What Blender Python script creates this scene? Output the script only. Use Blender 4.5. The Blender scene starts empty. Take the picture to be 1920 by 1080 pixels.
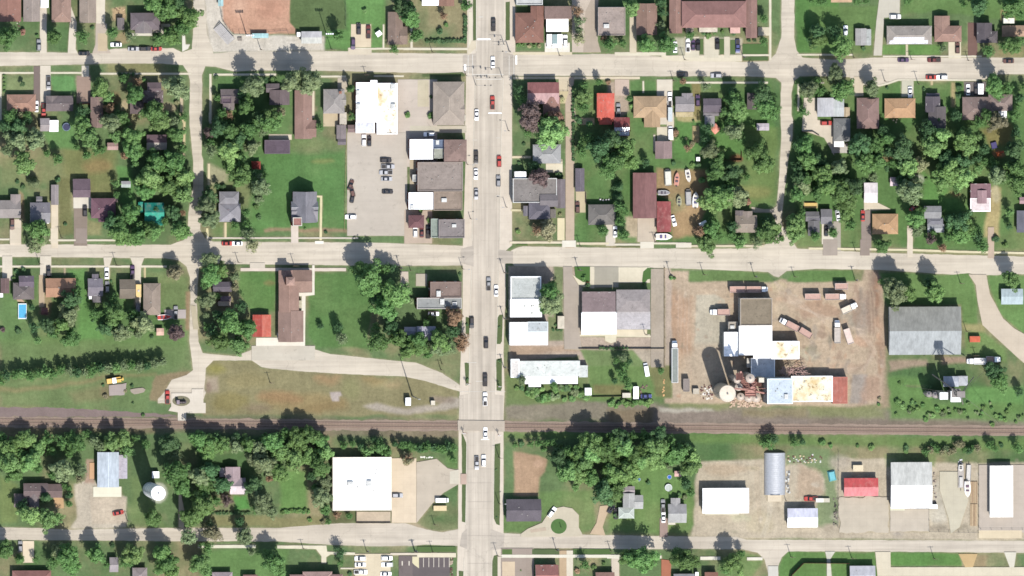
import bpy, bmesh, math, random
import numpy as np
from mathutils import Vector, Matrix, noise
from mathutils.geometry import tessellate_polygon
R = random.Random(7)
S = 0.22                       # metres per photograph pixel
scn = bpy.context.scene
COL = scn.collection

# ---------------------------------------------------------------- camera, sky, sun, exposure
K = 2.0                       # brightness of a white diffuse ground sheet under this light
cam_d = bpy.data.cameras.new('camera'); cam = bpy.data.objects.new('camera', cam_d); COL.objects.link(cam)
cam_d.type = 'ORTHO'; cam_d.ortho_scale = 1920 * S; cam_d.clip_start = 1; cam_d.clip_end = 6000
FWD = Vector((0.103, -0.047, -1)).normalized()
RIGHT = FWD.cross(Vector((0, 1, 0))).normalized(); UP = RIGHT.cross(FWD)
cam.matrix_world = Matrix((( RIGHT.x, UP.x, -FWD.x, -FWD.x*700), (RIGHT.y, UP.y, -FWD.y, -FWD.y*700), (RIGHT.z, UP.z, -FWD.z, -FWD.z*700), (0, 0, 0, 1)))
scn.camera = cam
SUN_EL = math.radians(58); SUN_AZ = math.radians(180 - 17.5)      # the sun stands south-south-east
world = bpy.data.worlds.new('World'); scn.world = world; world.use_nodes = True
wn = world.node_tree.nodes; sky = wn.new('ShaderNodeTexSky'); sky.sky_type = 'NISHITA'; sky.sun_disc = False
sky.sun_elevation = SUN_EL; sky.sun_rotation = SUN_AZ; sky.air_density = 1.3; sky.dust_density = 1.5
world.node_tree.links.new(sky.outputs[0], wn['Background'].inputs[0]); wn['Background'].inputs[1].default_value = 0.115
sd = bpy.data.lights.new('sun', 'SUN'); sd.energy = 4.2; sd.angle = math.radians(0.55); sd.color = (1.0, 0.965, 0.91)
sun = bpy.data.objects.new('sun', sd); COL.objects.link(sun)
sv = Vector((math.sin(SUN_AZ)*math.cos(SUN_EL), math.cos(SUN_AZ)*math.cos(SUN_EL), math.sin(SUN_EL)))
sun.rotation_euler = sv.to_track_quat('Z', 'Y').to_euler()
scn.view_settings.view_transform = 'Standard'; scn.view_settings.look = 'None'
scn.view_settings.exposure = 0.73; scn.view_settings.gamma = 1
scn.cycles.filter_width = 1.6; scn.cycles.max_bounces = 5; scn.cycles.transparent_max_bounces = 8

# ---------------------------------------------------------------- pixel -> place
def P(px, py, z=0.0):
    """the point at height z that stands where the photograph shows it"""
    a = (px - 960) * S; b = (540 - py) * S
    a -= RIGHT.z * z; b -= UP.z * z
    det = RIGHT.x * UP.y - RIGHT.y * UP.x
    return Vector(((a * UP.y - b * RIGHT.y) / det, (RIGHT.x * b - UP.x * a) / det, z))
TX = TY = 0
def T(x, y):
    global TX, TY
    TX, TY = x, y
def q(x, y): return TX + x / 4.8, TY + y / 4.8
def Q(x, y, z=0.0): return P(*q(x, y), z)
ZM = S / 4.8
def s2l(c):
    c /= 255.0
    return c / 12.92 if c <= 0.04045 else ((c + 0.055) / 1.055) ** 2.4
def C(r, g, b):
    k = K if min(r, g, b) < 222 else K - (K - 1.12) * min(1, (min(r, g, b) - 222) / 24)     # white paint is a true white, about 0.8
    return tuple(min(0.82, s2l(v) / k) for v in (r, g, b))

# ---------------------------------------------------------------- materials
MC = {}
def _base(name, rough=0.85, spec=0.2):
    m = bpy.data.materials.new(name); m.use_nodes = True
    nt = m.node_tree; b = nt.nodes['Principled BSDF']
    b.inputs['Roughness'].default_value = rough; b.inputs['Specular IOR Level'].default_value = spec
    return m, nt, b
def N(nt, t, **kw):
    n = nt.nodes.new(t)
    for k, v in kw.items():
        if isinstance(k, str) and k[0] == '_': n.inputs[k[1:].replace('_', ' ')].default_value = v
        else: setattr(n, k, v)
    return n
def ramp(nt, src, stops):
    r = nt.nodes.new('ShaderNodeValToRGB'); e = r.color_ramp.elements
    while len(e) < len(stops): e.new(0.5)
    for i, (p, v) in enumerate(stops):
        e[i].position = p; e[i].color = (*v, 1) if isinstance(v, tuple) else (v, v, v, 1)
    nt.links.new(src, r.inputs[0]); return r.outputs[0]
def mul(nt, a, b, fac=1.0, mode='MULTIPLY'):
    m = nt.nodes.new('ShaderNodeMix'); m.data_type = 'RGBA'; m.blend_type = mode
    if isinstance(fac, float): m.inputs[0].default_value = fac
    else: nt.links.new(fac, m.inputs[0])
    for sock, v in ((m.inputs[6], a), (m.inputs[7], b)):
        if isinstance(v, tuple): sock.default_value = (*v[:3], 1)
        else: nt.links.new(v, sock)
    return m.outputs[2]
def coord(nt, scale=(1, 1, 1), obj=False, loc=(0, 0, 0)):
    mp = nt.nodes.new('ShaderNodeMapping'); mp.inputs['Scale'].default_value = scale; mp.inputs['Location'].default_value = loc
    if obj:
        tc = nt.nodes.new('ShaderNodeTexCoord'); nt.links.new(tc.outputs['Object'], mp.inputs[0])
    else:
        g = nt.nodes.new('ShaderNodeNewGeometry'); nt.links.new(g.outputs['Position'], mp.inputs[0])
    return mp.outputs[0]
def noi(nt, scale, detail=4, rough=0.55, vec=None, dist=0.0):
    n = nt.nodes.new('ShaderNodeTexNoise'); n.inputs['Scale'].default_value = scale; n.inputs['Detail'].default_value = detail
    n.inputs['Roughness'].default_value = rough; n.inputs['Distortion'].default_value = dist
    nt.links.new(vec if vec is not None else coord(nt), n.inputs['Vector']); return n.outputs[0]
def flat(c, rough=0.6, spec=0.3, metal=0.0):
    k = ('flat', c, rough, metal)
    if k not in MC:
        m, nt, b = _base('paint', rough, spec); b.inputs['Metallic'].default_value = metal
        o = mul(nt, C(*c), ramp(nt, noi(nt, 1.3, 3), [(0.3, 0.88), (0.7, 1.08)]))
        nt.links.new(o, b.inputs[0]); MC[k] = m
    return MC[k]
def roofm(kind, c):
    k = (kind, c)
    if k in MC: return MC[k]
    m, nt, b = _base(kind + '_roof', 0.85 if kind != 'metal' else 0.7, 0.12)
    col = C(*(min(255, v * (1.06 if max(c) < 190 else 1)) for v in c))
    big = ramp(nt, noi(nt, 0.22, 5, 0.6), [(0.3, 0.86), (0.72, 1.1)])
    o = mul(nt, col, big)
    if kind == 'shingle':
        o = mul(nt, o, ramp(nt, noi(nt, 2.6, 3, 0.7), [(0.25, 0.82), (0.75, 1.15)]))
        w = nt.nodes.new('ShaderNodeTexWave'); w.wave_type = 'BANDS'; w.bands_direction = 'Z'; w.inputs['Scale'].default_value = 2.3
        w.inputs['Distortion'].default_value = 1.5; nt.links.new(coord(nt), w.inputs[0])
        o = mul(nt, o, ramp(nt, w.outputs['Fac'], [(0.0, 0.86), (0.25, 1.0)]))
        o = mul(nt, o, ramp(nt, noi(nt, 0.6, 6, 0.7, coord(nt, (1, .35, 1))), [(0.35, 0.9), (0.6, 1.05)]))
    elif kind == 'metal':
        w = nt.nodes.new('ShaderNodeTexWave'); w.wave_type = 'BANDS'; w.bands_direction = 'X'; w.inputs['Scale'].default_value = 0.55
        nt.links.new(coord(nt, (1, 1, 1)), w.inputs[0])
        o = mul(nt, o, ramp(nt, w.outputs['Fac'], [(0.0, 0.87), (0.12, 1.0)]))
        o = mul(nt, o, ramp(nt, noi(nt, 0.9, 6, 0.75, coord(nt, (1, .25, 1))), [(0.38, 0.8), (0.62, 1.06)]))
        if max(c) - min(c) > 60: o = mul(nt, o, C(214, 176, 164), ramp(nt, noi(nt, 0.5, 7, 0.75), [(0.5, 0.0), (0.75, .45)]), 'MIX')
    elif kind == 'rust':
        o = mul(nt, o, C(226, 196, 140), ramp(nt, noi(nt, 0.13, 6, 0.6), [(0.47, 0.0), (0.64, .85)]), 'MIX')
        o = mul(nt, o, C(150, 118, 62), ramp(nt, noi(nt, 0.42, 8, 0.82), [(0.55, 0.0), (0.62, 0.9)]), 'MIX')
    else:
        o = mul(nt, o, ramp(nt, noi(nt, 0.5, 7, 0.75, dist=.8), [(0.38, 0.72), (0.58, 1.05)]), 0.55)
        o = mul(nt, o, ramp(nt, noi(nt, 0.9, 8, 0.85), [(0.56, 1.0), (0.63, 0.42)]), 0.9)
        o = mul(nt, o, ramp(nt, noi(nt, 3, 3, 0.6), [(0.25, 0.9), (0.75, 1.05)]))
        w = nt.nodes.new('ShaderNodeTexWave'); w.wave_type = 'BANDS'; w.bands_direction = 'Y'; w.inputs['Scale'].default_value = 0.16
        nt.links.new(coord(nt), w.inputs[0])
        o = mul(nt, o, ramp(nt, w.outputs['Fac'], [(0.0, 0.93), (0.04, 1.0)]))
    nt.links.new(o, b.inputs[0]); MC[k] = m
    return m
def pave(kind, c, ax='x'):
    """roads, walks and yards; ax = the way the traffic runs"""
    k = (kind, c, ax)
    if k in MC: return MC[k]
    m, nt, b = _base(kind, 0.92, 0.1); o = C(*c)
    st = (0.02, 0.6, 1) if ax == 'x' else (0.6, 0.02, 1)
    if kind == 'road':
        o = mul(nt, o, ramp(nt, noi(nt, 1.0, 4, 0.6, coord(nt, st)), [(0.32, 0.84 if ax == 'x' else 0.80), (0.68, 1.09)]))
        o = mul(nt, o, ramp(nt, noi(nt, 0.06, 6, 0.65), [(0.32, 0.86), (0.65, 1.07)]))
        v = nt.nodes.new('ShaderNodeTexVoronoi'); v.feature = 'DISTANCE_TO_EDGE'; v.inputs['Scale'].default_value = 0.11
        wp = nt.nodes.new('ShaderNodeVectorMath'); wp.operation = 'ADD'; nz = nt.nodes.new('ShaderNodeTexNoise'); nz.inputs['Scale'].default_value = 0.35
        cc = coord(nt); nt.links.new(cc, nz.inputs['Vector']); sc = nt.nodes.new('ShaderNodeVectorMath'); sc.operation = 'SCALE'; sc.inputs['Scale'].default_value = 3.5
        nt.links.new(nz.outputs['Color'], sc.inputs[0]); nt.links.new(cc, wp.inputs[0]); nt.links.new(sc.outputs[0], wp.inputs[1]); nt.links.new(wp.outputs[0], v.inputs['Vector'])
        crack = ramp(nt, v.outputs['Distance'], [(0.0, 0.80), (0.014, 1.0)])
        o = mul(nt, o, crack, ramp(nt, noi(nt, 0.05, 3), [(0.45, 0.0), (0.6, 1.0)]))
        b2 = nt.nodes.new('ShaderNodeTexBrick'); b2.offset = 0; b2.inputs['Scale'].default_value = 1; b2.inputs['Mortar Size'].default_value = 0.07
        b2.inputs['Brick Width'].default_value = 3.2 if ax == 'y' else 6.5; b2.inputs['Row Height'].default_value = 6.5 if ax == 'y' else 3.4
        b2.inputs['Color1'].default_value = b2.inputs['Color2'].default_value = (1, 1, 1, 1); b2.inputs['Color1'].default_value = (.96, .96, .96, 1)
        b2.inputs['Mortar'].default_value = (0.86, 0.85, 0.84, 1); nt.links.new(coord(nt), b2.inputs['Vector'])
        o = mul(nt, o, b2.outputs['Color'], 0.7)
        o = mul(nt, o, ramp(nt, noi(nt, 0.35, 7, 0.8), [(0.66, 1.0), (0.74, 0.7)]), 0.8)
    elif kind == 'lot':
        o = mul(nt, o, ramp(nt, noi(nt, 0.1, 6, 0.7), [(0.3, 0.9), (0.68, 1.06)]))
        o = mul(nt, o, ramp(nt, noi(nt, 0.3, 7, 0.78, dist=.7), [(0.58, 1.0), (0.68, 0.62)]), 0.75)
        o = mul(nt, o, ramp(nt, noi(nt, 1.0, 4, 0.6, coord(nt, st)), [(0.3, 0.95), (0.7, 1.04)]))
    elif kind in ('gravel', 'dirt'):
        o = mul(nt, o, ramp(nt, noi(nt, 0.12, 7, 0.72, dist=.6), [(0.3, 0.84), (0.68, 1.12)]))
        o = mul(nt, o, ramp(nt, noi(nt, 1.5, 4, 0.7), [(0.25, 0.88), (0.75, 1.1)]))
        o = mul(nt, o, C(150, 140, 118), ramp(nt, noi(nt, 0.25, 6, 0.75), [(0.58, 0.0), (0.75, .6)]), 'MIX')
    else:
        o = mul(nt, o, ramp(nt, noi(nt, 0.2, 6, 0.7), [(0.3, 0.9), (0.7, 1.07)]))
        o = mul(nt, o, ramp(nt, noi(nt, 0.8, 6, 0.8), [(0.6, 1.0), (0.72, 0.8)]), 0.7)
        b2 = nt.nodes.new('ShaderNodeTexBrick'); b2.offset = 0; b2.inputs['Scale'].default_value = 1; b2.inputs['Mortar Size'].default_value = 0.05
        b2.inputs['Brick Width'].default_value = 3; b2.inputs['Row Height'].default_value = 3; b2.inputs['Color1'].default_value = (.97, .97, .97, 1)
        b2.inputs['Color2'].default_value = (1, 1, 1, 1); b2.inputs['Mortar'].default_value = (0.84, 0.83, 0.82, 1); nt.links.new(coord(nt), b2.inputs['Vector'])
        o = mul(nt, o, b2.outputs['Color'], 0.6)
    nt.links.new(o, b.inputs[0]); MC[k] = m
    return m
def leafm(c, dry=0, gain=2.95):
    k = ('leaf', c)
    if k in MC: return MC[k]
    m, nt, b = _base('foliage', 0.6, 0.25)
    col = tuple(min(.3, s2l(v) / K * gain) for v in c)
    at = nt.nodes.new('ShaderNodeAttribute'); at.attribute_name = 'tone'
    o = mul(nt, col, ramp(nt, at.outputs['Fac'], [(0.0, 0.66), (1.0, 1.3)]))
    oi = nt.nodes.new('ShaderNodeObjectInfo')
    hs = nt.nodes.new('ShaderNodeHueSaturation'); mr = nt.nodes.new('ShaderNodeMapRange'); mr.inputs[3].default_value = 0.484; mr.inputs[4].default_value = 0.516
    nt.links.new(oi.outputs['Random'], mr.inputs[0]); nt.links.new(mr.outputs[0], hs.inputs['Hue'])
    mv = nt.nodes.new('ShaderNodeMapRange'); mv.inputs[3].default_value = 0.72; mv.inputs[4].default_value = 1.25
    fr = nt.nodes.new('ShaderNodeMath'); fr.operation = 'FRACT'; mm = nt.nodes.new('ShaderNodeMath'); mm.operation = 'MULTIPLY'; mm.inputs[1].default_value = 17.3
    nt.links.new(oi.outputs['Random'], mm.inputs[0]); nt.links.new(mm.outputs[0], fr.inputs[0]); nt.links.new(fr.outputs[0], mv.inputs[0]); nt.links.new(mv.outputs[0], hs.inputs['Value'])
    nt.links.new(o, hs.inputs['Color']); nt.links.new(hs.outputs[0], b.inputs[0])
    tr = nt.nodes.new('ShaderNodeBsdfTranslucent'); nt.links.new(hs.outputs[0], tr.inputs[0])
    mx = nt.nodes.new('ShaderNodeMixShader'); mx.inputs[0].default_value = 0.25
    nt.links.new(b.outputs[0], mx.inputs[1]); nt.links.new(tr.outputs[0], mx.inputs[2]); nt.links.new(mx.outputs[0], nt.nodes['Material Output'].inputs[0])
    MC[k] = m; return m
WHITE = (250, 250, 248); DARKM = (52, 48, 50)

# ---------------------------------------------------------------- object helpers
def tag(o, label=None, cat=None, group=None, kind=None):
    if label: o['label'] = label
    if cat: o['category'] = cat
    if group: o['group'] = group
    if kind: o['kind'] = kind
    return o
def mesh_obj(name, me, parent=None, mat=None):
    o = bpy.data.objects.new(name, me); COL.objects.link(o)
    if mat is not None and not me.materials: me.materials.append(mat)
    if parent is not None: o.parent = parent
    return o
def mk(name, V, F, mat, parent=None, mats=None, smooth=False):
    me = bpy.data.meshes.new(name); me.from_pydata([tuple(v) for v in V], [], F)
    for m in (mat if isinstance(mat, (list, tuple)) else [mat]): me.materials.append(m)
    if mats: me.polygons.foreach_set('material_index', mats)
    if smooth: me.polygons.foreach_set('use_smooth', [True] * len(F))
    me.update(); return mesh_obj(name, me, parent)
def empty(name, loc, rz=0.0):
    o = bpy.data.objects.new(name, None); COL.objects.link(o); o.location = loc; o.rotation_euler = (0, 0, rz); o.empty_display_size = 1; return o
def box(V, F, x0, y0, z0, x1, y1, z1, tx=0, ty=0):
    n = len(V)
    V += [(x0, y0, z0), (x1, y0, z0), (x1, y1, z0), (x0, y1, z0), (x0 + tx, y0 + ty, z1), (x1 - tx, y0 + ty, z1), (x1 - tx, y1 - ty, z1), (x0 + tx, y1 - ty, z1)]
    F += [(n, n+3, n+2, n+1), (n+4, n+5, n+6, n+7), (n, n+1, n+5, n+4), (n+1, n+2, n+6, n+5), (n+2, n+3, n+7, n+6), (n+3, n, n+4, n+7)]
def bx(name, b, mat, parent, tx=0, ty=0):
    if len(b) > 6: tx, ty = (tuple(b[6:]) + (0,))[:2]; b = b[:6]
    V, F = [], []; box(V, F, *b, tx, ty); return mk(name, V, F, mat, parent)
def tube(V, F, a, b, r0, r1=None, n=6):
    r1 = r0 if r1 is None else r1; a = Vector(a); b = Vector(b); d = (b - a).normalized()
    u = d.orthogonal().normalized(); w = d.cross(u); k = len(V)
    for p, r in ((a, r0), (b, r1)):
        for i in range(n):
            t = 2 * math.pi * i / n; V.append(tuple(p + (u * math.cos(t) + w * math.sin(t)) * r))
    F += [(k+i, k+(i+1) % n, k+n+(i+1) % n, k+n+i) for i in range(n)] + [tuple(range(k+n-1, k-1, -1)), tuple(range(k+n, k+2*n))]
def copy_tree(o, parent=None):
    c = o.copy(); COL.objects.link(c); c.parent = parent
    for ch in KIDS.get(o.name, ()): copy_tree(ch, c)
    return c
KIDS = {}
def note_kids(o):
    KIDS[o.name] = list(o.children)
    for c in o.children: note_kids(c)

# ---------------------------------------------------------------- naming each thing by the landmark it stands beside
LANDMARKS = []; AUTO = []
def auto(o, desc, cat, group=None, mass=1.0):
    tag(o, None, cat, group); AUTO.append((o, desc))
def landmark(o, short, extra, cat, group=None):
    LANDMARKS.append((o, short)); tag(o, short + (' ' + extra if extra else ''), cat, group)
def finish_labels():
    from collections import defaultdict
    keys = defaultdict(list)
    pts = [(o.location.x, o.location.y, s) for o, s in LANDMARKS]
    assert len(set(s for _, s in LANDMARKS)) == len(LANDMARKS), [s for _, s in LANDMARKS if [t for _, t in LANDMARKS].count(s) > 1]
    for o, d in AUTO:
        x, y = o.location.x, o.location.y
        l = min(pts, key=lambda p: (p[0] - x) ** 2 + (p[1] - y) ** 2)
        a = math.degrees(math.atan2(y - l[1], x - l[0])) % 360
        side = ['east', 'north-east', 'north', 'north-west', 'west', 'south-west', 'south', 'south-east'][int((a + 22.5) // 45) % 8]
        keys[(d, side, l[2])].append(o)
    ordn = ['', 'second', 'third', 'fourth', 'fifth', 'sixth', 'seventh', 'eighth', 'ninth', 'tenth', 'eleventh', 'twelfth', 'thirteenth', 'fourteenth']
    for (d, side, s), L in keys.items():
        if len(L) == 1: L[0]['label'] = f'{d} {side} of the {s}'; continue
        xs = [o.location.x for o in L]; ys = [o.location.y for o in L]
        hor = max(xs) - min(xs) >= max(ys) - min(ys)
        L.sort(key=(lambda o: o.location.x) if hor else (lambda o: -o.location.y))
        e = ('westernmost', 'easternmost', 'from west') if hor else ('northernmost', 'southernmost', 'from north')
        for i, o in enumerate(L):
            w = e[0] if i == 0 else e[1] if i == len(L) - 1 else ordn[i] + ' ' + e[2]
            o['label'] = f'{d}, {w}, {side} of the {s}'

# ---------------------------------------------------------------- ground: one fine sheet whose own colours vary
def soft_poly(pts, X, Y, soft):
    n = len(pts); ins = np.zeros(X.shape, bool); d2 = np.full(X.shape, 1e9)
    for i in range(n):
        x0, y0 = pts[i]; x1, y1 = pts[(i + 1) % n]
        c = ((y0 > Y) != (y1 > Y)); 
        with np.errstate(divide='ignore', invalid='ignore'): ins ^= c & (X < (x1 - x0) * (Y - y0) / ((y1 - y0) or 1e-9) + x0)
        ex, ey = x1 - x0, y1 - y0; L = ex * ex + ey * ey or 1e-9
        t = np.clip(((X - x0) * ex + (Y - y0) * ey) / L, 0, 1)
        d2 = np.minimum(d2, (X - x0 - t * ex) ** 2 + (Y - y0 - t * ey) ** 2)
    sdist = np.sqrt(d2) * np.where(ins, 1, -1)
    return np.clip(0.5 + sdist / (2 * soft), 0, 1)
STEP = 2.4
gx = np.arange(-60, 1981, STEP); gy = np.arange(-60, 1141, STEP)
GX, GY = np.meshgrid(gx, gy)
rs = np.random.RandomState(3)
def fractal(shape, cells, seed, octs=4):
    r = np.random.RandomState(seed); out = np.zeros(shape); amp = 1; tot = 0
    for k in range(octs):
        n = cells * 2 ** k; g = r.rand(int(n) + 3, int(n * 1.8) + 4)
        yy = np.linspace(0, n, shape[0]); xx = np.linspace(0, n * 1.8, shape[1]); yi = yy.astype(int); xi = xx.astype(int)
        fy = (yy - yi)[:, None]; fx = (xx - xi)[None]; fy = fy * fy * (3 - 2 * fy); fx = fx * fx * (3 - 2 * fx)
        a = g[np.ix_(yi, xi)]; b = g[np.ix_(yi, xi + 1)]; c = g[np.ix_(yi + 1, xi)]; d = g[np.ix_(yi + 1, xi + 1)]
        out += amp * ((a * (1 - fx) + b * fx) * (1 - fy) + (c * (1 - fx) + d * fx) * fy); tot += amp; amp *= 0.55
    return out / tot
F1 = fractal(GX.shape, 14, 1, 5); F2 = fractal(GX.shape, 40, 2, 4); F3 = fractal(GX.shape, 9, 5, 5); F4 = fractal(GX.shape, 25, 9, 5)
GC = np.empty(GX.shape + (3,))
def setc(c):
    r, g, b = c
    if g > r: r, g, b = r + 24, g + 12, b + 21
    elif r - b > 24: r, g, b = r * .95, g * .955, b * .96
    return np.array([s2l(v) / K for v in (r, g, b)])
GC[:] = setc((82, 116, 66)); GC += (setc((128, 132, 90)) - setc((82, 116, 66))) * np.clip((F1 - 0.45) * 4, 0, 1)[..., None]
GC += (setc((62, 104, 52)) - GC) * np.clip((0.47 - F3) * 4, 0, 0.9)[..., None]
GC *= (0.82 + 0.36 * F2)[..., None]
def paint(pts, c, soft=3, k=1.0, rag=2.0, mott=0.0):
    """colour the soil or turf inside an outline; rag = how uneven its border is"""
    xs = [p[0] for p in pts]; ys = [p[1] for p in pts]; pad = soft * 2 + rag * 4 + 6
    i0 = max(0, int((min(ys) - pad + 60) / STEP)); i1 = int((max(ys) + pad + 60) / STEP) + 2
    j0 = max(0, int((min(xs) - pad + 60) / STEP)); j1 = int((max(xs) + pad + 60) / STEP) + 2
    sl = (slice(i0, i1), slice(j0, j1))
    X = GX[sl] + (F2[sl] - 0.5) * rag * 6; Y = GY[sl] + (F4[sl] - 0.5) * rag * 6
    a = soft_poly(pts, X, Y, soft) * k
    if mott: a = a * np.clip(1 - mott + (F4[sl] - 0.35) * 4 * mott, 0, 1)
    GC[sl] += (setc(c) * (0.84 + 0.32 * F2[sl])[..., None] - GC[sl]) * a[..., None]
def stroke(pts, w, c, k=.6, soft=1.2):
    """a wheel track or worn line"""
    P2 = [q(*p) for p in pts]
    for (x0, y0), (x1, y1) in zip(P2, P2[1:]):
        d = math.hypot(x1 - x0, y1 - y0) or 1; nx, ny = -(y1 - y0) / d * w, (x1 - x0) / d * w
        paint([(x0 + nx, y0 + ny), (x1 + nx, y1 + ny), (x1 - nx, y1 - ny), (x0 - nx, y0 - ny)], c, soft, k, .5)
def pz(*pts): return [q(x, y) for x, y in pts]
def ell(x, y, rx, ry, n=16): return [q(x + rx * math.cos(i * 2 * math.pi / n), y + ry * math.sin(i * 2 * math.pi / n)) for i in range(n)]
def rect(x0, y0, x1, y1): return [(x0, y0), (x1, y0), (x1, y1), (x0, y1)]

LZ = {'n': 0}
def sheet(name, pts, mat, z=0.02, jit=0.12, kind='structure', parent=None, skirt=True, lay=True):
    """a slab of paving or soil laid on the ground, its outline given in photograph pixels"""
    if kind == 'structure' and parent is None and name in ('road', 'driveway', 'parking_lot', 'sidewalk', 'concrete_pad', 'path'): paint(pts, (184, 172, 140), 2.6 if name == 'road' else 1.6, .75, 1.2)
    LZ['n'] += 1; z = z + LZ['n'] * 0.0013 if lay else z
    out = []
    n = len(pts)
    for i in range(n):
        a = P(*pts[i]); b = P(*pts[(i + 1) % n]); k = max(1, int((b - a).length / 1.3)) if jit else 1
        for j in range(k):
            p = a.lerp(b, j / k)
            if jit and j: 
                nv = noise.noise_vector(p * 0.45) + noise.noise_vector(p * 1.7) * 0.5; p += Vector((nv.x, nv.y, 0)) * jit
            out.append(p)
    V = [(p.x, p.y, z) for p in out]
    T3 = tessellate_polygon([[Vector(v) for v in V]])
    area = sum(V[i][0] * V[(i + 1) % len(V)][1] - V[(i + 1) % len(V)][0] * V[i][1] for i in range(len(V)))
    F = []
    for t in T3:
        a, b, c = (Vector(V[i]) for i in t)
        F.append(tuple(t) if (b - a).cross(c - a).z > 0 else tuple(reversed(t)))
    if skirt:
        m = len(V); V += [(x, y, -0.02) for x, y, _ in V]
        for i in range(m):
            j = (i + 1) % m
            F.append((i, m + i, m + j, j) if area > 0 else (j, m + j, m + i, i))
    o = mk(name, V, F, mat, parent)
    if parent is None: tag(o, kind=kind)
    return o
# ---------------------------------------------------------------- buildings
SIDING = [(232, 228, 218), (206, 198, 182), (188, 178, 165), (150, 88, 74), (170, 118, 96), (214, 208, 190), (176, 184, 186), (140, 128, 118)]
UM = {}
def unit_window():
    if 'win' not in UM:
        V, F = [], []; box(V, F, -.5, -.03, -.6, .5, .05, .6); n = len(F); box(V, F, -.42, .03, -.52, .42, .07, .52)
        me = bpy.data.meshes.new('window'); me.from_pydata(V, [], F); me.materials.append(flat((238, 236, 230), .5)); UM['win'] = me
        V, F = [], []; box(V, F, -.4, .06, -.5, .4, .085, .5)
        mp = bpy.data.meshes.new('pane'); mp.from_pydata(V, [], F); mp.materials.append(flat((60, 68, 78), .12, .6)); UM['pane'] = mp
        V, F = [], []; box(V, F, -.48, -.03, 0, .48, .07, 2.05)
        md = bpy.data.meshes.new('door'); md.from_pydata(V, [], F); md.materials.append(flat((120, 74, 58), .5)); UM['door'] = md
        V, F = [], []; box(V, F, -.2, -.2, 0, .2, .2, .5, .05, .05)
        mv = bpy.data.meshes.new('vent'); mv.from_pydata(V, [], F); mv.materials.append(flat((190, 186, 180), .5)); UM['vent'] = mv
        V, F = [], []; box(V, F, -.45, -.45, 0, .45, .45, 1.5); box(V, F, -.52, -.52, 1.5, .52, .52, 1.65); tube(V, F, (0, 0, 1.65), (0, 0, 2.0), .16)
        mc = bpy.data.meshes.new('chimney'); mc.from_pydata(V, [], F); mc.materials.append(flat((172, 120, 100), .9)); UM['chim'] = mc
        V, F = [], []; box(V, F, -1.1, -.8, 0, 1.1, .8, 1.0); tube(V, F, (-.5, 0, 1.0), (-.5, 0, 1.12), .42, n=10); tube(V, F, (.5, 0, 1.0), (.5, 0, 1.12), .42, n=10)
        ma = bpy.data.meshes.new('air_conditioner'); ma.from_pydata(V, [], F); ma.materials.append(flat((226, 226, 222), .5)); UM['ac'] = ma
        V, F = [], []; box(V, F, -.48, -.8, .05, .48, .8, .09)
        ms = bpy.data.meshes.new('solar_panel'); ms.from_pydata(V, [], F); ms.materials.append(flat((225, 228, 240), .2, .6)); UM['sol'] = ms
        V, F = [], []; box(V, F, -.48, -.8, .05, .48, .8, .09)
        ms = bpy.data.meshes.new('solar_panel'); ms.from_pydata(V, [], F); ms.materials.append(flat((58, 48, 92), .2, .6)); UM['sold'] = ms
    return UM
def roof_solid(x0, y0, x1, y1, h, typ, rise, frac=.5):
    """top faces, ridge lines"""
    e = 0.16
    if typ[0] == 'f':
        return None
    lon = typ[1]
    if typ[0] == 'g':
        if lon == 'h':
            yr = y0 + (y1 - y0) * (1 - frac)
            V = [(x0, y0, h), (x1, y0, h), (x1, y1, h), (x0, y1, h), (x0, yr, h + rise), (x1, yr, h + rise)]
            F = [(0, 1, 5, 4), (2, 3, 4, 5)]; m = [1, 0]; L = [(4, 5)]
        else:
            xr = x0 + (x1 - x0) * frac
            V = [(x0, y0, h), (x1, y0, h), (x1, y1, h), (x0, y1, h), (xr, y0, h + rise), (xr, y1, h + rise)]
            F = [(1, 2, 5, 4), (3, 0, 4, 5)]; m = [1, 0]; L = [(4, 5)]
    else:
        if lon == 'h':
            d = min((y1 - y0) / 2, (x1 - x0) / 2 - .05); yr = (y0 + y1) / 2
            V = [(x0, y0, h), (x1, y0, h), (x1, y1, h), (x0, y1, h), (x0 + d, yr, h + rise), (x1 - d, yr, h + rise)]
            F = [(0, 1, 5, 4), (2, 3, 4, 5), (3, 0, 4), (1, 2, 5)]; m = [1, 0, 0, 1]
        else:
            d = min((x1 - x0) / 2, (y1 - y0) / 2 - .05); xr = (x0 + x1) / 2
            V = [(x0, y0, h), (x1, y0, h), (x1, y1, h), (x0, y1, h), (xr, y0 + d, h + rise), (xr, y1 - d, h + rise)]
            F = [(1, 2, 5, 4), (3, 0, 4, 5), (0, 1, 4), (2, 3, 5)]; m = [1, 0, 1, 0]
        L = [(4, 5), (0, 4), (1, 4 if lon == 'v' else 5), (2, 5), (3, 5 if lon == 'v' else 4)]
    n = len(V); k = len(F)
    V2 = V + [(a, b, c - e) for a, b, c in V]
    F2 = F + [tuple(i + n for i in reversed(f)) for f in F]
    edges = {}
    for f in F:
        for i in range(len(f)): edges[(f[i], f[(i + 1) % len(f)])] = 1
    for (a, b) in list(edges):
        if (b, a) not in edges: F2.append((b, a, a + n, b + n)); m2 = 0
    mi = m + m + [2] * (len(F2) - 2 * k)
    return V2, F2, mi, V, L
def shift(c, f): return tuple(max(0, min(255, int(v * f))) for v in c)
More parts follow.
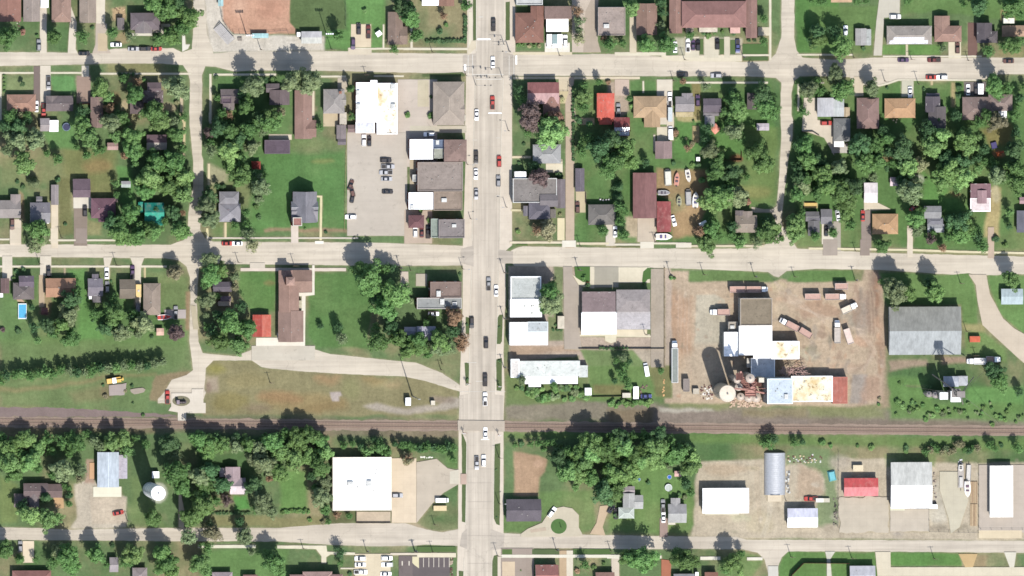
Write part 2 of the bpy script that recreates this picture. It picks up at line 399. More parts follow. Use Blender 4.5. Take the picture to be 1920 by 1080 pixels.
def building(vols, short=None, extra='', desc=None, cat='house', group=None, wall=None, name=None, rot=0.0, vents=None, detail=True):
    U = unit_window()
    vv = []
    for i, v in enumerate(vols):
        x0, y0, x1, y1, typ, h, c = v[:7]; op = v[7] if len(v) > 7 else {}
        h = h + i * 0.04
        a = Q(x0, y1, h); b = Q(x1, y0, h)
        vv.append((a.x, a.y, b.x, b.y, typ, h, c, op))
    cx = sum((v[0] + v[2]) / 2 for v in vv[:1]); cy = sum((v[1] + v[3]) / 2 for v in vv[:1])
    root = empty(name or {'house': 'house', 'shed': 'shed', 'garage': 'garage', 'shop': 'shop_building', 'barn': 'barn', 'warehouse': 'warehouse', 'church': 'church'}.get(cat, cat.replace(' ', '_')), (cx, cy, 0), rot)
    wc = wall or R.choice(SIDING)
    wallmat = flat(wc, .9, .1); trim = flat((235, 232, 224), .7)
    if short: landmark(root, short, extra, cat, group)
    else: auto(root, desc, cat, group)
    for i, (x0, y0, x1, y1, typ, h, c, op) in enumerate(vv):
        x0 -= cx; x1 -= cx; y0 -= cy; y1 -= cy
        ov = op.get('ov', 0.4 if typ[0] != 'f' else 0.0); kind = op.get('m', 'shingle' if typ[0] != 'f' else 'membrane')
        w, d = x1 - x0, y1 - y0
        span = d if (len(typ) > 1 and typ[1] == 'h') else w
        rise = op.get('rise', span / 2 * op.get('p', 0.42 if kind == 'shingle' else 0.24)) if typ[0] != 'f' else 0
        if typ[0] == 'h': rise = min(rise, min(w, d) / 2 * .5)
        mt = [roofm(kind, c), roofm(kind, op.get('c2', c)), trim]  # second slope is mostly a brighter copy, sunlight put into its colour
        if typ[0] == 'f':
            pr = op.get('par', 0.5)
            V, F = [], []; box(V, F, x0, y0, -.1, x1, y1, h - .1)
            mk('wall', V, F, wallmat, root)
            V, F = [], []; box(V, F, x0 + .02, y0 + .02, h - .1, x1 - .02, y1 - .02, h); rf = mk('roof', V, F, roofm(kind, c), root)
            if pr:
                t = .28; V, F = [], []
                box(V, F, x0 - .03, y0 - .03, h - .15, x1 + .03, y0 + t, h + pr); box(V, F, x0 - .03, y1 - t, h - .15, x1 + .03, y1 + .03, h + pr)
                box(V, F, x0 - .03, y0 + t, h - .15, x0 + t, y1 - t, h + pr); box(V, F, x1 - t, y0 + t, h - .15, x1 + .03, y1 - t, h + pr)
                mk('parapet', V, F, flat(op.get('pc', shift(c, 1.1)), .8), rf)
        else:
            # walls carry on up into the gables
            a0, b0, a1, b1 = x0 + ov, y0 + ov, x1 - ov, y1 - ov
            V, F = [], []; box(V, F, a0, b0, -.1, a1, b1, h - .02)
            if typ[0] == 'g' and not op.get('nogable'):
                n = len(V)
                fr = op.get('r', .5)
                if typ[1] == 'h':
                    yr = y0 + d * (1 - fr); s = 1 - 2 * ov / d
                    for xa in (a0, a1): V += [(xa, b0, h - .02), (xa, b1, h - .02), (xa, yr, h + rise * s)]
                else:
                    xr = x0 + w * fr; s = 1 - 2 * ov / w
                    for ya in (b0, b1): V += [(a0, ya, h - .02), (a1, ya, h - .02), (xr, ya, h + rise * s)]
                F += [(n, n+1, n+2), (n+4, n+3, n+5)]
            mk('wall', V, F, wallmat, root)
            V2, F2, mi, VT, L = roof_solid(x0, y0, x1, y1, h, typ, rise, op.get('r', .5))
            rf = mk('roof', V2, F2, mt, root, mi)
            if kind == 'shingle' or op.get('cap'):
                V, F = [], []
                for ia, ib in L: tube(V, F, Vector(VT[ia]) + Vector((0, 0, .0)), Vector(VT[ib]) + Vector((0, 0, .0)), .13, n=4)
                mk('ridge_cap', V, F, roofm('shingle', shift(c, 1.13)), rf)
        # vents and plant on the roof
        nv = op.get('v', (2 if kind == 'shingle' and w * d > 60 else 0) if vents is None else vents)
        def roofz(px, py):
            if typ[0] == 'f': return h
            if typ[1] == 'h': 
                yr = y0 + d * (1 - op.get('r', .5)); z = rise * (1 - abs(py - yr) / (max(yr - y0, .1) if py < yr else max(y1 - yr, .1)))
            else:
                xr = x0 + w * op.get('r', .5); z = rise * (1 - abs(px - xr) / (max(xr - x0, .1) if px < xr else max(x1 - xr, .1)))
            if typ[0] == 'h': z = min(z, rise * min(px - x0, x1 - px, py - y0, y1 - py) / (min(w, d) / 2))
            return h + max(0, z)
        def put(key, px, py, s=1.0, rz=0.0, tilt=None, par=None):
            o = bpy.data.objects.new(UM[key].name, UM[key]); COL.objects.link(o); o.parent = par or rf
            o.location = (px, py, roofz(px, py) - (.15 if typ[0] != 'f' else 0) + (.1 if key in ('sol', 'sold') else 0)); o.scale = (s, s, s); o.rotation_euler = tilt or (0, 0, rz); return o
        for _ in range(nv): put('vent', x0 + w * R.uniform(.2, .8), y0 + d * R.uniform(.2, .8), R.uniform(.7, 1.2))
        for (zx, zy) in op.get('ch', ()):
            p = Q(zx, zy, h + rise); put('chim', p.x - cx, p.y - cy)
        for (zx, zy) in op.get('ac', ()):
            p = Q(zx, zy, h + 1); put('ac', p.x - cx, p.y - cy, R.uniform(.8, 1.2), R.choice([0, 1.57]))
        for (sx0, sy0, sx1, sy1, key) in op.get('sol', ()):
            pa = Q(sx0, sy1, h + rise * .5); pb = Q(sx1, sy0, h + rise * .5); ang = math.atan2(rise, d / 2)
            nx = max(1, int((pb.x - pa.x) / 1.02)); ny = max(1, int((pb.y - pa.y) / (1.66 * math.cos(ang))))
            for ix in range(nx):
                for iy in range(ny):
                    put(key, pa.x - cx + (ix + .5) * (pb.x - pa.x) / nx, pa.y - cy + (iy + .5) * (pb.y - pa.y) / ny, 1, 0, (ang, 0, 0))
        if detail and h > 2.2:
            aw = ov
            def face(px, py, rz, z, key='win'):
                o = bpy.data.objects.new(UM[key].name, UM[key]); COL.objects.link(o); o.parent = root; o.location = (px, py, z); o.rotation_euler = (0, 0, rz)
                if key == 'win':
                    g = bpy.data.objects.new('pane', UM['pane']); COL.objects.link(g); g.parent = o
            zs = [1.5] if h < 4.6 else [1.5, 4.4]
            if h > 9: zs = [1.5, 4.6, 7.7]
            for z in zs:
                k = max(1, min(4, int(w / 4)))
                for j in range(k):
                    fx = x0 + aw + (w - 2 * aw) * (j + .5) / k
                    face(fx, y0 + aw, math.pi, z) if not (z == 1.5 and j == k // 2 and i == 0) else face(fx, y0 + aw, math.pi, 0, 'door')
                    face(fx, y1 - aw, 0, z)
                k = max(1, min(3, int(d / 5)))
                for j in range(k):
                    fy = y0 + aw + (d - 2 * aw) * (j + .5) / k
                    face(x0 + aw, fy, math.pi / 2, z); face(x1 - aw, fy, -math.pi / 2, z)
    return root
def B(*a, **k): return building(*a, **k)

# ---------------------------------------------------------------- trees
def crown_mesh(seed, n=3600, kind='broad'):
    r = random.Random(seed); V, F, tone = [], [], []
    lobes = []
    if kind == 'broad':
        sx, sy, ph = r.uniform(.82, 1.0), r.uniform(.9, 1.12), r.uniform(0, 6)
        for i in range(58):
            a = r.uniform(0, 2 * math.pi); u = r.random() ** .5; z = r.uniform(-.8, 1.0)
            rad = (1 - .6 * abs(z) ** 1.8) * .84 * u * (1 + .16 * math.sin(3 * a + ph) + .1 * math.sin(5 * a + 2 * ph))
            lobes.append((Vector((math.cos(a) * rad * sx, math.sin(a) * rad * sy, z * .85)), r.uniform(.13, .27), r.uniform(.1, .9)))
        lobes.append((Vector((0, 0, -.1)), .5, .3))
    elif kind == 'conifer':
        for i in range(34):
            t = i / 34; rr = (1 - t) * .72; a = i * 2.4
            lobes.append((Vector((math.cos(a) * rr, math.sin(a) * rr, -1.2 + 2.5 * t)), .16 + .22 * (1 - t), r.uniform(.1, .8)))
    else:
        for i in range(12):
            a = r.uniform(0, 2 * math.pi); u = r.random() ** .5 * .62
            lobes.append((Vector((math.cos(a) * u, math.sin(a) * u, r.uniform(-.3, .45))), r.uniform(.28, .42), r.uniform(.1, .9)))
    wt = [l[1] ** 2 for l in lobes]; tot = sum(wt)
    for (c, rad, tn), w in zip(lobes, wt):
        m = int(n * w / tot)
        for _ in range(m):
            d = Vector((r.gauss(0, 1), r.gauss(0, 1), r.gauss(0, 1) + .35)).normalized()
            p = c + d * rad * (r.uniform(.78, 1.08)) 
            if r.random() < .10: p = c + d * rad * r.uniform(1.08, 1.38)
            nrm = (d + Vector((r.gauss(0, .45), r.gauss(0, .45), r.gauss(0, .4) + .55))).normalized()
            u = nrm.orthogonal().normalized(); u.rotate(Matrix.Rotation(r.uniform(0, 6.28), 3, nrm)); v = nrm.cross(u)
            s = r.uniform(.045, .085) * (1.0 if kind != 'bush' else 1.7); k = len(V)
            t = s * r.uniform(.5, .9)
            V += [p + u * s, p + v * t, p - u * s, p - v * t]; F.append((k, k+1, k+2, k+3))
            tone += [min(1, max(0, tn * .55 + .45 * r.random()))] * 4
    # the crown's heart, shade put into its dark tone, keeps it from being see-through
    for (c, rad, tn) in lobes:
        if kind == 'broad' and math.hypot(c.x, c.y) > .52: continue
        bm = bmesh.new(); bmesh.ops.create_icosphere(bm, subdivisions=1, radius=rad * (.62 if kind == 'broad' else .75))
        k = len(V); vs = [v.co.copy() for v in bm.verts]
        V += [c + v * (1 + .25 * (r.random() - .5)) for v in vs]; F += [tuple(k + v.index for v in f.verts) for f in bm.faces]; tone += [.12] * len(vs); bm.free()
    me = bpy.data.meshes.new('crown'); me.from_pydata([tuple(v) for v in V], [], F)
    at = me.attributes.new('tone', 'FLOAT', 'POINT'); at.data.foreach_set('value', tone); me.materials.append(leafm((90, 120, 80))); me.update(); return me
CROWN = {'broad': [crown_mesh(s, 4200) for s in range(9)], 'conifer': [crown_mesh(40 + s, 2400, 'conifer') for s in range(3)],
         'bush': [crown_mesh(60 + s, 900, 'bush') for s in range(4)], 'small': [crown_mesh(80 + s, 1500) for s in range(4)], 'sparse': [crown_mesh(95 + s, 2300) for s in range(2)]}
def trunk_mesh():
    V, F = [], []; tube(V, F, (0, 0, -.02), (0.02, .01, .62), .055, .035, 7)
    r = random.Random(4)
    for i in range(6):
        a = i * 1.05 + r.random() * .5; z = .42 + .06 * i; L = .3
        tube(V, F, (0.015, .01, z), (math.cos(a) * L, math.sin(a) * L, z + .22), .022, .007, 5)
    me = bpy.data.meshes.new('trunk'); me.from_pydata(V, [], F); me.materials.append(flat((110, 92, 78), .95, .1)); return me
TRUNK = trunk_mesh()
TC = {'g': ((80, 106, 60), 'mid-green'), 'd': ((64, 88, 56), 'dark green'), 'l': ((98, 124, 74), 'bright green'), 'o': ((98, 110, 78), 'grey-green'),
      'p': ((88, 74, 72), 'purple-leaved'), 'r': ((138, 98, 80), 'rust-red'), 'y': ((136, 136, 92), 'yellowing'), 'b': ((112, 108, 84), 'brownish')}
NT = [0]; HCM = [1.0]
TREES = []
def tree(x, y, r, code, hc=None, form=None, desc=None):
    """x, y: where the photograph shows the middle of the crown; r: its radius, in tile units"""
    TREES.append((r * ZM, TX, TY, x, y, r, code, (hc or (0 if r * ZM < 1.7 or 'c' in code[1:] or form == 'bush' else (min(2.0 * r * ZM + .6, 10.5)) / .88)) * HCM[0] or None, form, desc))
def plant_trees():
    small = []
    def frm(t):
        f = t[8] or ('conifer' if 'c' in t[6][1:] else 'bush' if t[0] < 1.7 else 'broad')
        return f
    allb = sorted([t for t in TREES if frm(t) == 'broad'], key=lambda t: -t[0])
    def inview(t):
        T(t[1], t[2]); a, b = q(t[3], t[4]); e = t[0] / S * .6
        return -e < a < 1920 + e and -e < b < 1080 + e
    allb = [t for t in allb if inview(t)]
    keep = set(id(t) for t in allb[:298])
    for t in TREES:
        if not inview(t): continue
        T(t[1], t[2])
        if frm(t) == 'broad' and id(t) not in keep: small.append(t)
        else: plant(*t[3:])
    V, F, tone, mi, mats = [], [], [], [], {}; base = 0
    vs, fs4, fs3, tn, m4, m3 = [], [], [], [], [], []
    lowm = [crown_mesh(120 + s, 1000) for s in range(5)]; cache = []
    for me in lowm:
        n = len(me.vertices); co = np.empty(n * 3, np.float32); me.vertices.foreach_get('co', co)
        l = np.empty(len(me.loops), np.int32); me.loops.foreach_get('vertex_index', l); lt = np.empty(len(me.polygons), np.int32); me.polygons.foreach_get('loop_total', lt)
        tt = np.empty(n, np.float32); me.attributes['tone'].data.foreach_get('value', tt); nq = int((lt == 4).sum()); cache.append((co.reshape(-1, 3), l[:nq * 4], l[nq * 4:], tt))
    for t in small:
        rm, tx, ty, x, y, r, code, hc, form, desc = t; T(tx, ty); hc = (hc * .88 if hc else min(2.0 * rm + .6, 10.5)); p = Q(x, y, hc)
        co, q4, q3, tt = R.choice(cache); a = R.uniform(0, 6.28); k = rm * 1.06; ca, sa = math.cos(a) * k, math.sin(a) * k
        vs.append(np.stack([co[:, 0] * ca - co[:, 1] * sa + p.x, co[:, 0] * sa + co[:, 1] * ca + p.y, co[:, 2] * k * 1.35 + hc], 1)); tn.append(tt)
        fs4.append(q4 + base); fs3.append(q3 + base); mm = mats.setdefault(code[0], len(mats)); m4.append(np.full(len(q4) // 4, mm)); m3.append(np.full(len(q3) // 3, mm)); base += len(co)
        v, f = [], []; tube(v, f, (p.x, p.y, 0), (p.x, p.y, hc), .16, .1, 5); f = f[:5]; vs.append(np.array(v, np.float32)); tn.append(np.full(len(v), .0, np.float32)); fs4.append(np.array(f).ravel() + base); m4.append(np.full(5, 99)); base += len(v)
    me = bpy.data.meshes.new('tree_cover'); v = np.concatenate(vs).astype(np.float32); me.vertices.add(len(v)); me.vertices.foreach_set('co', v.ravel())
    l4 = np.concatenate(fs4); l3 = np.concatenate(fs3); me.loops.add(len(l4) + len(l3)); me.loops.foreach_set('vertex_index', np.concatenate([l4, l3]).astype(np.int32))
    n4, n3 = len(l4) // 4, len(l3) // 3; me.polygons.add(n4 + n3); me.polygons.foreach_set('loop_start', np.concatenate([np.arange(n4) * 4, n4 * 4 + np.arange(n3) * 3]).astype(np.int32)); me.polygons.foreach_set('loop_total', np.concatenate([np.full(n4, 4), np.full(n3, 3)]).astype(np.int32))
    for c in mats: me.materials.append(leafm(TC[c][0]))
    me.materials.append(flat((110, 92, 78), .95, .1)); mi = np.concatenate(m4 + m3); mi[mi == 99] = len(mats); me.polygons.foreach_set('material_index', mi.astype(np.int32))
    at = me.attributes.new('tone', 'FLOAT', 'POINT'); at.data.foreach_set('value', np.concatenate(tn)); me.update(); me.validate()
    tag(mesh_obj('small_trees', me), 'small understorey trees filling the gaps between the larger crowns', 'trees', None, 'stuff'); print('small', len(small), len(v))
def plant(x, y, r, code, hc=None, form=None, desc=None):
    rm = r * ZM; c, word = TC[code[0]]
    form = form or ('conifer' if 'c' in code[1:] else 'bush' if rm < 1.7 or 'u' in code[1:] else 'sparse' if 's' in code[1:] else 'small' if rm < 2.8 else 'broad')
    if form == 'bush': hc = hc or rm * .75
    elif form == 'conifer': hc = hc or 2.0 * rm
    else: hc = (hc * .88 if hc else min(2.0 * rm + .6, 10.5))
    p = Q(x, y, hc); NT[0] += 1
    kind = {'bush': 'shrub', 'conifer': 'conifer_tree'}.get(form, 'broadleaf_tree')
    root = empty(kind, (p.x, p.y, 0), R.uniform(0, 6.28))
    me = R.choice(CROWN[form]); cr = bpy.data.objects.new('crown', me); COL.objects.link(cr); cr.parent = root
    cr.location = (0, 0, hc); vs = {'bush': 1.0, 'conifer': 1.5, 'sparse': 1.2}.get(form, R.uniform(1.35, 1.6))
    cr.scale = (rm * R.uniform(1.0, 1.12), rm * R.uniform(1.0, 1.12), rm * vs)
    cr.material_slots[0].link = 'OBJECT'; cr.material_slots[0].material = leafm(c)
    if form != 'bush':
        tk = bpy.data.objects.new('trunk', TRUNK); COL.objects.link(tk); tk.parent = root; tk.scale = (hc * .9, hc * .9, hc * 1.15)
    sz = 'small ' if rm < 2.6 and form != 'bush' else 'broad ' if rm > 5.4 else ''
    noun = {'bush': 'shrub', 'conifer': 'conifer'}.get(form, 'tree')
    auto(root, desc or f'{sz}{word} {noun}', 'shrub' if form == 'bush' else 'tree', 'shrubs' if form == 'bush' else 'trees of the town')
    return root
def TR(s, **k):
    for it in s.split(';'):
        f = it.split()
        if not f: continue
        tree(float(f[0]), float(f[1]), float(f[2]), f[3], float(f[4]) if len(f) > 4 else None, **k)

# ---------------------------------------------------------------- vehicles
def loft(st, V, F):
    """st: (x, half width, z low, z high, inset of the top)"""
    k = len(V)
    for x, hw, z0, z1, ins in st: V += [(x, -hw, z0), (x, -hw, (z0 + z1) * .5 + .08), (x, -hw + ins, z1), (x, hw - ins, z1), (x, hw, (z0 + z1) * .5 + .08), (x, hw, z0)]
    n = len(st)
    for i in range(n - 1):
        for j in range(6):
            a = k + i * 6 + j; b = k + i * 6 + (j + 1) % 6; F.append((a, a + 6, b + 6, b))
    F.append(tuple(k + j for j in range(6))); F.append(tuple(k + (n - 1) * 6 + 5 - j for j in range(6)))
CARM = {}
def car_meshes(kind):
    if kind in CARM: return CARM[kind]
    L = {'sedan': 4.6, 'suv': 4.7, 'pickup': 5.5, 'van': 5.4}[kind]; h = L / 2; W = .9 if kind == 'sedan' else .96
    if kind == 'sedan':
        body = [(-h, W*.78, .35, .8, .1), (-h+.25, W*.95, .25, .98, .12), (-1.15, W, .22, 1.0, .12), (.75, W, .22, .98, .12), (1.75, W*.97, .25, .88, .12), (h-.2, W*.9, .3, .74, .12), (h, W*.7, .38, .62, .1)]
        glass = [(-1.75, W*.76, .97, 1.0, .05), (-1.05, W*.8, .97, 1.38, .14), (.1, W*.8, .97, 1.42, .14), (1.0, W*.78, .95, .98, .05)]; rf = (-1.05, .15, W*.62, 1.40)
    elif kind == 'suv':
        body = [(-h, W*.88, .4, 1.0, .08), (-h+.15, W*.97, .3, 1.1, .1), (.9, W, .28, 1.08, .1), (1.85, W*.97, .3, 1.0, .12), (h-.15, W*.92, .35, .85, .12), (h, W*.75, .42, .72, .1)]
        glass = [(-2.2, W*.84, 1.08, 1.12, .05), (-1.85, W*.85, 1.08, 1.66, .13), (.1, W*.85, 1.08, 1.7, .13), (1.0, W*.82, 1.04, 1.1, .05)]; rf = (-1.9, .2, W*.7, 1.68)
    elif kind == 'pickup':
        body = [(-h, W*.95, .45, 1.05, .05), (-.4, W*.98, .35, 1.1, .08), (1.1, W, .35, 1.1, .1), (2.2, W*.97, .35, 1.05, .12), (h, W*.86, .45, .85, .1)]
        glass = [(-.75, W*.85, 1.08, 1.12, .05), (-.5, W*.85, 1.08, 1.7, .13), (.7, W*.85, 1.08, 1.72, .13), (1.35, W*.82, 1.06, 1.12, .05)]; rf = (-.55, .75, W*.7, 1.70)
    else:
        body = [(-h, W, .4, 2.25, .1), (1.5, W, .3, 2.3, .12), (1.75, W*.97, .3, 1.9, .12), (2.15, W*.95, .35, 1.2, .12), (h, W*.85, .4, .85, .1)]
        glass = [(1.56, W*.86, 1.3, 2.2, .1), (1.72, W*.86, 1.3, 1.95, .1), (2.14, W*.84, 1.1, 1.27, .1)]; rf = (-2.5, 1.4, W*.8, 2.3)
    V, F = [], []; loft(body, V, F)
    box(V, F, rf[0], -rf[2], rf[3] - .03, rf[1], rf[2], rf[3] + .05, .08, .08)
    if kind == 'pickup': pass
    b = bpy.data.meshes.new('body'); b.from_pydata(V, [], F); b.materials.append(flat(WHITE))
    V, F = [], []; loft(glass, V, F)
    g = bpy.data.meshes.new('cabin_glass'); g.from_pydata(V, [], F); g.materials.append(flat((44, 48, 54), .1, .6))
    V, F = [], []; tube(V, F, (0, -.11, 0), (0, .11, 0), .33, n=12); w = bpy.data.meshes.new('wheel'); w.from_pydata(V, [], F); w.materials.append(flat((38, 38, 40), .9))
    V, F = [], []; box(V, F, -.04, -.17, -.08, .04, .17, .08); l = bpy.data.meshes.new('headlight'); l.from_pydata(V, [], F); l.materials.append(flat((235, 238, 240), .2, .6))
    ex = None
    if kind == 'pickup':
        V, F = [], []; box(V, F, -h + .12, -.74, 1.085, -.85, .74, 1.115); ex = bpy.data.meshes.new('cargo_bed'); ex.from_pydata(V, [], F); ex.materials.append(flat((70, 66, 64), .8))
    CARM[kind] = (b, g, w, l, ex, h, W); return CARM[kind]
PAINT = {'white': (250, 250, 250), 'grey': (170, 170, 172), 'dark': (70, 66, 66), 'black': (40, 38, 42), 'red': (206, 80, 70), 'blue': (84, 92, 150), 'brown': (118, 84, 74), 'purple': (100, 76, 110), 'silver': (205, 205, 208), 'maroon': (120, 60, 56), 'teal': (150, 178, 178)}
def car(x, y, ang, col, kind='sedan', z=0.05, desc=None, group='cars and pickups about the town'):
    """ang: degrees, the way the bonnet points, 90 = towards the top of the photograph"""
    b, g, w, l, ex, h, W = car_meshes(kind)
    p = Q(x, y, 1.0); root = empty('parked_' + {'sedan': 'car', 'suv': 'car', 'pickup': 'pickup_truck', 'van': 'van'}[kind], (p.x, p.y, z), math.radians(ang))
    def add(me, loc, s=1):
        o = bpy.data.objects.new(me.name.split('.')[0], me); COL.objects.link(o); o.parent = root; o.location = loc; return o
    o = add(b, (0, 0, 0)); o.material_slots[0].link = 'OBJECT'; o.material_slots[0].material = flat(PAINT[col], .28, .5)
    add(g, (0, 0, 0))
    if ex: add(ex, (0, 0, 0))
    for sx in (-h + .95, h - .9):
        for sy in (-1, 1): add(w, (sx, sy * (W - .1), .33))
    for sy in (-1, 1): add(l, (h - .04, sy * W * .6, .68))
    word = {'sedan': 'car', 'suv': 'wagon', 'pickup': 'pickup', 'van': 'van'}[kind]
    auto(root, desc or f'{col} {word}', 'pickup' if kind == 'pickup' else 'van' if kind == 'van' else 'car', group); return root
def CR(s):
    for it in s.split(';'):
        f = it.split()
        if f: car(float(f[0]), float(f[1]), float(f[2]), f[3], f[4] if len(f) > 4 else 'sedan')
def lorry(x, y, ang, L, H=3.9, cab=True, boxc=(225, 218, 210), cabc=(250, 250, 250), short=None, desc=None, extra='', W=2.55, opened=True, inside=(206, 170, 156)):
    """tractor with its trailer, or a trailer standing alone; L: length overall in tile units"""
    L *= ZM; p = Q(x, y, 2.5); nm = 'parked_lorry' if cab else 'parked_trailer'; root = empty(nm, (p.x, p.y, 0.05), math.radians(ang))
    t1 = L / 2 - (2.9 if cab else 0); t0 = -L / 2; hw = W / 2
    V, F = [], []; box(V, F, t0, -hw, 1.0, t1, hw, H - 1.1)
    for s in (-1, 1): box(V, F, t0, s * hw - (.1 if s > 0 else 0), H - 1.1, t1, s * hw + (.1 if s < 0 else 0), H)
    for xx in (t0, t1 - .1): box(V, F, xx, -hw + .1, H - 1.1, xx + .1, hw - .1, H)
    mk('trailer_box', V, F, flat(boxc, .5), root)
    if opened: bx('tarpaulin', (t0 + .1, -hw + .1, H - 1.0, t1 - .1, hw - .1, H - .35), flat(inside, .9), root)
    else: bx('roof', (t0 + .1, -hw + .1, H - 1.0, t1 - .1, hw - .1, H - .02), flat(boxc, .5), root)
    bx('chassis', (t0 + .3, -.5, .6, (L / 2 - .4) if cab else t1, .5, .99), flat((60, 56, 56), .8), root)
    w = car_meshes('sedan')[2]
    xs = [t0 + 1.2, t0 + 2.4] + ([t1 + .2, L / 2 - .7] if cab else [])
    for sx in xs:
        for sy in (-1, 1):
            o = bpy.data.objects.new('wheel', w); COL.objects.link(o); o.parent = root; o.location = (sx, sy * (hw - .2), .48); o.scale = (1.45, 1.6, 1.45)
    if cab:
        V, F = [], []; loft([(t1 + .35, 1.15, .6, 3.3, .15), (t1 + 1.9, 1.15, .6, 3.1, .15), (t1 + 2.15, 1.1, .6, 2.1, .12), (L / 2, .95, .6, 1.7, .2)], V, F)
        cb = mk('cab', V, F, flat(cabc, .3, .5), root)
        bx('windscreen', (t1 + 1.92, -1.0, 2.1, t1 + 2.14, 1.0, 2.95), flat((44, 48, 54), .1, .6), cb)
        V, F = [], []
        for s in (-1, 1): tube(V, F, (t1 + .2, s * 1.0, 1), (t1 + .2, s * 1.0, 3.6), .08)
        mk('exhaust_stack', V, F, flat((200, 200, 200), .3, .6), root)
    if short: landmark(root, short, extra, 'lorry' if cab else 'trailer')
    else: auto(root, desc, 'lorry' if cab else 'trailer', 'lorries and trailers in the mill yard')
    return root
# ---------------------------------------------------------------- poles
PM = {}
def pole(x, y, h=9.0, arm=True, lamp=False, short=None, az=0.0, trafo=False):
    """x, y: foot of the pole"""
    p = Q(x, y, 0); root = empty('utility_pole' if not lamp else 'street_lamp', (p.x, p.y, 0), az)
    V, F = [], []; tube(V, F, (0, 0, -.1), (0, 0, h), .17, .11, 8); mk('shaft', V, F, flat((128, 112, 98), .95, .1), root)
    if arm:
        V, F = [], []; box(V, F, -1.2, -.06, h - .7, 1.2, .06, h - .58); mk('crossarm', V, F, flat((120, 104, 90), .95), root)
        V, F = [], []
        for xx in (-1.1, -.5, .5, 1.1): tube(V, F, (xx, 0, h - .58), (xx, 0, h - .36), .06, .04, 6)
        mk('insulator', V, F, flat((190, 190, 188), .3), root)['kind'] = 'stuff'
    if trafo:
        V, F = [], []; tube(V, F, (0, .38, h - 2.4), (0, .38, h - 1.3), .27, n=10); mk('transformer', V, F, flat((150, 152, 152), .5), root)
    if lamp:
        V, F = [], []; tube(V, F, (0, 0, h - .6), (1.9, 0, h + .1), .05, .04, 6); mk('lamp_arm', V, F, flat((150, 150, 150), .5), root)
        bx('lamp_head', (1.7, -.17, h + .02, 2.4, .17, h + .16), flat((170, 170, 172), .5), root)
    auto(root, ('street lamp' if lamp else 'wooden utility pole with transformer' if trafo else 'wooden utility pole'), 'street lamp' if lamp else 'pole', 'utility poles along the streets')
    return root
def fence(pts, h=1.2, c=(150, 130, 115), short=None, desc='low fence', solid=True, gap=2.4, extra='', cat='fence'):
    a = Q(*pts[0]); root = empty('fence', (a.x, a.y, 0))
    W = [Q(*p) - Vector((a.x, a.y, 0)) for p in pts]; m = flat(c, .9)
    posts = []
    for i in range(len(W) - 1):
        d = W[i + 1] - W[i]; n = max(1, round(d.length / gap))
        for j in range(n):
            p0 = W[i] + d * (j / n); p1 = W[i] + d * ((j + 1) / n); posts.append(p0)
            t = d.normalized(); nn = Vector((-t.y, t.x, 0)) * (.035 if solid else .015)
            V = []; F = []
            zs = [(.05, h)] if solid else [(h - .06, h), (h * .5, h * .5 + .04), (.12, .16)]
            for z0, z1 in zs:
                k = len(V)
                for z in (z0, z1):
                    for pp in (p0 - nn, p1 - nn, p1 + nn, p0 + nn): V.append((pp.x, pp.y, z))
                F += [(k, k+3, k+2, k+1), (k+4, k+5, k+6, k+7), (k, k+1, k+5, k+4), (k+1, k+2, k+6, k+5), (k+2, k+3, k+7, k+6), (k+3, k, k+4, k+7)]
            mk('panel', V, F, m, root)
    posts.append(W[-1])
    for pp in posts: 
        bx('post', (pp.x - .06, pp.y - .06, -.05, pp.x + .06, pp.y + .06, h + .08), flat(shift(c, .85), .9), root)
    if short: landmark(root, short, extra, cat)
    else: auto(root, desc, cat, 'fences round the yards')
# ================================================================= GROUND
ROAD = (219, 208, 190); ROADM = (212, 201, 185); WALK = (226, 218, 196); CONC = (222, 212, 194); DRIVE = (200, 186, 170); GREY = (176, 168, 158)
DRY = (142, 134, 92); DIRT = (186, 160, 138); CLAY = (208, 164, 138); LUSH = (62, 108, 50); GRAV = (196, 182, 160)
# --- turf and soil, colours of the one ground sheet
paint([(1080, 150), (1450, 150), (1450, 455), (1080, 455)], (72, 120, 54), 6, .6, 4); paint([(1490, 150), (1970, 150), (1970, 465), (1490, 465)], (70, 118, 52), 6, .65, 4)
paint([(400, 140), (550, 140), (550, 440), (400, 440)], (74, 120, 56), 6, .5, 4); paint([(0, 520), (350, 510), (350, 680), (0, 700)], (80, 124, 60), 6, .5, 4); paint([(1100, 500), (1240, 640), (1240, 760), (960, 760)], (78, 122, 58), 6, .3, 4)
T(380, 0)
paint(pz((785, -40), (1282, -40), (1282, 275), (785, 275)), (74, 104, 56), 2, 1, .6)
paint(pz((1300, -40), (1640, -40), (1640, 440), (1100, 440), (1100, 290), (1290, 270)), (84, 136, 66), 3, .9)
paint(pz((190, -40), (785, -40), (782, 205), (835, 262), (830, 305), (440, 308), (290, 308), (230, 270), (180, 185), (170, 60)), CLAY, 1.2, 1, .7)
paint(pz((0, -40), (170, -40), (185, 190), (270, 310), (1095, 330), (1095, 470), (0, 470)), (212, 204, 190), 2, 1, .8)
paint(pz((810, 960), (1020, 960), (1020, 1000)), DIRT, 3, .5)
paint(ell(620, 90, 130, 90), (196, 148, 124), 8, .6); paint(ell(330, 60, 60, 70), (222, 184, 158), 8, .6)
T(380, 215)
paint(pz((430, 360), (1290, 330), (1290, 1040), (430, 1040)), (72, 122, 58), 6, .85)
paint(ell(1080, 415, 110, 18), (150, 150, 96), 3, .6); paint(ell(900, 270, 300, 60), (104, 130, 74), 8, .6)
paint(pz((560, 1030), (1300, 1030), (1300, 1060), (560, 1060)), (168, 140, 116), 2, .8)
paint(pz((60, 430), (240, 520), (220, 600), (60, 640)), (186, 178, 146), 4, .8)
T(380, 430)
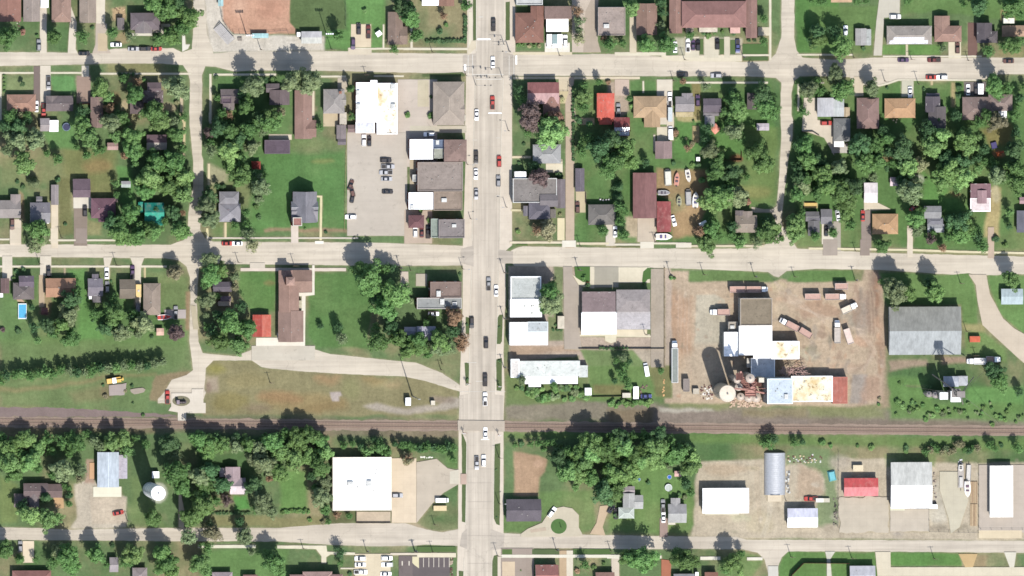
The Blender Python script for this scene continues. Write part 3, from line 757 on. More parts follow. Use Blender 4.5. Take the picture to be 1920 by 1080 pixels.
paint(pz((330, 390), (660, 390), (660, 740), (440, 740), (330, 560)), (74, 122, 56), 4, .9)
paint(pz((950, 390), (1520, 390), (1500, 1080), (1020, 1060), (960, 960)), (70, 116, 54), 3, .9)
paint(ell(600, 490, 50, 22), (150, 132, 92), 3, .6)
T(0, 0)
paint(pz((980, 580), (1440, 580), (1430, 660), (980, 655)), (118, 128, 78), 2, .8)
paint(pz((60, 690), (300, 690), (300, 815), (60, 815)), (112, 136, 84), 2, .9); paint(pz((460, 690), (685, 690), (685, 830), (460, 810)), (84, 140, 74), 2, .9)
paint(pz((1010, 60), (1130, 60), (1130, 165), (1010, 165)), (206, 176, 138), 2, .9); paint(ell(1110, 340, 70, 60), (176, 156, 120), 3, .8)
paint(ell(1500, 960, 80, 40), (196, 176, 146), 3, .8); paint(ell(1130, 940, 50, 50), (206, 186, 150), 2, .8); paint(ell(1020, 880, 60, 60), (150, 124, 92), 3, .6)
T(0, 215)
paint(pz((0, 380), (560, 330), (560, 600), (0, 660)), (112, 128, 78), 8, .6); paint(pz((560, 300), (1060, 330), (1060, 760), (800, 760), (560, 540)), (134, 134, 88), 8, .8)
paint(pz((520, 560), (650, 560), (650, 1080), (520, 1080)), (130, 130, 88), 3, .9); paint(ell(880, 470, 130, 60), (166, 138, 98), 6, .6)
paint(pz((1065, 470), (1190, 470), (1210, 820), (1090, 790)), (76, 130, 62), 3, .9); paint(pz((370, 150), (690, 60), (680, 320), (430, 310)), (84, 134, 68), 4, .9)
paint(pz((790, 940), (920, 960), (920, 1080), (790, 1080)), (124, 132, 84), 3, .9); paint(pz((180, 690), (215, 720), (215, 960), (180, 940)), (190, 160, 130), 2, .7)
T(0, 430)
paint(pz((0, 990), (1700, 900), (1700, 1080), (0, 1080)), (86, 124, 64), 5, .8); paint(pz((610, 350), (780, 350), (800, 700), (940, 1000), (700, 1000), (700, 600)), (84, 138, 66), 4, .9)
paint(pz((1440, 480), (1680, 480), (1670, 720), (1460, 710)), (92, 122, 68), 3, .9); paint(pz((370, 580), (460, 620), (440, 780), (350, 760)), (178, 156, 120), 2, .8)
paint(pz((1665, 560), (1715, 560), (1715, 900), (1680, 900)), (168, 134, 110), 2, .7)
T(0, 645)
paint(pz((0, 0), (1700, 0), (1720, 220), (1400, 250), (1360, 420), (1350, 600), (0, 560)), (90, 122, 68), 6, .8)
paint(pz((0, 385), (400, 380), (900, 290), (1400, 250), (1400, 265), (900, 320), (400, 420), (0, 430)), (158, 142, 106), 3, .6)
paint(pz((620, 430), (960, 350), (980, 500), (700, 520)), (138, 130, 96), 6, .6); paint(ell(960, 440, 60, 60), (134, 112, 90), 4, .5)
paint(pz((1390, 270), (1700, 235), (1720, 280), (1520, 340), (1480, 520), (1360, 500), (1365, 350)), (162, 140, 112), 2, .8)
paint(pz((0, 720), (1400, 700), (1400, 800), (0, 800)), (128, 126, 82), 4, .8)
T(380, 645)
paint(pz((30, 150), (460, 150), (530, 215), (1000, 245), (1400, 285), (1920, 300), (2300, 420), (2300, 640), (1300, 650), (0, 640)), (152, 144, 108), 3, 1, 1.5)
for x, y, a, b_, c in [(900, 520, 380, 90, (170, 146, 104)), (700, 480, 200, 60, (176, 140, 104)), (1120, 310, 130, 40, (176, 142, 106)), (500, 590, 120, 30, (150, 130, 110)), (250, 520, 180, 90, (150, 138, 88)),
                      (1550, 330, 120, 40, (164, 142, 100)), (1740, 365, 60, 14, (190, 164, 126)), (120, 240, 90, 30, (166, 160, 84)), (1330, 400, 90, 80, (118, 130, 80)), (1100, 560, 200, 50, (156, 134, 96)), (420, 330, 200, 70, (128, 130, 82))]:
    paint(ell(x, y, a, b_), c, 6, .6, 4)
paint(pz((1145, 430), (1240, 430), (1250, 460), (1225, 475), (1225, 515), (1165, 515), (1150, 470)), (186, 174, 166), 1.5, 1, .6)
paint(pz((1440, 550), (1560, 535), (1820, 575), (2120, 560), (2200, 480), (2310, 480), (2310, 560), (2130, 610), (1940, 628), (1560, 610)), (176, 166, 152), 3, .95)
paint(ell(2150, 500, 110, 32), (158, 142, 126), 3, .8)
paint(pz((20, 300), (130, 310), (140, 420), (20, 430)), (190, 172, 152), 5, .8, 3); paint(ell(45, 390, 26, 45), (150, 128, 112), 3, .7)
# --- the strip of land along the railway
T(760, 645)
paint(pz((900, 540), (5600, 640), (5600, 720), (900, 690)), (134, 132, 92), 4, .7)
paint(pz((900, 480), (1020, 500), (1330, 490), (2000, 540), (5600, 620), (5600, 740), (900, 690)), (150, 140, 124), 5, .9, 4, .1)
paint(pz((900, 790), (2500, 800), (5600, 850), (5600, 960), (900, 840)), (84, 122, 58), 4, .8)
T(0, 645)
paint(pz((-60, 640), (1700, 640), (4200, 690), (4200, 860), (1700, 800), (-60, 790)), (146, 128, 112), 4, .7, 2.5, .25)
T(1140, 645)
paint(pz((380, 590), (950, 600), (1200, 640), (1900, 640), (2500, 680), (2500, 780), (0, 740), (0, 640)), (138, 126, 116), 5, .95, 3)
paint(pz((440, 570), (950, 575), (950, 605), (470, 610)), (186, 180, 166), 2.5, .8, 3); paint(pz((0, 590), (400, 600), (400, 720), (0, 720)), (140, 124, 96), 5, .7, 3)
paint(pz((560, 490), (1100, 500), (1140, 590), (1000, 590), (560, 560)), (112, 128, 78), 4, .8, 3); paint(pz((1200, 590), (1800, 560), (1800, 650), (1200, 650)), (150, 138, 106), 5, .7, 3)
T(1520, 645)
paint(pz((690, 300), (1050, 290), (1100, 540), (1920, 520), (1920, 700), (700, 680)), (84, 128, 62), 5, .9); paint(pz((1400, 380), (1920, 380), (1920, 540), (1400, 540)), (84, 136, 66), 4, .9)
paint(pz((0, 660), (700, 690), (1920, 720), (1920, 800), (0, 770)), (138, 124, 110), 5, .9, 3)
paint(pz((0, 560), (480, 545), (650, 600), (650, 670), (0, 650)), (108, 124, 74), 5, .8, 3); paint(pz((860, 370), (1050, 370), (1050, 385), (860, 385)), (160, 150, 116), 2, .5)
paint(pz((700, 150), (1060, 150), (1050, 190), (820, 225), (700, 250)), (178, 156, 136), 3, .9); paint(pz((1180, 120), (1420, 120), (1420, 170), (1180, 180)), (178, 152, 132), 3, .9)
# --- mill yard
T(1140, 430)
paint(pz((515, 370), (730, 370), (740, 465), (1490, 470), (1560, 440), (1640, 470), (2280, 470), (2300, 350), (2420, 350), (2480, 560), (2490, 1130), (2470, 1560), (2180, 1590), (500, 1560)), (199, 178, 152), 2.5, 1, 1.6)
paint(pz((800, 590), (960, 590), (1050, 640), (1100, 900), (1020, 1080), (780, 1080)), (200, 190, 168), 1.5, .95, 1)
paint(pz((540, 500), (760, 640), (760, 1100), (540, 1240)), (186, 150, 122), 8, .7, 4); paint(pz((780, 1040), (1400, 1040), (1400, 1500), (520, 1500), (530, 1280), (700, 1250)), (200, 182, 158), 5, .8, 3)
for x, y, a, b_, c in [(1660, 640, 140, 60, (200, 176, 150)), (1560, 740, 60, 70, (206, 188, 162)), (2385, 640, 60, 320, (150, 126, 112)), (2420, 560, 50, 150, (168, 132, 108)), (2440, 1150, 40, 160, (172, 136, 110)), (2290, 780, 60, 200, (164, 150, 138)), (2180, 800, 90, 120, (158, 150, 136)), (1900, 740, 200, 80, (182, 152, 128)),
                      (1520, 500, 50, 40, (214, 196, 160)), (2440, 900, 40, 120, (196, 158, 130)), (2300, 1010, 80, 60, (196, 162, 136)), (1990, 950, 26, 120, (204, 180, 150)), (1930, 960, 20, 100, (206, 184, 156)), (1870, 1000, 18, 90, (206, 184, 156)),
                      (1790, 1120, 110, 60, (200, 190, 166)), (2300, 1500, 60, 50, (190, 170, 150)), (2200, 560, 150, 20, (206, 184, 160)), (1700, 660, 120, 12, (216, 196, 172)), (1820, 1060, 40, 20, (120, 130, 86)), (2140, 1250, 150, 40, (196, 170, 146)), (2240, 680, 40, 200, (172, 146, 126))]:
    paint(ell(x, y, a, b_), c, 4, .75, 5)
R2 = random.Random(11)
for _ in range(70):
    x, y = R2.uniform(1500, 2460), R2.uniform(520, 1300); paint(ell(x, y, R2.uniform(8, 34), R2.uniform(14, 70)), R2.choice([(208, 188, 162), (170, 144, 124), (200, 168, 140), (164, 152, 138)]), 2, .6, 4)
for _ in range(150):
    x, y = R2.uniform(540, 2460), R2.uniform(500, 1540); paint(ell(x, y, R2.uniform(5, 20), R2.uniform(6, 30)), R2.choice([(216, 200, 176), (158, 136, 118), (206, 180, 156), (150, 142, 124), (196, 160, 132)]), 1.2, .6, 3)
for off in (0, 26, 60, 90):
    stroke([(1500, 470), (1540 + off, 560), (1700 + off, 700), (2000, 800 + off), (2250 + off * .5, 900), (2380 + off * .4, 1100), (2300, 1240 + off * .4), (2150, 1260 + off)], 1.2, (206, 186, 164), .5)
    stroke([(2330, 360), (2360 + off * .5, 600), (2380 + off * .5, 900), (2330, 1200), (2200, 1290)], 1.2, (166, 142, 124) if off % 4 else (208, 186, 160), .5)
    stroke([(620 + off, 370), (640 + off, 700), (620 + off, 1100), (680 + off, 1400)], 1.2, (206, 184, 162), .45)
paint(pz((2200, 1310), (2330, 1310), (2330, 1560), (2170, 1560)), (168, 158, 148), 2, .95, 1); paint(pz((2300, 1350), (2440, 1300), (2450, 1520), (2260, 1560)), (184, 154, 132), 5, .8, 4)
paint(pz((740, 372), (1420, 378), (1490, 465), (1200, 468), (730, 462)), (84, 120, 62), 1.5, 1, .6); paint(pz((1680, 365), (2200, 365), (2230, 470), (1610, 470)), (80, 122, 60), 1.5, 1, .6)
T(1520, 430)
paint(pz((610, 390), (1430, 400), (1490, 520), (1500, 700), (1500, 860), (1370, 870), (1350, 680), (690, 680)), (84, 126, 62), 2, .95, 1)
paint(pz((1590, 400), (1980, 400), (1980, 1000), (1700, 760), (1620, 560)), (84, 132, 64), 3, .9, 1); paint(pz((1380, 900), (1560, 930), (1760, 1080), (1760, 1200), (1380, 1120)), (92, 130, 66), 3, .9)
paint(pz((1370, 860), (1560, 850), (1560, 930), (1380, 920)), (180, 172, 122), 3, .8, 2); paint(pz((600, 400), (625, 400), (680, 700), (670, 900), (700, 1600), (640, 1600)), DIRT, 3, .6)
# --- yards east of the main road
T(760, 430)
paint(pz((930, 330), (1500, 330), (1590, 500), (1600, 960), (1920, 970), (2330, 960), (2330, 340), (2395, 340), (2395, 1090), (2330, 1230), (1560, 1230), (1560, 1140), (930, 1200)), (196, 178, 160), 2, 1, 1)
paint(pz((1330, 330), (1420, 330), (1420, 1000), (1290, 1000), (1280, 780), (1330, 780)), (94, 122, 70), 2, .9, 1); paint(pz((1430, 960), (1560, 960), (1560, 1090), (1430, 1090)), (206, 192, 168), 3, .9)
paint(pz((930, 1050), (1450, 1050), (1560, 1100), (940, 1140)), (184, 158, 134), 3, .8, 1.5)
T(760, 645)
paint(pz((905, 280), (1080, 300), (1550, 350), (1600, 380), (1980, 380), (2000, 500), (905, 560)), (88, 118, 62), 3, .9, 2); paint(pz((1560, 50), (2330, 50), (2330, 190), (2400, 190), (2400, 480), (1660, 520), (1650, 200)), (88, 126, 64), 2, .9, 1)
paint(pz((1680, 370), (2020, 380), (2020, 470), (1680, 460)), (140, 130, 92), 3, .8, 3); paint(pz((2190, 190), (2390, 190), (2390, 470), (2250, 480)), (134, 132, 92), 3, .9, 3)
paint(pz((2050, 40), (2390, 40), (2390, 190), (2170, 190)), (196, 180, 162), 2, .9, 1)
# --- gardens of the north-east blocks
T(1140, 0)
paint(pz((1690, -40), (2080, -40), (2080, 480), (1700, 480)), (66, 116, 50), 2, .9, 1); paint(pz((195, 730), (310, 730), (310, 830), (195, 830)), (78, 122, 62), 1.5, .9, .4); paint(pz((325, 730), (438, 730), (438, 830), (325, 830)), (78, 122, 62), 1.5, .9, .4)
paint(pz((600, 340), (1210, 340), (1210, 500), (640, 500)), (206, 198, 176), 2, .8, .5)
paint(pz((0, 730), (190, 730), (190, 1000), (60, 1100), (0, 1100)), (200, 178, 160), 3, .9, 1); paint(pz((740, 740), (830, 740), (840, 1080), (780, 1080)), (156, 140, 96), 2, .8, 1)
T(1140, 215)
paint(pz((440, 480), (880, 480), (900, 700), (830, 1060), (570, 1120), (570, 760), (440, 700)), (170, 144, 108), 3, .95, 3); paint(pz((560, 700), (760, 740), (740, 900), (570, 900)), (136, 140, 92), 5, .7, 4)
paint(pz((850, 720), (830, 1080), (600, 1100), (640, 900)), (186, 156, 118), 4, .7, 3); paint(pz((160, 920), (440, 920), (440, 1100), (160, 1100)), (206, 186, 158), 3, .9, 1)
paint(pz((600, 60), (1000, 60), (1500, 100), (1500, 420), (1000, 380), (800, 460), (600, 380)), (76, 128, 58), 4, .8); paint(pz((1210, 100), (1530, 130), (1510, 800), (1290, 800)), (94, 126, 64), 5, .8, 2)
paint(ell(1150, 380, 60, 30), (156, 104, 82), 2, .8, 2); paint(ell(1280, 700, 180, 60), (124, 132, 74), 5, .6, 3); paint(pz((590, 0), (800, 0), (800, 60), (620, 50)), (206, 186, 140), 2, .7)
T(1520, 0)
paint(pz((0, 60), (600, 60), (560, 490), (0, 490)), (84, 124, 60), 3, .7); paint(pz((820, -40), (1920, -40), (1920, 200), (1100, 110), (820, 140)), (80, 122, 58), 3, .8); paint(pz((1720, 90), (1800, 110), (1840, 210), (1720, 200)), (210, 170, 134), 3, .8, 2)
paint(pz((640, 400), (1200, 400), (1160, 495), (640, 495)), (80, 132, 58), 2, .8, .6); paint(pz((1700, 400), (1920, 420), (1920, 520), (1690, 510)), (130, 132, 84), 3, .7)
paint(pz((1260, 740), (1300, 740), (1300, 960), (1260, 960)), (196, 176, 132), 2, .9, 1); paint(pz((530, 690), (680, 690), (690, 760), (480, 760)), (120, 128, 78), 3, .7)
T(1520, 215)
paint(pz((1540, 120), (1800, 60), (1820, 240), (1620, 300)), (148, 132, 88), 5, .8, 3); paint(ell(700, 400, 60, 60), (160, 130, 100), 3, .7, 2); paint(ell(1270, 715, 70, 26), (150, 116, 88), 2, .8, 2)
paint(pz((1000, 500), (1200, 640), (1440, 860), (1200, 860), (1000, 760)), (82, 142, 64), 4, .7); paint(ell(960, 580, 60, 40), (196, 196, 180), 3, .7, 1); paint(pz((1620, 660), (1710, 660), (1700, 1100), (1560, 1100)), (196, 178, 130), 3, .9, 1.5)
paint(ell(1690, 350, 60, 36), (214, 160, 118), 2, .8, 2); paint(ell(1660, 720, 40, 80), (206, 196, 160), 3, .8)
T(1520, 430)
paint(pz((0, 190), (1920, 215), (1920, 260), (0, 235)), (120, 130, 84), 1.5, .8, .4)
# --- south
T(0, 855)
paint(pz((680, 260), (800, 190), (860, 240), (1130, 370), (1140, 640), (1000, 660), (640, 660), (690, 560)), (208, 196, 176), 2.5, 1, 1.2); paint(pz((800, 370), (1135, 370), (1140, 610), (830, 610)), (206, 190, 168), 2, .8, .6)
paint(pz((780, 30), (850, 30), (850, 250), (760, 250)), (190, 160, 140), 2, .9, 1); paint(ell(1420, 330, 90, 90), (196, 196, 180), 2, .8, 1); paint(pz((1180, 180), (1250, 180), (1500, 640), (1180, 640)), (96, 128, 70), 4, .7)
paint(pz((0, 180), (150, 260), (160, 600), (0, 620)), (100, 126, 66), 4, .8)
T(380, 855)
paint(pz((700, 130), (930, 130), (950, 490), (700, 500)), (84, 132, 62), 4, .9); paint(pz((60, 540), (1100, 545), (1060, 640), (60, 640)), (116, 124, 76), 3, .85, 2); paint(pz((280, 350), (400, 350), (420, 480), (280, 480)), (74, 142, 62), 2, .9)
paint(pz((0, 850), (760, 850), (760, 1080), (0, 1080)), (84, 130, 64), 4, .8); paint(pz((1150, 480), (1380, 490), (1370, 600), (1100, 630)), (118, 112, 82), 4, .7, 3)
T(760, 855)
paint(pz((985, -40), (1180, -10), (1275, 35), (1250, 140), (1205, 200), (1195, 360), (985, 360)), (190, 158, 130), 2.2, .95, 1.2); paint(ell(1190, 70, 40, 40), (212, 178, 150), 2, .7)
paint(pz((1200, 330), (1700, 300), (1720, 640), (1560, 690), (1230, 560)), (88, 128, 64), 3, .7); paint(pz((870, 560), (1230, 580), (1100, 660), (1040, 695), (870, 690)), (84, 122, 62), 2, .9, .8)
paint(pz((-20, 600), (100, 600), (270, 680), (420, 690), (-20, 700)), (190, 172, 146), 3, .8); paint(pz((340, -40), (470, -40), (470, 130), (380, 110)), (86, 126, 64), 3, .8)
T(1140, 855)
paint(pz((160, 100), (520, 60), (760, 240), (770, 660), (700, 700), (10, 690), (10, 560)), (88, 132, 64), 4, .8)
paint(pz((820, 50), (1400, 20), (1620, 20), (1940, 20), (2050, 60), (2100, 20), (2600, 20), (2600, 60), (3800, 60), (3800, 760), (730, 740), (770, 620), (780, 250)), (204, 190, 166), 2.5, 1, 1.2)
paint(pz((1600, -60), (2020, -60), (2040, 120), (1900, 160), (1700, 80), (1600, 100)), (96, 126, 76), 4, .9, 4); paint(pz((1900, 90), (2060, 80), (2060, 640), (1880, 640), (1880, 440), (1960, 300)), (96, 128, 78), 4, .85, 4)
paint(pz((1700, 100), (1900, 140), (1940, 360), (1700, 400)), (196, 172, 146), 5, .8, 4); paint(pz((2500, -20), (2960, -20), (2960, 90), (2520, 100)), (96, 124, 68), 3, .8, 2)
for x, y, a, b_, c in [(1050, 120, 200, 60, (196, 174, 146)), (1380, 600, 120, 100, (200, 186, 156)), (1200, 560, 90, 20, (206, 206, 170)), (2200, 560, 200, 60, (208, 198, 178)), (3000, 400, 150, 200, (196, 190, 174)), (2980, 640, 60, 20, (130, 122, 108)), (2850, 650, 80, 10, (140, 130, 116)), (3200, 640, 60, 30, (150, 140, 120)), (2600, 640, 50, 100, (180, 170, 158)), (1300, 100, 60, 16, (216, 196, 160)), (2100, 60, 100, 60, (188, 176, 158))]:
    paint(ell(x, y, a, b_), c, 5, .7, 3)
for _ in range(90):
    x, y = R2.uniform(800, 3700), R2.uniform(30, 730); paint(ell(x, y, R2.uniform(8, 40), R2.uniform(8, 36)), R2.choice([(220, 210, 190), (176, 162, 140), (196, 180, 156), (160, 154, 130)]), 1.5, .5, 3)
for off in (0, 24):
    stroke([(780, 700 + off), (1400, 690 + off), (2400, 720 + off), (3700, 730 + off)], 1.2, (190, 176, 154), .5); stroke([(1450 + off, 400), (1440 + off, 560), (1380 + off, 720)], 1.2, (218, 208, 188), .5); stroke([(1330 + off, 40), (1330 + off, 300), (1360 + off, 600)], 1.2, (190, 170, 144), .5)
paint(pz((1190, 845), (1300, 880), (1420, 920), (1300, 1090), (1000, 1090), (1000, 940)), (84, 128, 62), 3, .7)
paint(pz((1560, 850), (2480, 870), (2480, 1100), (1540, 1100)), (76, 124, 56), 2.5, .9, .8); paint(pz((2520, 870), (3300, 880), (3180, 990), (2520, 990)), (74, 126, 54), 2.5, .9, .8); paint(pz((3230, 870), (3420, 900), (3380, 1090), (3180, 1090)), (170, 150, 116), 3, .8, 2)

far = mk('terrain', [(-2500, -2500, -.35), (2500, -2500, -.35), (2500, 2500, -.35), (-2500, 2500, -.35)], [(0, 1, 2, 3)], flat((92, 118, 70), .95, .05)); tag(far, kind='structure')

# --- railway bed
T(0, 0)
def strip(name, x0, y0a, y0b, x1, y1a, y1b, mat, z=0.02, jit=.25): return sheet(name, [(x0, y0a), (x1, y1a), (x1, y1b), (x0, y0b)], mat, z, jit)
strip('rail_ballast', -40, 781, 801, 1960, 798.5, 818, pave('gravel', (160, 142, 128)), .02, .5)
sheet('gravel_shoulder', [(-40, 764), (100, 764), (190, 769), (330, 779), (330, 782), (-40, 781)], pave('gravel', (140, 124, 120)), .012, .5)
# --- streets
streetN = [(-40, 98), (90, 98), (172, 100), (200, 99), (206, 93), (216, 91), (325, 90), (341, 98), (360, 92), (362, 60), (363, -40), (380, -40), (388, 64), (400, 100), (440, 97), (655, 96), (700, 99), (880, 101), (960, 103), (1140, 101), (1210, 104), (1260, 108), (1390, 116), (1440, 115), (1455, 100), (1465, 70), (1466, -40), (1490, -40), (1489, 70), (1494, 95), (1505, 108), (1560, 112),
           (1640, 108), (1960, 108), (1960, 139), (1872, 139), (1860, 149), (1700, 148), (1672, 153), (1650, 160), (1600, 160), (1594, 145), (1540, 143), (1500, 143), (1490, 150), (1484, 175), (1484, 215), (1487, 225), (1486, 255), (1478, 300), (1469, 375), (1464, 420), (1478, 440), (1495, 466), (1640, 474), (1960, 482),
           (1960, 516), (1885, 513), (1870, 516), (1838, 516), (1815, 512), (1786, 515), (1650, 506), (1530, 504), (1475, 508), (1460, 520), (1452, 518), (1440, 510), (1300, 504), (1160, 501), (965, 499), (958, 490), (958, 470), (968, 465), (980, 462), (1240, 466), (1310, 466), (1400, 466), (1430, 462), (1444, 452), (1452, 430), (1455, 400), (1461, 330), (1465, 250), (1463, 215), (1465, 155), (1455, 146), (1400, 143), (965, 142), (880, 138), (700, 135), (640, 133), (480, 132), (440, 134), (404, 125), (385, 124), (379, 140), (378, 290), (381, 300), (381, 380), (375, 430), (384, 446), (400, 453), (560, 454), (700, 455), (880, 461), (880, 498), (700, 498), (430, 495), (398, 493), (385, 496), (373, 502), (369, 560), (370, 600), (372, 640), (380, 662), (440, 668), (475, 655), (588, 655), (620, 664), (700, 672), (780, 680), (800, 688), (830, 700), (862, 722), (862, 734), (800, 715), (760, 706), (660, 702), (560, 696), (500, 690), (490, 688), (472, 676), (400, 676), (386, 690), (383, 730), (386, 736), (382, 748), (340, 750), (318, 756), (296, 756), (296, 748), (308, 735), (322, 712), (350, 703), (362, 694), (358, 660), (355, 640), (356, 600), (357, 560), (356, 520), (350, 500), (335, 488), (310, 484), (-40, 481), (-40, 458), (320, 459), (345, 450), (352, 430), (353, 400), (362, 350), (362, 300), (356, 240), (355, 215), (356, 150), (352, 135), (343, 122), (300, 119), (200, 119), (150, 121), (100, 122), (-40, 124)]
tag(sheet('road', streetN, pave('road', ROAD, 'x'), .03, .16), None, None, None, 'structure')
sheet('road', [(-40, 988), (60, 990), (130, 993), (300, 990), (520, 990), (600, 984), (640, 981), (760, 981), (800, 993), (830, 998), (862, 992), (872, 970), (872, 980), (925, 980), (930, 990), (945, 1000), (1000, 1001), (1060, 1002), (1290, 1006), (1380, 1006), (1400, 1012), (1960, 1014), (1960, 1037), (1860, 1036), (1640, 1034), (1478, 1034), (1466, 1045), (1459, 1062), (1460, 1130), (1438, 1130), (1440, 1075), (1434, 1050), (1420, 1036), (1390, 1030), (1290, 1029), (1200, 1030), (1060, 1028), (950, 1028), (930, 1030), (921, 1045), (870, 1045), (866, 1024), (800, 1021), (780, 1023), (720, 1024), (690, 1024), (630, 1022), (520, 1015), (380, 1015), (250, 1014), (100, 1013), (-40, 1012)], pave('road', (214, 203, 186), 'x'), .03, .16)
# pavement of the high street, then the roadway itself
sheet('sidewalk', [(876, -40), (966, -40), (966, 98), (960, 142), (960, 460), (948, 470), (948, 500), (949, 560), (946, 590), (944, 660), (946, 735), (944, 780), (944, 1000), (940, 1028), (939, 1130), (856, 1130), (858, 1024), (859, 998), (860, 800), (862, 735), (864, 660), (867, 590), (868, 500), (868, 460), (873, 300), (872, 240), (874, 140), (876, 101)], pave('walk', (221, 209, 192)), .05, .05)
ROADP = sheet('road', [(893, -40), (945, -40), (944, 60), (944, 138), (941, 225), (938, 330), (937, 430), (936, 500), (934, 560), (931, 640), (929, 700), (928, 740), (944, 742), (943, 810), (928, 812), (926, 900), (924, 1000), (922, 1130), (868, 1130), (872, 1000), (875, 820), (861, 810), (861, 742), (880, 738), (880, 640), (882, 560), (885, 460), (886, 330), (889, 225), (891, 138), (893, 60)], pave('road', ROADM, 'y'), .1, .04)
for nm, pts in [('road', [(868, 104), (893, 100), (893, 138), (868, 137)]), ('road', [(943, 98), (966, 104), (966, 141), (943, 142)]), ('road', [(864, 467), (888, 460), (888, 500), (864, 493)]), ('road', [(934, 468), (962, 472), (962, 494), (934, 494)]), ('road', [(866, 1000), (876, 990), (876, 1030), (862, 1024)]), ('road', [(920, 992), (946, 1002), (944, 1028), (918, 1032)])]:
    sheet(nm, pts, pave('road', (198, 188, 174), 'x'), .1, .1)
# verges set into the high street's pavement
for pts in [[(886.5, -40), (893, -40), (893, 75), (887, 76)], [(948, 4), (956, 3), (956, 75), (948, 76)], [(931.5, 598), (936.5, 590), (943, 590), (941, 640), (938, 645), (931, 645)], [(873, 594), (881, 596), (880, 628), (873, 626)],
            [(871, 680), (879, 680), (879, 721), (873, 723)], [(930, 674), (941, 671), (941, 728), (939, 733), (931, 732)], [(866, 834), (875, 832), (874, 980), (866, 978)], [(865, 808), (874, 830), (874, 856), (866, 852)], [(926.5, 833), (938, 831), (937, 985), (931, 983), (926, 972)],
            [(921, 1060), (926, 1042), (933, 1040), (933, 1130), (921, 1130)], [(860, 1070), (869, 1071), (869, 1130), (860, 1130)], [(792, 139), (870, 135), (872, 143), (792, 144)]]:
    sheet('lawn', pts, flat((98, 112, 76), .95, .05), .075, .1)
# painted markings
PAINTW = flat((252, 252, 246), .6); FADED = flat((222, 217, 206), .7)
def mark(name, x0, y0, x1, y1, m=PAINTW): 
    a = P(x0, y1); b = P(x1, y0); zz = .47; LZ['n'] += 1; zz = .1 + LZ['n'] * .0013 + .004
    o = mk(name, [(a.x, a.y, zz), (b.x, a.y, zz), (b.x, b.y, zz), (a.x, b.y, zz)], [(0, 1, 2, 3)], m, ROADP); return o
T(760, 0)
for a in [(648, 348, 765, 359), (748, 1013, 865, 1023), (528, 580, 547, 634), (992, 500, 1005, 580)]: mark('stop_line', *q(a[0], a[1]), *q(a[2], a[3]))
for a in [(605, 666, 885, 674), (635, 709, 868, 717), (562, 490, 568, 680), (602, 490, 608, 680), (932, 500, 937, 680), (974, 490, 979, 680), (660, 148, 700, 156)]: mark('crosswalk_line', *q(a[0], a[1]), *q(a[2], a[3]), FADED)
for y in (262, 298, 334, 370): mark('parking_line', 886, y, 895, y + .9, FADED); mark('parking_line', 930, y - 4, 938, y - 3.1, FADED)
T(760, 645); mark('stop_line', *q(680, 853), *q(755, 864), flat((240, 238, 226), .6)); mark('stop_line', *q(635, 332), *q(700, 338), FADED)
for a in [(555, 165, 640, 170), (490, 425, 900, 430)]: mark('crosswalk_line', *q(a[0], a[1]), *q(a[2], a[3]), FADED)
T(760, 855)
for y in (115, 240, 410, 715, 965): mark('road_seam', *q(560, y), *q(780, y + 3), flat((176, 166, 156), .9))
T(0, 0)
# --- sidewalks, drives, lots:   (tile, kind, colour, outline)
def S_(kind, c, *pts, z=.055, jit=.06, name=None, ax='x'):
    return sheet(name or {'walk': 'sidewalk', 'drive': 'driveway', 'lot': 'parking_lot', 'pad': 'concrete_pad', 'grass': 'lawn', 'path': 'path'}.get(kind, kind), pz(*pts), pave({'walk': 'walk', 'path': 'walk', 'pad': 'walk', 'drive': 'walk', 'lot': 'lot'}.get(kind, kind), c, ax), z, jit)
def RW(kind, c, x0, y0, x1, y1, **k): return S_(kind, c, (x0, y0), (x1, y0), (x1, y1), (x0, y1), **k)
T(0, 0)
RW('walk', WALK, -60, 648, 780, 664); RW('walk', WALK, 900, 655, 1720, 672); RW('drive', CONC, 360, 60, 420, 480); S_('drive', CONC, (640, 60), (690, 200), (680, 440), (700, 480), (610, 480), (620, 300), (630, 200)); RW('drive', (226, 216, 196), 865, -40, 945, 220)
S_('drive', (198, 184, 168), (862, 212), (962, 212), (965, 430), (1000, 480), (830, 480), (858, 400)); RW('drive', (132, 118, 112), 303, 595, 360, 960); RW('drive', CONC, 362, 590, 455, 950); RW('drive', (168, 146, 132), 690, 680, 815, 930); RW('drive', CONC, 735, 590, 800, 690)
RW('walk', WALK, 1450, 215, 1470, 320); RW('walk', WALK, 1460, 215, 1530, 240); S_('walk', (230, 226, 214), (1640, 300), (1665, 320), (1670, 400), (1710, 400), (1690, 440), (1640, 465)); RW('walk', WALK, -10, 660, 14, 1080); RW('path', (206, 190, 160), 1620, 870, 1645, 1010)
T(0, 0); S_('pad', (226, 222, 206), (1180, 300), (1370, 300), (1370, 322), (1180, 322)); RW('path', (206, 188, 158), 880, 300, 965, 460)
T(380, 0)
RW('walk', WALK, 60, 665, 80, 1110); RW('walk', WALK, 95, 662, 660, 680); RW('walk', WALK, 1010, 680, 1290, 697); RW('walk', WALK, 1540, 678, 1810, 692); RW('walk', WALK, 1310, 430, 2320, 446)
RW('pad', (224, 208, 180), 1335, 218, 1515, 425); RW('pad', (216, 204, 182), 1310, 440, 1520, 490); RW('walk', (224, 212, 188), 980, 820, 1005, 1060); RW('lot', (206, 194, 180), 1755, 715, 2110, 1500); RW('drive', (200, 188, 168), 1215, 700, 1300, 830)
RW('walk', WALK, 1870, 300, 1890, 435); RW('walk', WALK, 1620, 220, 1635, 430)
T(760, 0)
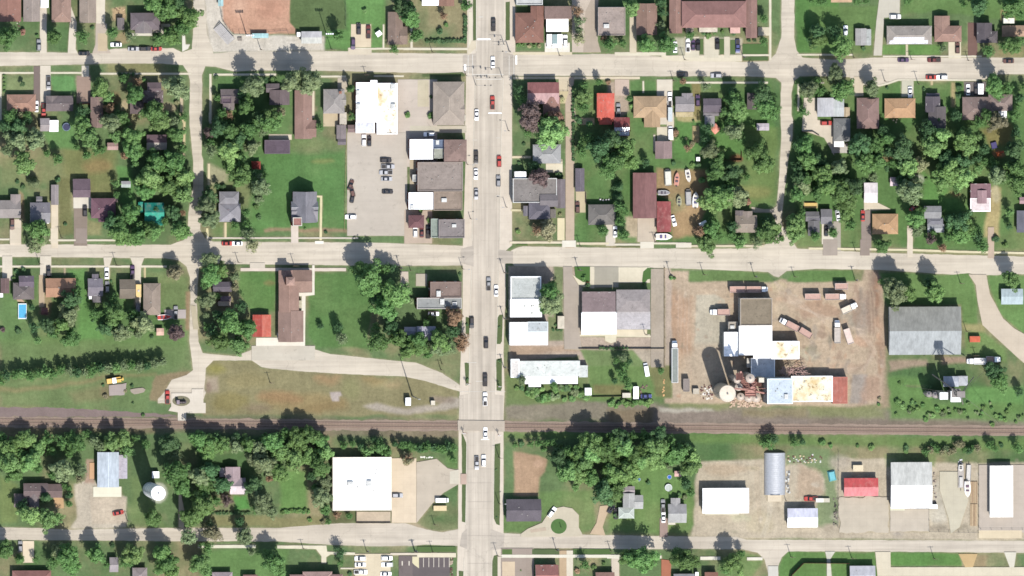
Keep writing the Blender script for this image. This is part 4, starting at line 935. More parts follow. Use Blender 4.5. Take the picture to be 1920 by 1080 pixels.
RW('walk', WALK, 570, 105, 598, 480); S_('walk', (216, 204, 180), (595, 365), (640, 365), (638, 430), (560, 500), (560, 450)); RW('drive', (206, 192, 176), 1500, -40, 1730, 470); RW('walk', (222, 210, 182), 970, 468, 1500, 492, z=.06); RW('drive', (238, 232, 218), 1255, 385, 1480, 485)
RW('walk', (222, 208, 182), 970, 690, 2110, 712); RW('drive', (216, 202, 176), 1380, 712, 1470, 820); RW('path', (210, 196, 160), 1385, 820, 1475, 930); S_('drive', (198, 180, 162), (1470, 690), (1520, 690), (1500, 850), (1545, 1100), (1440, 1100), (1440, 930), (1470, 820))
RW('pad', (206, 196, 170), 110, 720, 210, 960); RW('lot', (204, 196, 176), 40, 1132, 550, 1195, z=.05); RW('walk', WALK, 45, 230, 62, 440); RW('walk', WALK, -20, 430, 560, 450); S_('drive', (186, 172, 156), (1690, -40), (1740, -40), (1720, 330), (1760, 470), (1600, 470), (1620, 100))
T(1140, 0)
RW('walk', WALK, 60, 470, 520, 500); S_('walk', (226, 216, 192), (480, 500), (1205, 495), (1205, 552), (600, 550), (480, 525)); RW('walk', WALK, 1205, 488, 1450, 505); RW('walk', WALK, 1450, -40, 1470, 540); RW('drive', (214, 202, 178), 195, 150, 255, 480)
for x in (690, 865, 1045): RW('drive', (216, 208, 186), x, 330, x + {690: 130, 865: 130, 1045: 50}[x], 520)
RW('grass', (96, 118, 74), 825, 350, 858, 488, name='lawn'); RW('grass', (96, 118, 74), 1005, 350, 1043, 488, name='lawn'); RW('grass', (96, 118, 74), 1100, 360, 1145, 488, name='lawn'); RW('grass', (88, 118, 70), 1210, 395, 1440, 485, name='lawn'); RW('grass', (90, 112, 72), 1215, 508, 1440, 545, name='lawn')
RW('walk', (220, 210, 186), 1350, 245, 1450, 320); RW('walk', WALK, 1700, 485, 1970, 500); RW('drive', (206, 186, 170), 60, 715, 190, 860); RW('drive', CONC, 440, 715, 580, 1120); RW('walk', WALK, 700, 735, 1440, 752); RW('walk', WALK, 310, 730, 325, 835); S_('walk', (214, 200, 168), (1000, 490), (1040, 490), (1040, 500))
RW('walk', WALK, 1705, 760, 1722, 1000); RW('path', (216, 196, 180), 1350, 200, 1355, 205); RW('drive', (218, 208, 186), 1000, 980, 1010, 985)
T(1520, 0)
S_('drive', (206, 200, 184), (620, -40), (802, -40), (800, 150), (660, 160), (640, 500), (565, 500), (590, 200)); RW('drive', (226, 216, 190), 1240, 378, 1352, 525); RW('drive', (128, 102, 94), 1415, 205, 1500, 505); RW('walk', WALK, -20, 485, 380, 500); RW('walk', (214, 204, 176), 855, 400, 875, 505); RW('walk', WALK, 650, 500, 1540, 514)
S_('walk', WALK, (380, 745), (620, 760), (700, 740), (780, 712), (1500, 712), (1510, 728), (790, 726), (700, 758), (620, 778), (380, 765)); S_('drive', (216, 202, 178), (390, 690), (480, 690), (470, 780), (475, 865), (395, 865)); RW('drive', (206, 202, 180), 818, 728, 925, 870); RW('pad', (130, 122, 118), 1380, 735, 1580, 865)
RW('walk', (206, 190, 150), 1080, 728, 1100, 765); RW('walk', WALK, 40, 740, 120, 752)
S_('drive', (222, 210, 190), (-60, 880), (50, 880), (60, 1080), (200, 1100), (200, 1180), (210, 1400), (180, 1340), (120, 1240), (-20, 1190), (-80, 1180))
T(0, 215)
RW('pad', (228, 220, 204), 660, 742, 820, 842); RW('drive', (150, 136, 124), 665, 842, 785, 1180); RW('drive', (226, 212, 188), 460, 810, 522, 1200); RW('drive', (226, 212, 192), 90, 940, 190, 1170); S_('walk', (216, 200, 158), (1620, -20), (1670, 60), (1665, 380), (1645, 380), (1650, 80), (1610, 0)); S_('walk', (220, 208, 180), (1060, 920), (1070, 925), (1065, 930))
T(380, 215)
RW('walk', (226, 214, 180), 45, 440, 66, 680); RW('walk', WALK, 55, -20, 75, 60); S_('walk', (226, 216, 176), (1025, 728), (1076, 728), (1072, 1130), (1050, 1130), (1056, 745), (1025, 742)); RW('walk', (186, 156, 136), 808, 1000, 855, 1130); RW('walk', WALK, 30, 1040, 52, 1110); RW('walk', (222, 206, 170), 195, 970, 215, 1110)
RW('pad', (226, 214, 190), 595, 178, 800, 225); RW('lot', (200, 190, 176), 1300, 160, 1840, 1090); RW('pad', (206, 190, 160), 1085, -20, 1290, 105)
T(760, 215)
RW('path', (226, 212, 180), 960, 372, 1130, 392); RW('drive', (198, 180, 158), 1442, -20, 1520, 1200); RW('drive', (232, 224, 200), 1265, 440, 1415, 520); RW('drive', (206, 192, 160), 1535, 690, 1620, 880); RW('drive', (228, 216, 180), 1368, 930, 1432, 1130); RW('path', (216, 206, 170), 950, 850, 1060, 868); RW('pad', (196, 182, 156), 40, 400, 112, 700); RW('walk', (196, 178, 150), 1560, 30, 1700, 90); RW('drive', (226, 216, 192), 1820, 990, 1890, 1150); RW('pad', (196, 178, 160), -10, 860, 240, 1160)
T(1140, 215)
RW('drive', (226, 216, 196), 530, -20, 592, 230); RW('drive', (222, 212, 188), 440, 110, 540, 240); RW('drive', (206, 192, 172), 265, 925, 430, 1145); RW('walk', (220, 210, 190), 408, 180, 425, 330); RW('drive', (216, 206, 190), -20, 990, 60, 1180); S_('drive', (200, 190, 172), (1290, 830), (1400, 850), (1480, 850), (1545, 800), (1570, 1000), (1540, 985), (1470, 880), (1300, 880)); RW('path', (176, 160, 120), 760, 100, 820, 250)
RW('path', (216, 192, 140), 1762, 790, 1885, 840)
T(1520, 215)
S_('drive', (226, 214, 190), (480, 770), (600, 790), (720, 850), (540, 862), (520, 850), (480, 862)); RW('drive', (226, 218, 200), 100, 980, 210, 1165); RW('drive', (160, 146, 136), 455, 860, 545, 1230); RW('walk', (216, 206, 176), 870, 1000, 885, 1150); RW('drive', (182, 174, 160), 205, 960, 270, 1230); RW('pad', (206, 200, 190), 190, 260, 330, 345)
T(0, 430)
RW('walk', WALK, -60, 325, 1500, 343); RW('walk', WALK, -60, 82, 85, 98); RW('walk', WALK, 440, 90, 1060, 106); RW('drive', CONC, 20, 240, 110, 460); RW('drive', CONC, 360, 240, 460, 420); S_('drive', CONC, (930, 250), (1010, 250), (985, 330), (985, 450), (940, 450), (940, 330)); S_('drive', CONC, (1170, 250), (1300, 250), (1270, 330), (1265, 700), (1220, 700), (1200, 330)); RW('pad', (190, 180, 176), 1480, 722, 1672, 802); RW('drive', (216, 204, 184), 88, -10, 190, 125); RW('drive', (226, 214, 192), 455, -10, 515, 125); RW('drive', (160, 146, 136), 680, -10, 780, 125); RW('walk', (186, 170, 140), 575, 343, 590, 410); RW('walk', (206, 192, 150), 1295, 343, 1312, 440)
S_('path', (206, 176, 150), (120, 585), (210, 640), (220, 655), (160, 650)); RW('drive', (196, 176, 150), 350, 410, 400, 700); S_('path', (196, 186, 160), (1715, 680), (1760, 690), (1790, 900), (1740, 900))
T(380, 430)
RW('walk', (226, 216, 200), 40, 72, 1400, 85); RW('walk', (224, 210, 196), 340, 348, 1290, 376); S_('walk', (238, 232, 216), (985, 322), (1006, 322), (1006, 590), (925, 600), (920, 1050), (480, 1050), (480, 975), (670, 975), (670, 930), (890, 1010), (890, 600), (865, 605), (865, 570), (985, 568)); RW('drive', (222, 210, 196), 795, -60, 860, 125); RW('pad', (244, 240, 226), 1010, 105, 1088, 130); RW('drive', (214, 204, 188), 425, 300, 560, 350); RW('walk', (226, 216, 170), 30, -10, 50, 60)
T(380, 430); RW('lot', (208, 200, 184), 440, 1048, 1010, 1180, z=.05); RW('drive', (214, 200, 184), 1780, 380, 1850, 560)
T(760, 430)
S_('drive', (182, 170, 156), (1420, 335), (1500, 335), (1510, 430), (1570, 520), (1570, 960), (1590, 1080), (1430, 1080)); S_('walk', (226, 216, 188), (1505, 410), (1525, 420), (1620, 480), (1620, 520), (1560, 500)); RW('pad', (176, 170, 154), 1700, 338, 1918, 522); RW('drive', (224, 214, 190), 1918, 340, 2200, 480); RW('walk', (224, 214, 190), 1660, 335, 1700, 530); S_('grass', (84, 118, 64), (1522, 335), (1662, 335), (1662, 470), (1600, 475), (1530, 430), name='lawn'); S_('pad', (226, 218, 192), (1570, 945), (2200, 945), (2210, 970), (1900, 965), (1895, 1010), (1850, 1025), (1800, 1005), (1795, 960), (1570, 962))
S_('grass', (86, 118, 66), (2130, 460), (2140, 380), (2180, 345), (2235, 350), (2235, 440), (2180, 450), (2140, 510), name='lawn'); RW('walk', (228, 216, 190), 940, 108, 1410, 128, z=.08); RW('walk', (228, 216, 186), 1540, 118, 1830, 138); RW('pad', (236, 230, 214), 1410, 100, 1535, 160, z=.09); RW('grass', (96, 120, 70), 1000, 132, 1100, 146, name='lawn', z=.06); RW('pad', (196, 186, 168), 95, 400, 195, 510)
T(1140, 430)
RW('walk', WALK, 60, 128, 290, 146); RW('walk', WALK, 410, 118, 700, 134); RW('walk', (216, 206, 180), 700, 140, 1400, 160); RW('pad', (230, 222, 204), 290, 112, 412, 170, z=.08); RW('pad', (230, 222, 204), 610, 120, 750, 165, z=.08); RW('grass', (112, 116, 84), 75, 148, 285, 160, name='lawn', z=.07); RW('pad', (226, 214, 188), 75, 902, 350, 960); RW('gravel', (178, 166, 150), 385, 355, 500, 1240, name='path'); RW('walk', (160, 146, 122), 503, 340, 512, 1240, z=.07, name='path')
T(1520, 430)
S_('walk', (228, 218, 184), (-20, 162), (880, 175), (1460, 195), (1920, 204), (1980, 206), (1980, 224), (1460, 214), (880, 195), (-20, 180)); RW('drive', (226, 214, 194), 868, -10, 918, 250); RW('drive', (200, 180, 160), 1595, -20, 1650, 260); S_('drive', (210, 196, 176), (1420, 405), (1580, 408), (1612, 580), (1730, 800), (1830, 890), (1990, 980), (1990, 1260), (1880, 1170), (1760, 1060), (1545, 860), (1500, 640), (1485, 500)); RW('drive', (176, 164, 152), 110, 90, 240, 235); RW('drive', (160, 146, 136), 445, 90, 530, 235)
T(0, 645)
S_('pad', (226, 216, 200), (1540, 442), (1725, 442), (1725, 405), (1830, 405), (1830, 528), (1850, 530), (1850, 622), (1675, 622), (1675, 690), (1600, 690), (1600, 615), (1515, 600), (1540, 560)); sheet('garden_bed', ell(1630, 512, 80, 46, 24), flat((132, 128, 104), .95), .09, .1)
T(180, 690); S_('pad', (176, 166, 158), (370, 0), (371, 0), (371, 1))
T(0, 855)
RW('pad', (240, 236, 214), 838, 275, 1092, 368); RW('drive', (236, 220, 194), 205, 765, 305, 960); S_('drive', (216, 202, 182), (1608, 345), (1630, 350), (1665, 520), (1655, 650), (1608, 640)); RW('walk', (226, 222, 200), 1780, 800, 2300, 828); RW('path', (216, 176, 140), 805, 60, 850, 205); S_('path', (206, 172, 132), (480, 375), (570, 375), (575, 470), (500, 470))
T(380, 855)
S_('walk', (228, 220, 196), (670, 805), (1112, 805), (1120, 860), (1370, 868), (1370, 890), (1150, 885), (1112, 910), (1112, 965), (1068, 965), (1068, 900), (1020, 838), (670, 832)); RW('pad', (222, 208, 180), 1370, 880, 1690, 1130); RW('walk', (222, 210, 190), 1690, 872, 2250, 892); RW('drive', (226, 208, 182), 1700, 20, 1922, 600); RW('gravel', (198, 182, 160), 1380, 500, 1690, 600, name='yard'); RW('lot', (126, 116, 112), 1770, 898, 1960, 1130, z=.05); RW('walk', WALK, 1240, 1005, 1370, 1018)
T(760, 855)
S_('lot', (200, 188, 170), (100, 55), (280, 25), (380, 110), (475, 130), (475, 255), (345, 330), (240, 430), (110, 590), (100, 600)); S_('walk', (214, 206, 188), (400, 140), (480, 120), (480, 250), (400, 250), z=.06); RW('drive', (200, 176, 160), 498, 160, 550, 255, z=.1)
S_('drive', (206, 196, 174), (1040, 700), (1100, 655), (1230, 600), (1290, 510), (1350, 470), (1420, 455), (1500, 470), (1560, 530), (1560, 640), (1600, 720), (1040, 725)); sheet('lawn', ell(1380, 632, 72, 68, 24), flat((84, 118, 64), .95), .09, .12); S_('drive', (206, 184, 156), (1750, 450), (1850, 440), (1800, 560), (1775, 640), (1800, 715), (1660, 700), (1720, 600)); S_('path', (196, 180, 160), (1120, 665), (1260, 640), (1270, 670), (1130, 690), z=.1)
RW('lot', (112, 104, 104), 65, 905, 400, 1130); RW('lot', (122, 112, 110), -60, 900, 66, 1130, z=.05); S_('walk', (226, 216, 180), (62, 905), (122, 905), (122, 1010), (80, 980), (62, 960), z=.09); RW('walk', (226, 216, 190), 105, 872, 455, 912, z=.09); RW('drive', (168, 154, 142), 862, 830, 1155, 1130); RW('walk', (234, 228, 210), 862, 888, 2060, 915, z=.14); RW('drive', (196, 172, 142), 1385, 850, 1450, 1130); RW('drive', (226, 216, 196), 1450, 850, 1508, 1130, z=.08); RW('drive', (214, 196, 178), 1860, 900, 1890, 1130)
RW('grass', (92, 116, 70), 105, 815, 450, 862, name='lawn'); RW('grass', (96, 118, 70), 870, 838, 960, 885, name='lawn'); RW('grass', (90, 114, 68), 1510, 835, 1850, 885, name='lawn'); RW('grass', (96, 112, 76), 1140, 838, 1385, 885, name='lawn'); RW('pad', (216, 196, 168), 870, 950, 985, 1080, z=.09)
lotm = flat((226, 216, 200), .7)
lot = bpy.data.objects['parking_lot'] if 'parking_lot' in bpy.data.objects else None
for x in (160, 208, 252, 298, 345, 392): mark('parking_line', *q(x, 915), *q(x + 5, 1000), lotm)
T(380, 855)
for x in (1790, 1852): mark('parking_line', *q(x, 945), *q(x + 10, 985), lotm)
T(1140, 855)
RW('walk', (236, 230, 214), -10, 895, 480, 922, z=.1); RW('walk', (236, 230, 214), 830, 905, 1010, 935, z=.1); RW('walk', (236, 230, 214), 1250, 912, 1390, 938, z=.1); RW('walk', (216, 206, 170), 1195, 840, 1200, 842); RW('drive', (172, 150, 140), 465, 560, 535, 730); RW('pad', (226, 212, 188), 1435, 345, 1560, 410); RW('walk', (216, 204, 186), 30, 920, 100, 1130); S_('drive', (210, 206, 196), (1440, 990), (1530, 990), (1530, 1130), (1440, 1130)); RW('pad', (236, 230, 214), 540, 600, 605, 618); S_('path', (180, 120, 96), (480, 930), (570, 940), (560, 1100), (480, 1100)); RW('path', (222, 216, 196), 870, 515, 1180, 530)
T(1520, 855)
RW('drive', (202, 191, 172), 255, 372, 700, 690, jit=.7); RW('pad', (202, 191, 174), 715, 475, 1065, 680, jit=.3); S_('drive', (206, 198, 176), (1160, 140), (1340, 140), (1420, 400), (1340, 640), (1260, 700), (1240, 560), (1160, 300)); RW('pad', (198, 186, 172), 1512, 80, 2000, 690); RW('pad', (228, 226, 200), 715, 455, 845, 490); S_('drive', (214, 212, 196), (130, 860), (220, 860), (175, 930), (190, 1100), (145, 1100), (145, 930)); S_('drive', (220, 210, 186), (580, 862), (718, 862), (720, 1000), (2200, 1000), (2200, 1080), (600, 1080)); S_('drive', (220, 214, 196), (1740, 865), (1850, 865), (1830, 1000), (1790, 1000)); S_('path', (204, 176, 130), (1330, 880), (1500, 880), (1460, 1000), (1390, 1000)); RW('walk', (222, 206, 176), 1510, 670, 1900, 740)
# kerbs along the high street
def kerb(pts):
    V, F = [], []
    for (x0, y0), (x1, y1) in zip(pts, pts[1:]):
        a = P(x0, y0); b = P(x1, y1); d = (b - a).normalized(); n = Vector((-d.y, d.x, 0)) * .09; k = len(V)
        for z in (0, .24): V += [(p.x, p.y, z) for p in (a - n, b - n, b + n, a + n)]
        F += [(k, k+3, k+2, k+1), (k+4, k+5, k+6, k+7), (k, k+1, k+5, k+4), (k+1, k+2, k+6, k+5), (k+2, k+3, k+7, k+6), (k+3, k, k+4, k+7)]
    tag(mk('kerb', V, F, flat((228, 222, 206), .85)), kind='structure')
for pts in [[(893, -40), (893, 96)], [(945, -40), (944, 96)], [(891, 146), (889, 225), (886, 330), (885, 452)], [(944, 146), (941, 225), (938, 330), (937, 455)], [(934, 508), (934, 560), (931, 640), (929, 700), (928, 738)], [(884, 506), (882, 560), (880, 640), (880, 736)], [(926, 816), (926, 900), (924, 984)], [(875, 822), (873, 984)], [(870, 1046), (868, 1130)], [(921, 1046), (921, 1130)]]: kerb(pts)
# --- the railway track
tr = empty('railway_track', P(960, 799)); landmark(tr, 'railway track', 'single line on brown ballast crossing the high street at grade', 'railway')
a = P(-40, 789.5) - tr.location; b = P(1960, 809) - tr.location; d = (b - a).normalized(); n_ = Vector((-d.y, d.x, 0))
for s in (-1, 1):
    V, F = [], []; c0 = a + n_ * s * .75; c1 = b + n_ * s * .75
    for z in (.22, .42):
        for pp in (c0 - n_ * .05, c1 - n_ * .05, c1 + n_ * .05, c0 + n_ * .05): V.append((pp.x, pp.y, z))
    F = [(4, 5, 6, 7), (0, 1, 5, 4), (1, 2, 6, 5), (2, 3, 7, 6), (3, 0, 4, 7)]
    mk('rail', V, F, flat((210, 176, 160), .35, .5, .0), tr)
V, F = [], []; L = (b - a).length
for i in range(int(L / .62)):
    c = a + d * (i * .62)
    if P(862, 0).x < c.x + tr.location.x < P(944, 0).x: continue
    k = len(V); w = n_ * 1.3; u = d * .12
    for z in (.06, .2):
        for pp in (c - w - u, c - w + u, c + w + u, c + w - u): V.append((pp.x, pp.y, z))
    F += [(k+4, k+5, k+6, k+7), (k, k+1, k+5, k+4), (k+1, k+2, k+6, k+5), (k+2, k+3, k+7, k+6), (k+3, k, k+4, k+7)]
    F[-5] = tuple(reversed(F[-5]))
mk('ties', V, F, flat((146, 126, 112), .95), tr)['kind'] = 'stuff'
T(0, 0)
sheet('level_crossing', [(858, 788), (946, 789), (946, 809), (858, 807)], pave('walk', (194, 182, 166)), .16, .03)

H_, W_ = GX.shape
gp = np.empty((H_ * W_, 3)); o0 = P(0, 0); ex = (P(1, 0) - o0); ey = (P(0, 1) - o0)
gp[:, 0] = (o0.x + ex.x * GX + ey.x * GY).ravel(); gp[:, 1] = (o0.y + ex.y * GX + ey.y * GY).ravel(); gp[:, 2] = 0
idx = np.arange(H_ * W_).reshape(H_, W_)
fa = np.stack([idx[:-1, :-1], idx[1:, :-1], idx[1:, 1:], idx[:-1, 1:]], -1).reshape(-1)
gm = bpy.data.meshes.new('ground'); gm.vertices.add(H_ * W_); gm.vertices.foreach_set('co', gp.ravel())
gm.loops.add(len(fa)); gm.loops.foreach_set('vertex_index', fa); nf = len(fa) // 4
gm.polygons.add(nf); gm.polygons.foreach_set('loop_start', np.arange(0, len(fa), 4)); gm.polygons.foreach_set('loop_total', np.full(nf, 4))
at = gm.attributes.new('soil', 'FLOAT_COLOR', 'POINT'); at.data.foreach_set('color', np.concatenate([np.clip(GC, 0.01, .8).reshape(-1, 3), np.ones((H_ * W_, 1))], 1).ravel().astype(np.float32))
gm.update(); gm.validate()
m, nt, b_ = _base('turf_and_soil', .95, .05)
an = nt.nodes.new('ShaderNodeAttribute'); an.attribute_name = 'soil'
o_ = mul(nt, an.outputs['Color'], ramp(nt, noi(nt, 0.9, 6, 0.72), [(0.28, 0.80), (0.72, 1.18)]))
o_ = mul(nt, o_, ramp(nt, noi(nt, 0.13, 5, 0.65, coord(nt, (1, 1.8, 1)), .8), [(0.3, 0.88), (0.7, 1.12)]))
o_ = mul(nt, o_, ramp(nt, noi(nt, 3.2, 3, 0.7), [(0.3, 0.86), (0.7, 1.12)]))
o_ = mul(nt, o_, ramp(nt, noi(nt, 0.5, 4, 0.7, coord(nt, (1, .12, 1))), [(0.35, .93), (0.65, 1.06)]))
nt.links.new(o_, b_.inputs[0]); gm.materials.append(m); tag(mesh_obj('ground', gm), kind='structure')
# ================================================================= BUILDINGS
BR = (158, 130, 118); TAN = (198, 166, 134); GY = (152, 144, 142); DG = (112, 104, 108); WH = WHITE; LG = (206, 206, 202)
ME = {'m': 'metal', 'v': 0}
T(0, 0)
B([(-60, -60, 190, 195, 'gv', 3, (156, 118, 106))], desc='brown-roofed house')
B([(210, -60, 360, 195, 'gv', 3, (160, 148, 140))], desc='grey-tan roofed house')
B([(367, -60, 436, 70, 'gv', 2.6, WH, ME)], desc='narrow white-roofed garage', cat='garage')
B([(465, -60, 640, 200, 'hv', 3, (158, 132, 120))], short='brown hip-roofed house', extra='between two drives near the top left corner')
B([(715, -60, 865, 205, 'gv', 3, (160, 146, 134))], desc='taupe-roofed house')
B([(1175, 115, 1440, 270, 'hh', 5, (122, 112, 116)), (1215, 195, 1370, 300, 'gv', 5.2, (140, 132, 132)), (1375, 200, 1450, 295, 'gh', 3, (160, 152, 140))], short='grey two-storey corner house', extra='with three cars parked before it')
B([(1055, 160, 1118, 270, 'gv', 2.4, (128, 120, 120))], desc='small grey shed', cat='shed')
B([(62, 850, 322, 1005, 'hh', 3, (168, 134, 118))], short='pinkish brown hip-roofed house', extra='with a round bush on its lawn')
B([(412, 862, 657, 1002, 'gh', 3, (124, 114, 114)), (412, 862, 520, 925, 'gv', 3, (132, 122, 120))], desc='dark grey-roofed house')
B([(815, 872, 930, 1150, 'gv', 4, (142, 122, 116))], desc='long dark brown roofed house')
B([(1325, 742, 1450, 850, 'gh', 4.4, (116, 102, 106)), (1285, 812, 1470, 925, 'hh', 4.6, (120, 108, 108)), (1170, 912, 1292, 1025, 'gv', 3, (128, 114, 114))], desc='dark grey rambling house')
T(380, 0)
B([(445, 300, 592, 342, 'gh', 2.6, (186, 224, 226), {'m': 'metal', 'v': 0, 'p': .1})], short='pale blue dugout roof', extra='beside the clay infield', cat='dugout', detail=False, name='dugout')
B([(140, -60, 186, 55, 'gv', 2.6, (186, 224, 226), {'m': 'metal', 'v': 0, 'p': .1})], desc='pale blue dugout cut by the frame', cat='dugout', detail=False, name='dugout')
B([(888, 282, 1072, 392, 'gh', 3, (206, 204, 206), {'m': 'metal', 'v': 0, 'p': .12, 'c2': (222, 222, 214)})], short='grey park pavilion', extra='beside the dark green outfield', cat='pavilion', name='pavilion')
B([(848, 290, 880, 330, 'f', 2.4, WH, {'par': 0})], desc='tiny white ticket hut', cat='hut', detail=False, name='hut')
B([(1667, 106, 1802, 402, 'gv', 3.6, (140, 122, 112)), (1770, 240, 1842, 400, 'gh', 3.4, (146, 128, 116))], short='long brown-grey gabled house', extra='beside a lawn north of the street')
B([(1560, 280, 1610, 325, 'gh', 2.2, WH, ME)], desc='small white shed set askew', cat='shed', rot=math.radians(35), detail=False)
B([(160, 802, 330, 932, 'gh', 3.6, (122, 112, 112)), (182, 926, 286, 992, 'gv', 3.4, (138, 128, 126)), (172, 862, 258, 930, 'f', 4.4, (106, 92, 102))], desc='dark grey corner house')
B([(570, 752, 690, 832, 'gh', 3.6, (118, 108, 110)), (602, 808, 782, 945, 'gv', 4, (116, 104, 106))], desc='dark slate-roofed house')
B([(828, 812, 985, 1250, 'gv', 3, (156, 128, 118)), (930, 1080, 1022, 1236, 'gh', 2.9, (150, 122, 112))], short='very long brown-roofed bungalow', extra='between a garden and a pale path')
B([(1087, 802, 1277, 1022, 'hv', 4.4, (160, 154, 150), {'ch': [(1240, 832)]}), (1180, 850, 1290, 950, 'gh', 4, (160, 154, 148)), (1232, 1010, 1296, 1120, 'f', 3, (216, 206, 190), {'par': 0})], short='grey hip-roofed chapel-like house', extra='with a brick chimney')
B([(1380, 742, 1566, 1100, 'f', 5.5, WH, {'ac': [(1400, 835), (1400, 960)], 'm': 'membrane'}), (1567, 748, 1752, 1207, 'f', 5.5, (250, 246, 236), {'m': 'rust', 'pc': (252, 250, 246), 'ac': [(1715, 780), (1715, 960)]}), (1510, 722, 1570, 745, 'f', 5.4, WH), (1378, 1062, 1548, 1196, 'f', 4.6, (226, 228, 238), {'par': .1})], short='big white and rust-stained flat roof store', extra='west of the long car park', cat='shop', wall=(170, 90, 80))
T(760, 0)
B([(150, -60, 300, 50, 'gh', 3, WH, {'m': 'metal'}), (300, -60, 440, 55, 'gv', 3.2, (150, 118, 104))], desc='white and brown roofed outbuilding', cat='garage')
B([(990, 115, 1245, 385, 'hv', 4.2, (144, 108, 96), {'v': 7}), (1128, 52, 1246, 200, 'gv', 4.4, (140, 104, 92))], short='reddish brown shop', extra='with white roof vents beside the high street', cat='shop')
B([(1000, -60, 1235, 44, 'f', 5, LG)], desc='pale flat-roofed shop cut by the frame', cat='shop')
B([(1252, 55, 1496, 172, 'gh', 5.2, (146, 124, 116), {'r': .9}), (1270, 168, 1466, 285, 'f', 4.2, WH, {'par': .15})], short='white-and-mauve roofed depot', extra='with trucks parked south of it', cat='shop')
B([(1735, 65, 1978, 318, 'f', 4.6, (168, 154, 146), {'ac': [(1810, 235)], 'v': 3})], short='taupe flat-roofed block', extra='with a white rooftop unit', cat='shop')
B([(250, 735, 532, 1128, 'hv', 5, (168, 156, 144)), (380, 930, 534, 1040, 'gh', 4.8, (160, 148, 138)), (490, 1030, 545, 1090, 'f', 3.6, (206, 200, 184), {'par': 0})], short='taupe hip-roofed bank', extra='at the corner west of the traffic lights', cat='shop', wall=(160, 96, 80))
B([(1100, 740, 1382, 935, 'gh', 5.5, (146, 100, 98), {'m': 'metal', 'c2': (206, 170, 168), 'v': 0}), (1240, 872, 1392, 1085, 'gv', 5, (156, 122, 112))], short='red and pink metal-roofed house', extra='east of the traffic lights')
B([(1724, 838, 1882, 1060, 'gv', 5, (226, 112, 96), {'m': 'metal', 'v': 2}), (1735, 1040, 1880, 1095, 'gh', 3.2, (224, 116, 100), {'m': 'metal', 'v': 0}), (1745, 980, 1860, 1122, 'gh', 3.0, (226, 112, 96), {'m': 'metal', 'v': 0, 'p': .2, 'sol': [(1742, 1018, 1852, 1042, 'sold')]})], short='bright red metal-roofed house', extra='with dark panels on its roof')
T(1140, 0)
B([(255, 30, 442, 316, 'gv', 4, (150, 124, 112))], short='plain brown gabled block', extra='north of the round clipped trees')
B([(552, -60, 668, 300, 'gv', 4.4, (154, 124, 114)), (1240, -60, 1342, 342, 'gv', 4.4, (150, 120, 112)), (664, 8, 1246, 250, 'hh', 6, (154, 118, 112)), (700, 240, 770, 300, 'f', 2.6, (210, 196, 180), {'par': 0}), (820, 240, 985, 290, 'f', 2.6, (232, 222, 204), {'par': 0}), (1100, 245, 1190, 300, 'f', 2.6, (236, 196, 186), {'par': 0})], short='huge reddish brown apartment roof', extra='above a row of parked cars', cat='apartments', name='apartment_building', wall=(170, 120, 100))
B([(230, 865, 527, 1060, 'hh', 3.6, (198, 170, 138)), (325, 1000, 470, 1145, 'gv', 3.5, (192, 164, 132))], short='wide tan hip-roofed house', extra='with a front gable on its south side')
B([(606, 868, 776, 1006, 'gh', 4, (156, 150, 150)), (664, 838, 762, 900, 'gv', 3.6, (150, 144, 146)), (608, 1008, 768, 1052, 'f', 2.6, (206, 190, 150), {'par': 0})], desc='mid-grey gabled house')
B([(856, 886, 1018, 1010, 'gh', 4, (112, 104, 112)), (858, 1000, 1000, 1045, 'gh', 3.2, (136, 130, 132)), (870, 1040, 960, 1140, 'gv', 3, (160, 156, 158))], desc='dark slate gabled house')
B([(1252, 835, 1345, 985, 'gv', 3.8, (112, 104, 104))], desc='charcoal-roofed cottage')
B([(1770, 878, 1900, 1076, 'gh', 4, (196, 196, 204))] if False else [(1338, 1110, 1450, 1175, 'gh', 2.4, (214, 204, 212), {'m': 'metal', 'v': 0})], desc='small pale lilac shed', cat='shed', detail=False)
T(1520, 0)
B([(182, -60, 372, 22, 'gh', 3, (200, 170, 140))], desc='tan-roofed house cut by the frame')
B([(402, 255, 502, 408, 'gv', 2.8, (174, 172, 170)), (502, 262, 545, 408, 'f', 2.5, (196, 200, 196), {'par': 0})], desc='small pale grey house')
B([(685, 232, 1090, 400, 'hh', 4.6, (168, 160, 152), {'sol': [(745, 338, 1022, 362, 'sol'), (710, 364, 1056, 392, 'sol')]})], short='long grey hip-roofed house', extra='with two rows of white solar panels')
B([(1112, 142, 1252, 290, 'gv', 3.2, (158, 130, 118)), (1114, 232, 1358, 376, 'hh', 3.5, (162, 132, 120))], short='brown L-shaped house', extra='with a pale concrete drive')
B([(1495, 205, 1632, 386, 'gv', 4.6, (98, 92, 96)), (1560, 280, 1682, 386, 'hh', 4.4, (104, 98, 100))], short='charcoal white-trimmed house', extra='beside a brown drive')
B([(1722, 228, 1980, 330, 'hh', 3.2, (176, 148, 126))], desc='tan-brown house at the right edge')
B([(60, 880, 206, 1050, 'gv', 4, (208, 208, 212), {'m': 'metal'}), (204, 892, 300, 1050, 'gh', 3.2, (208, 212, 212), {'m': 'metal', 'p': .1})], short='pale grey L-shaped house', extra='beside a wide concrete yard')
B([(292, 965, 352, 1052, 'gv', 2.4, (206, 186, 156))], desc='small beige shed', cat='shed', detail=False)
B([(415, 880, 615, 1158, 'hv', 3.4, (146, 122, 116)), (485, 890, 612, 1000, 'gv', 3.3, (142, 118, 110))], short='brown hip-roofed bungalow', extra='between beige shed and tan bungalow')
B([(665, 885, 942, 1062, 'hh', 3.3, (204, 166, 130))], short='bright tan bungalow', extra='south of a grassy verge')
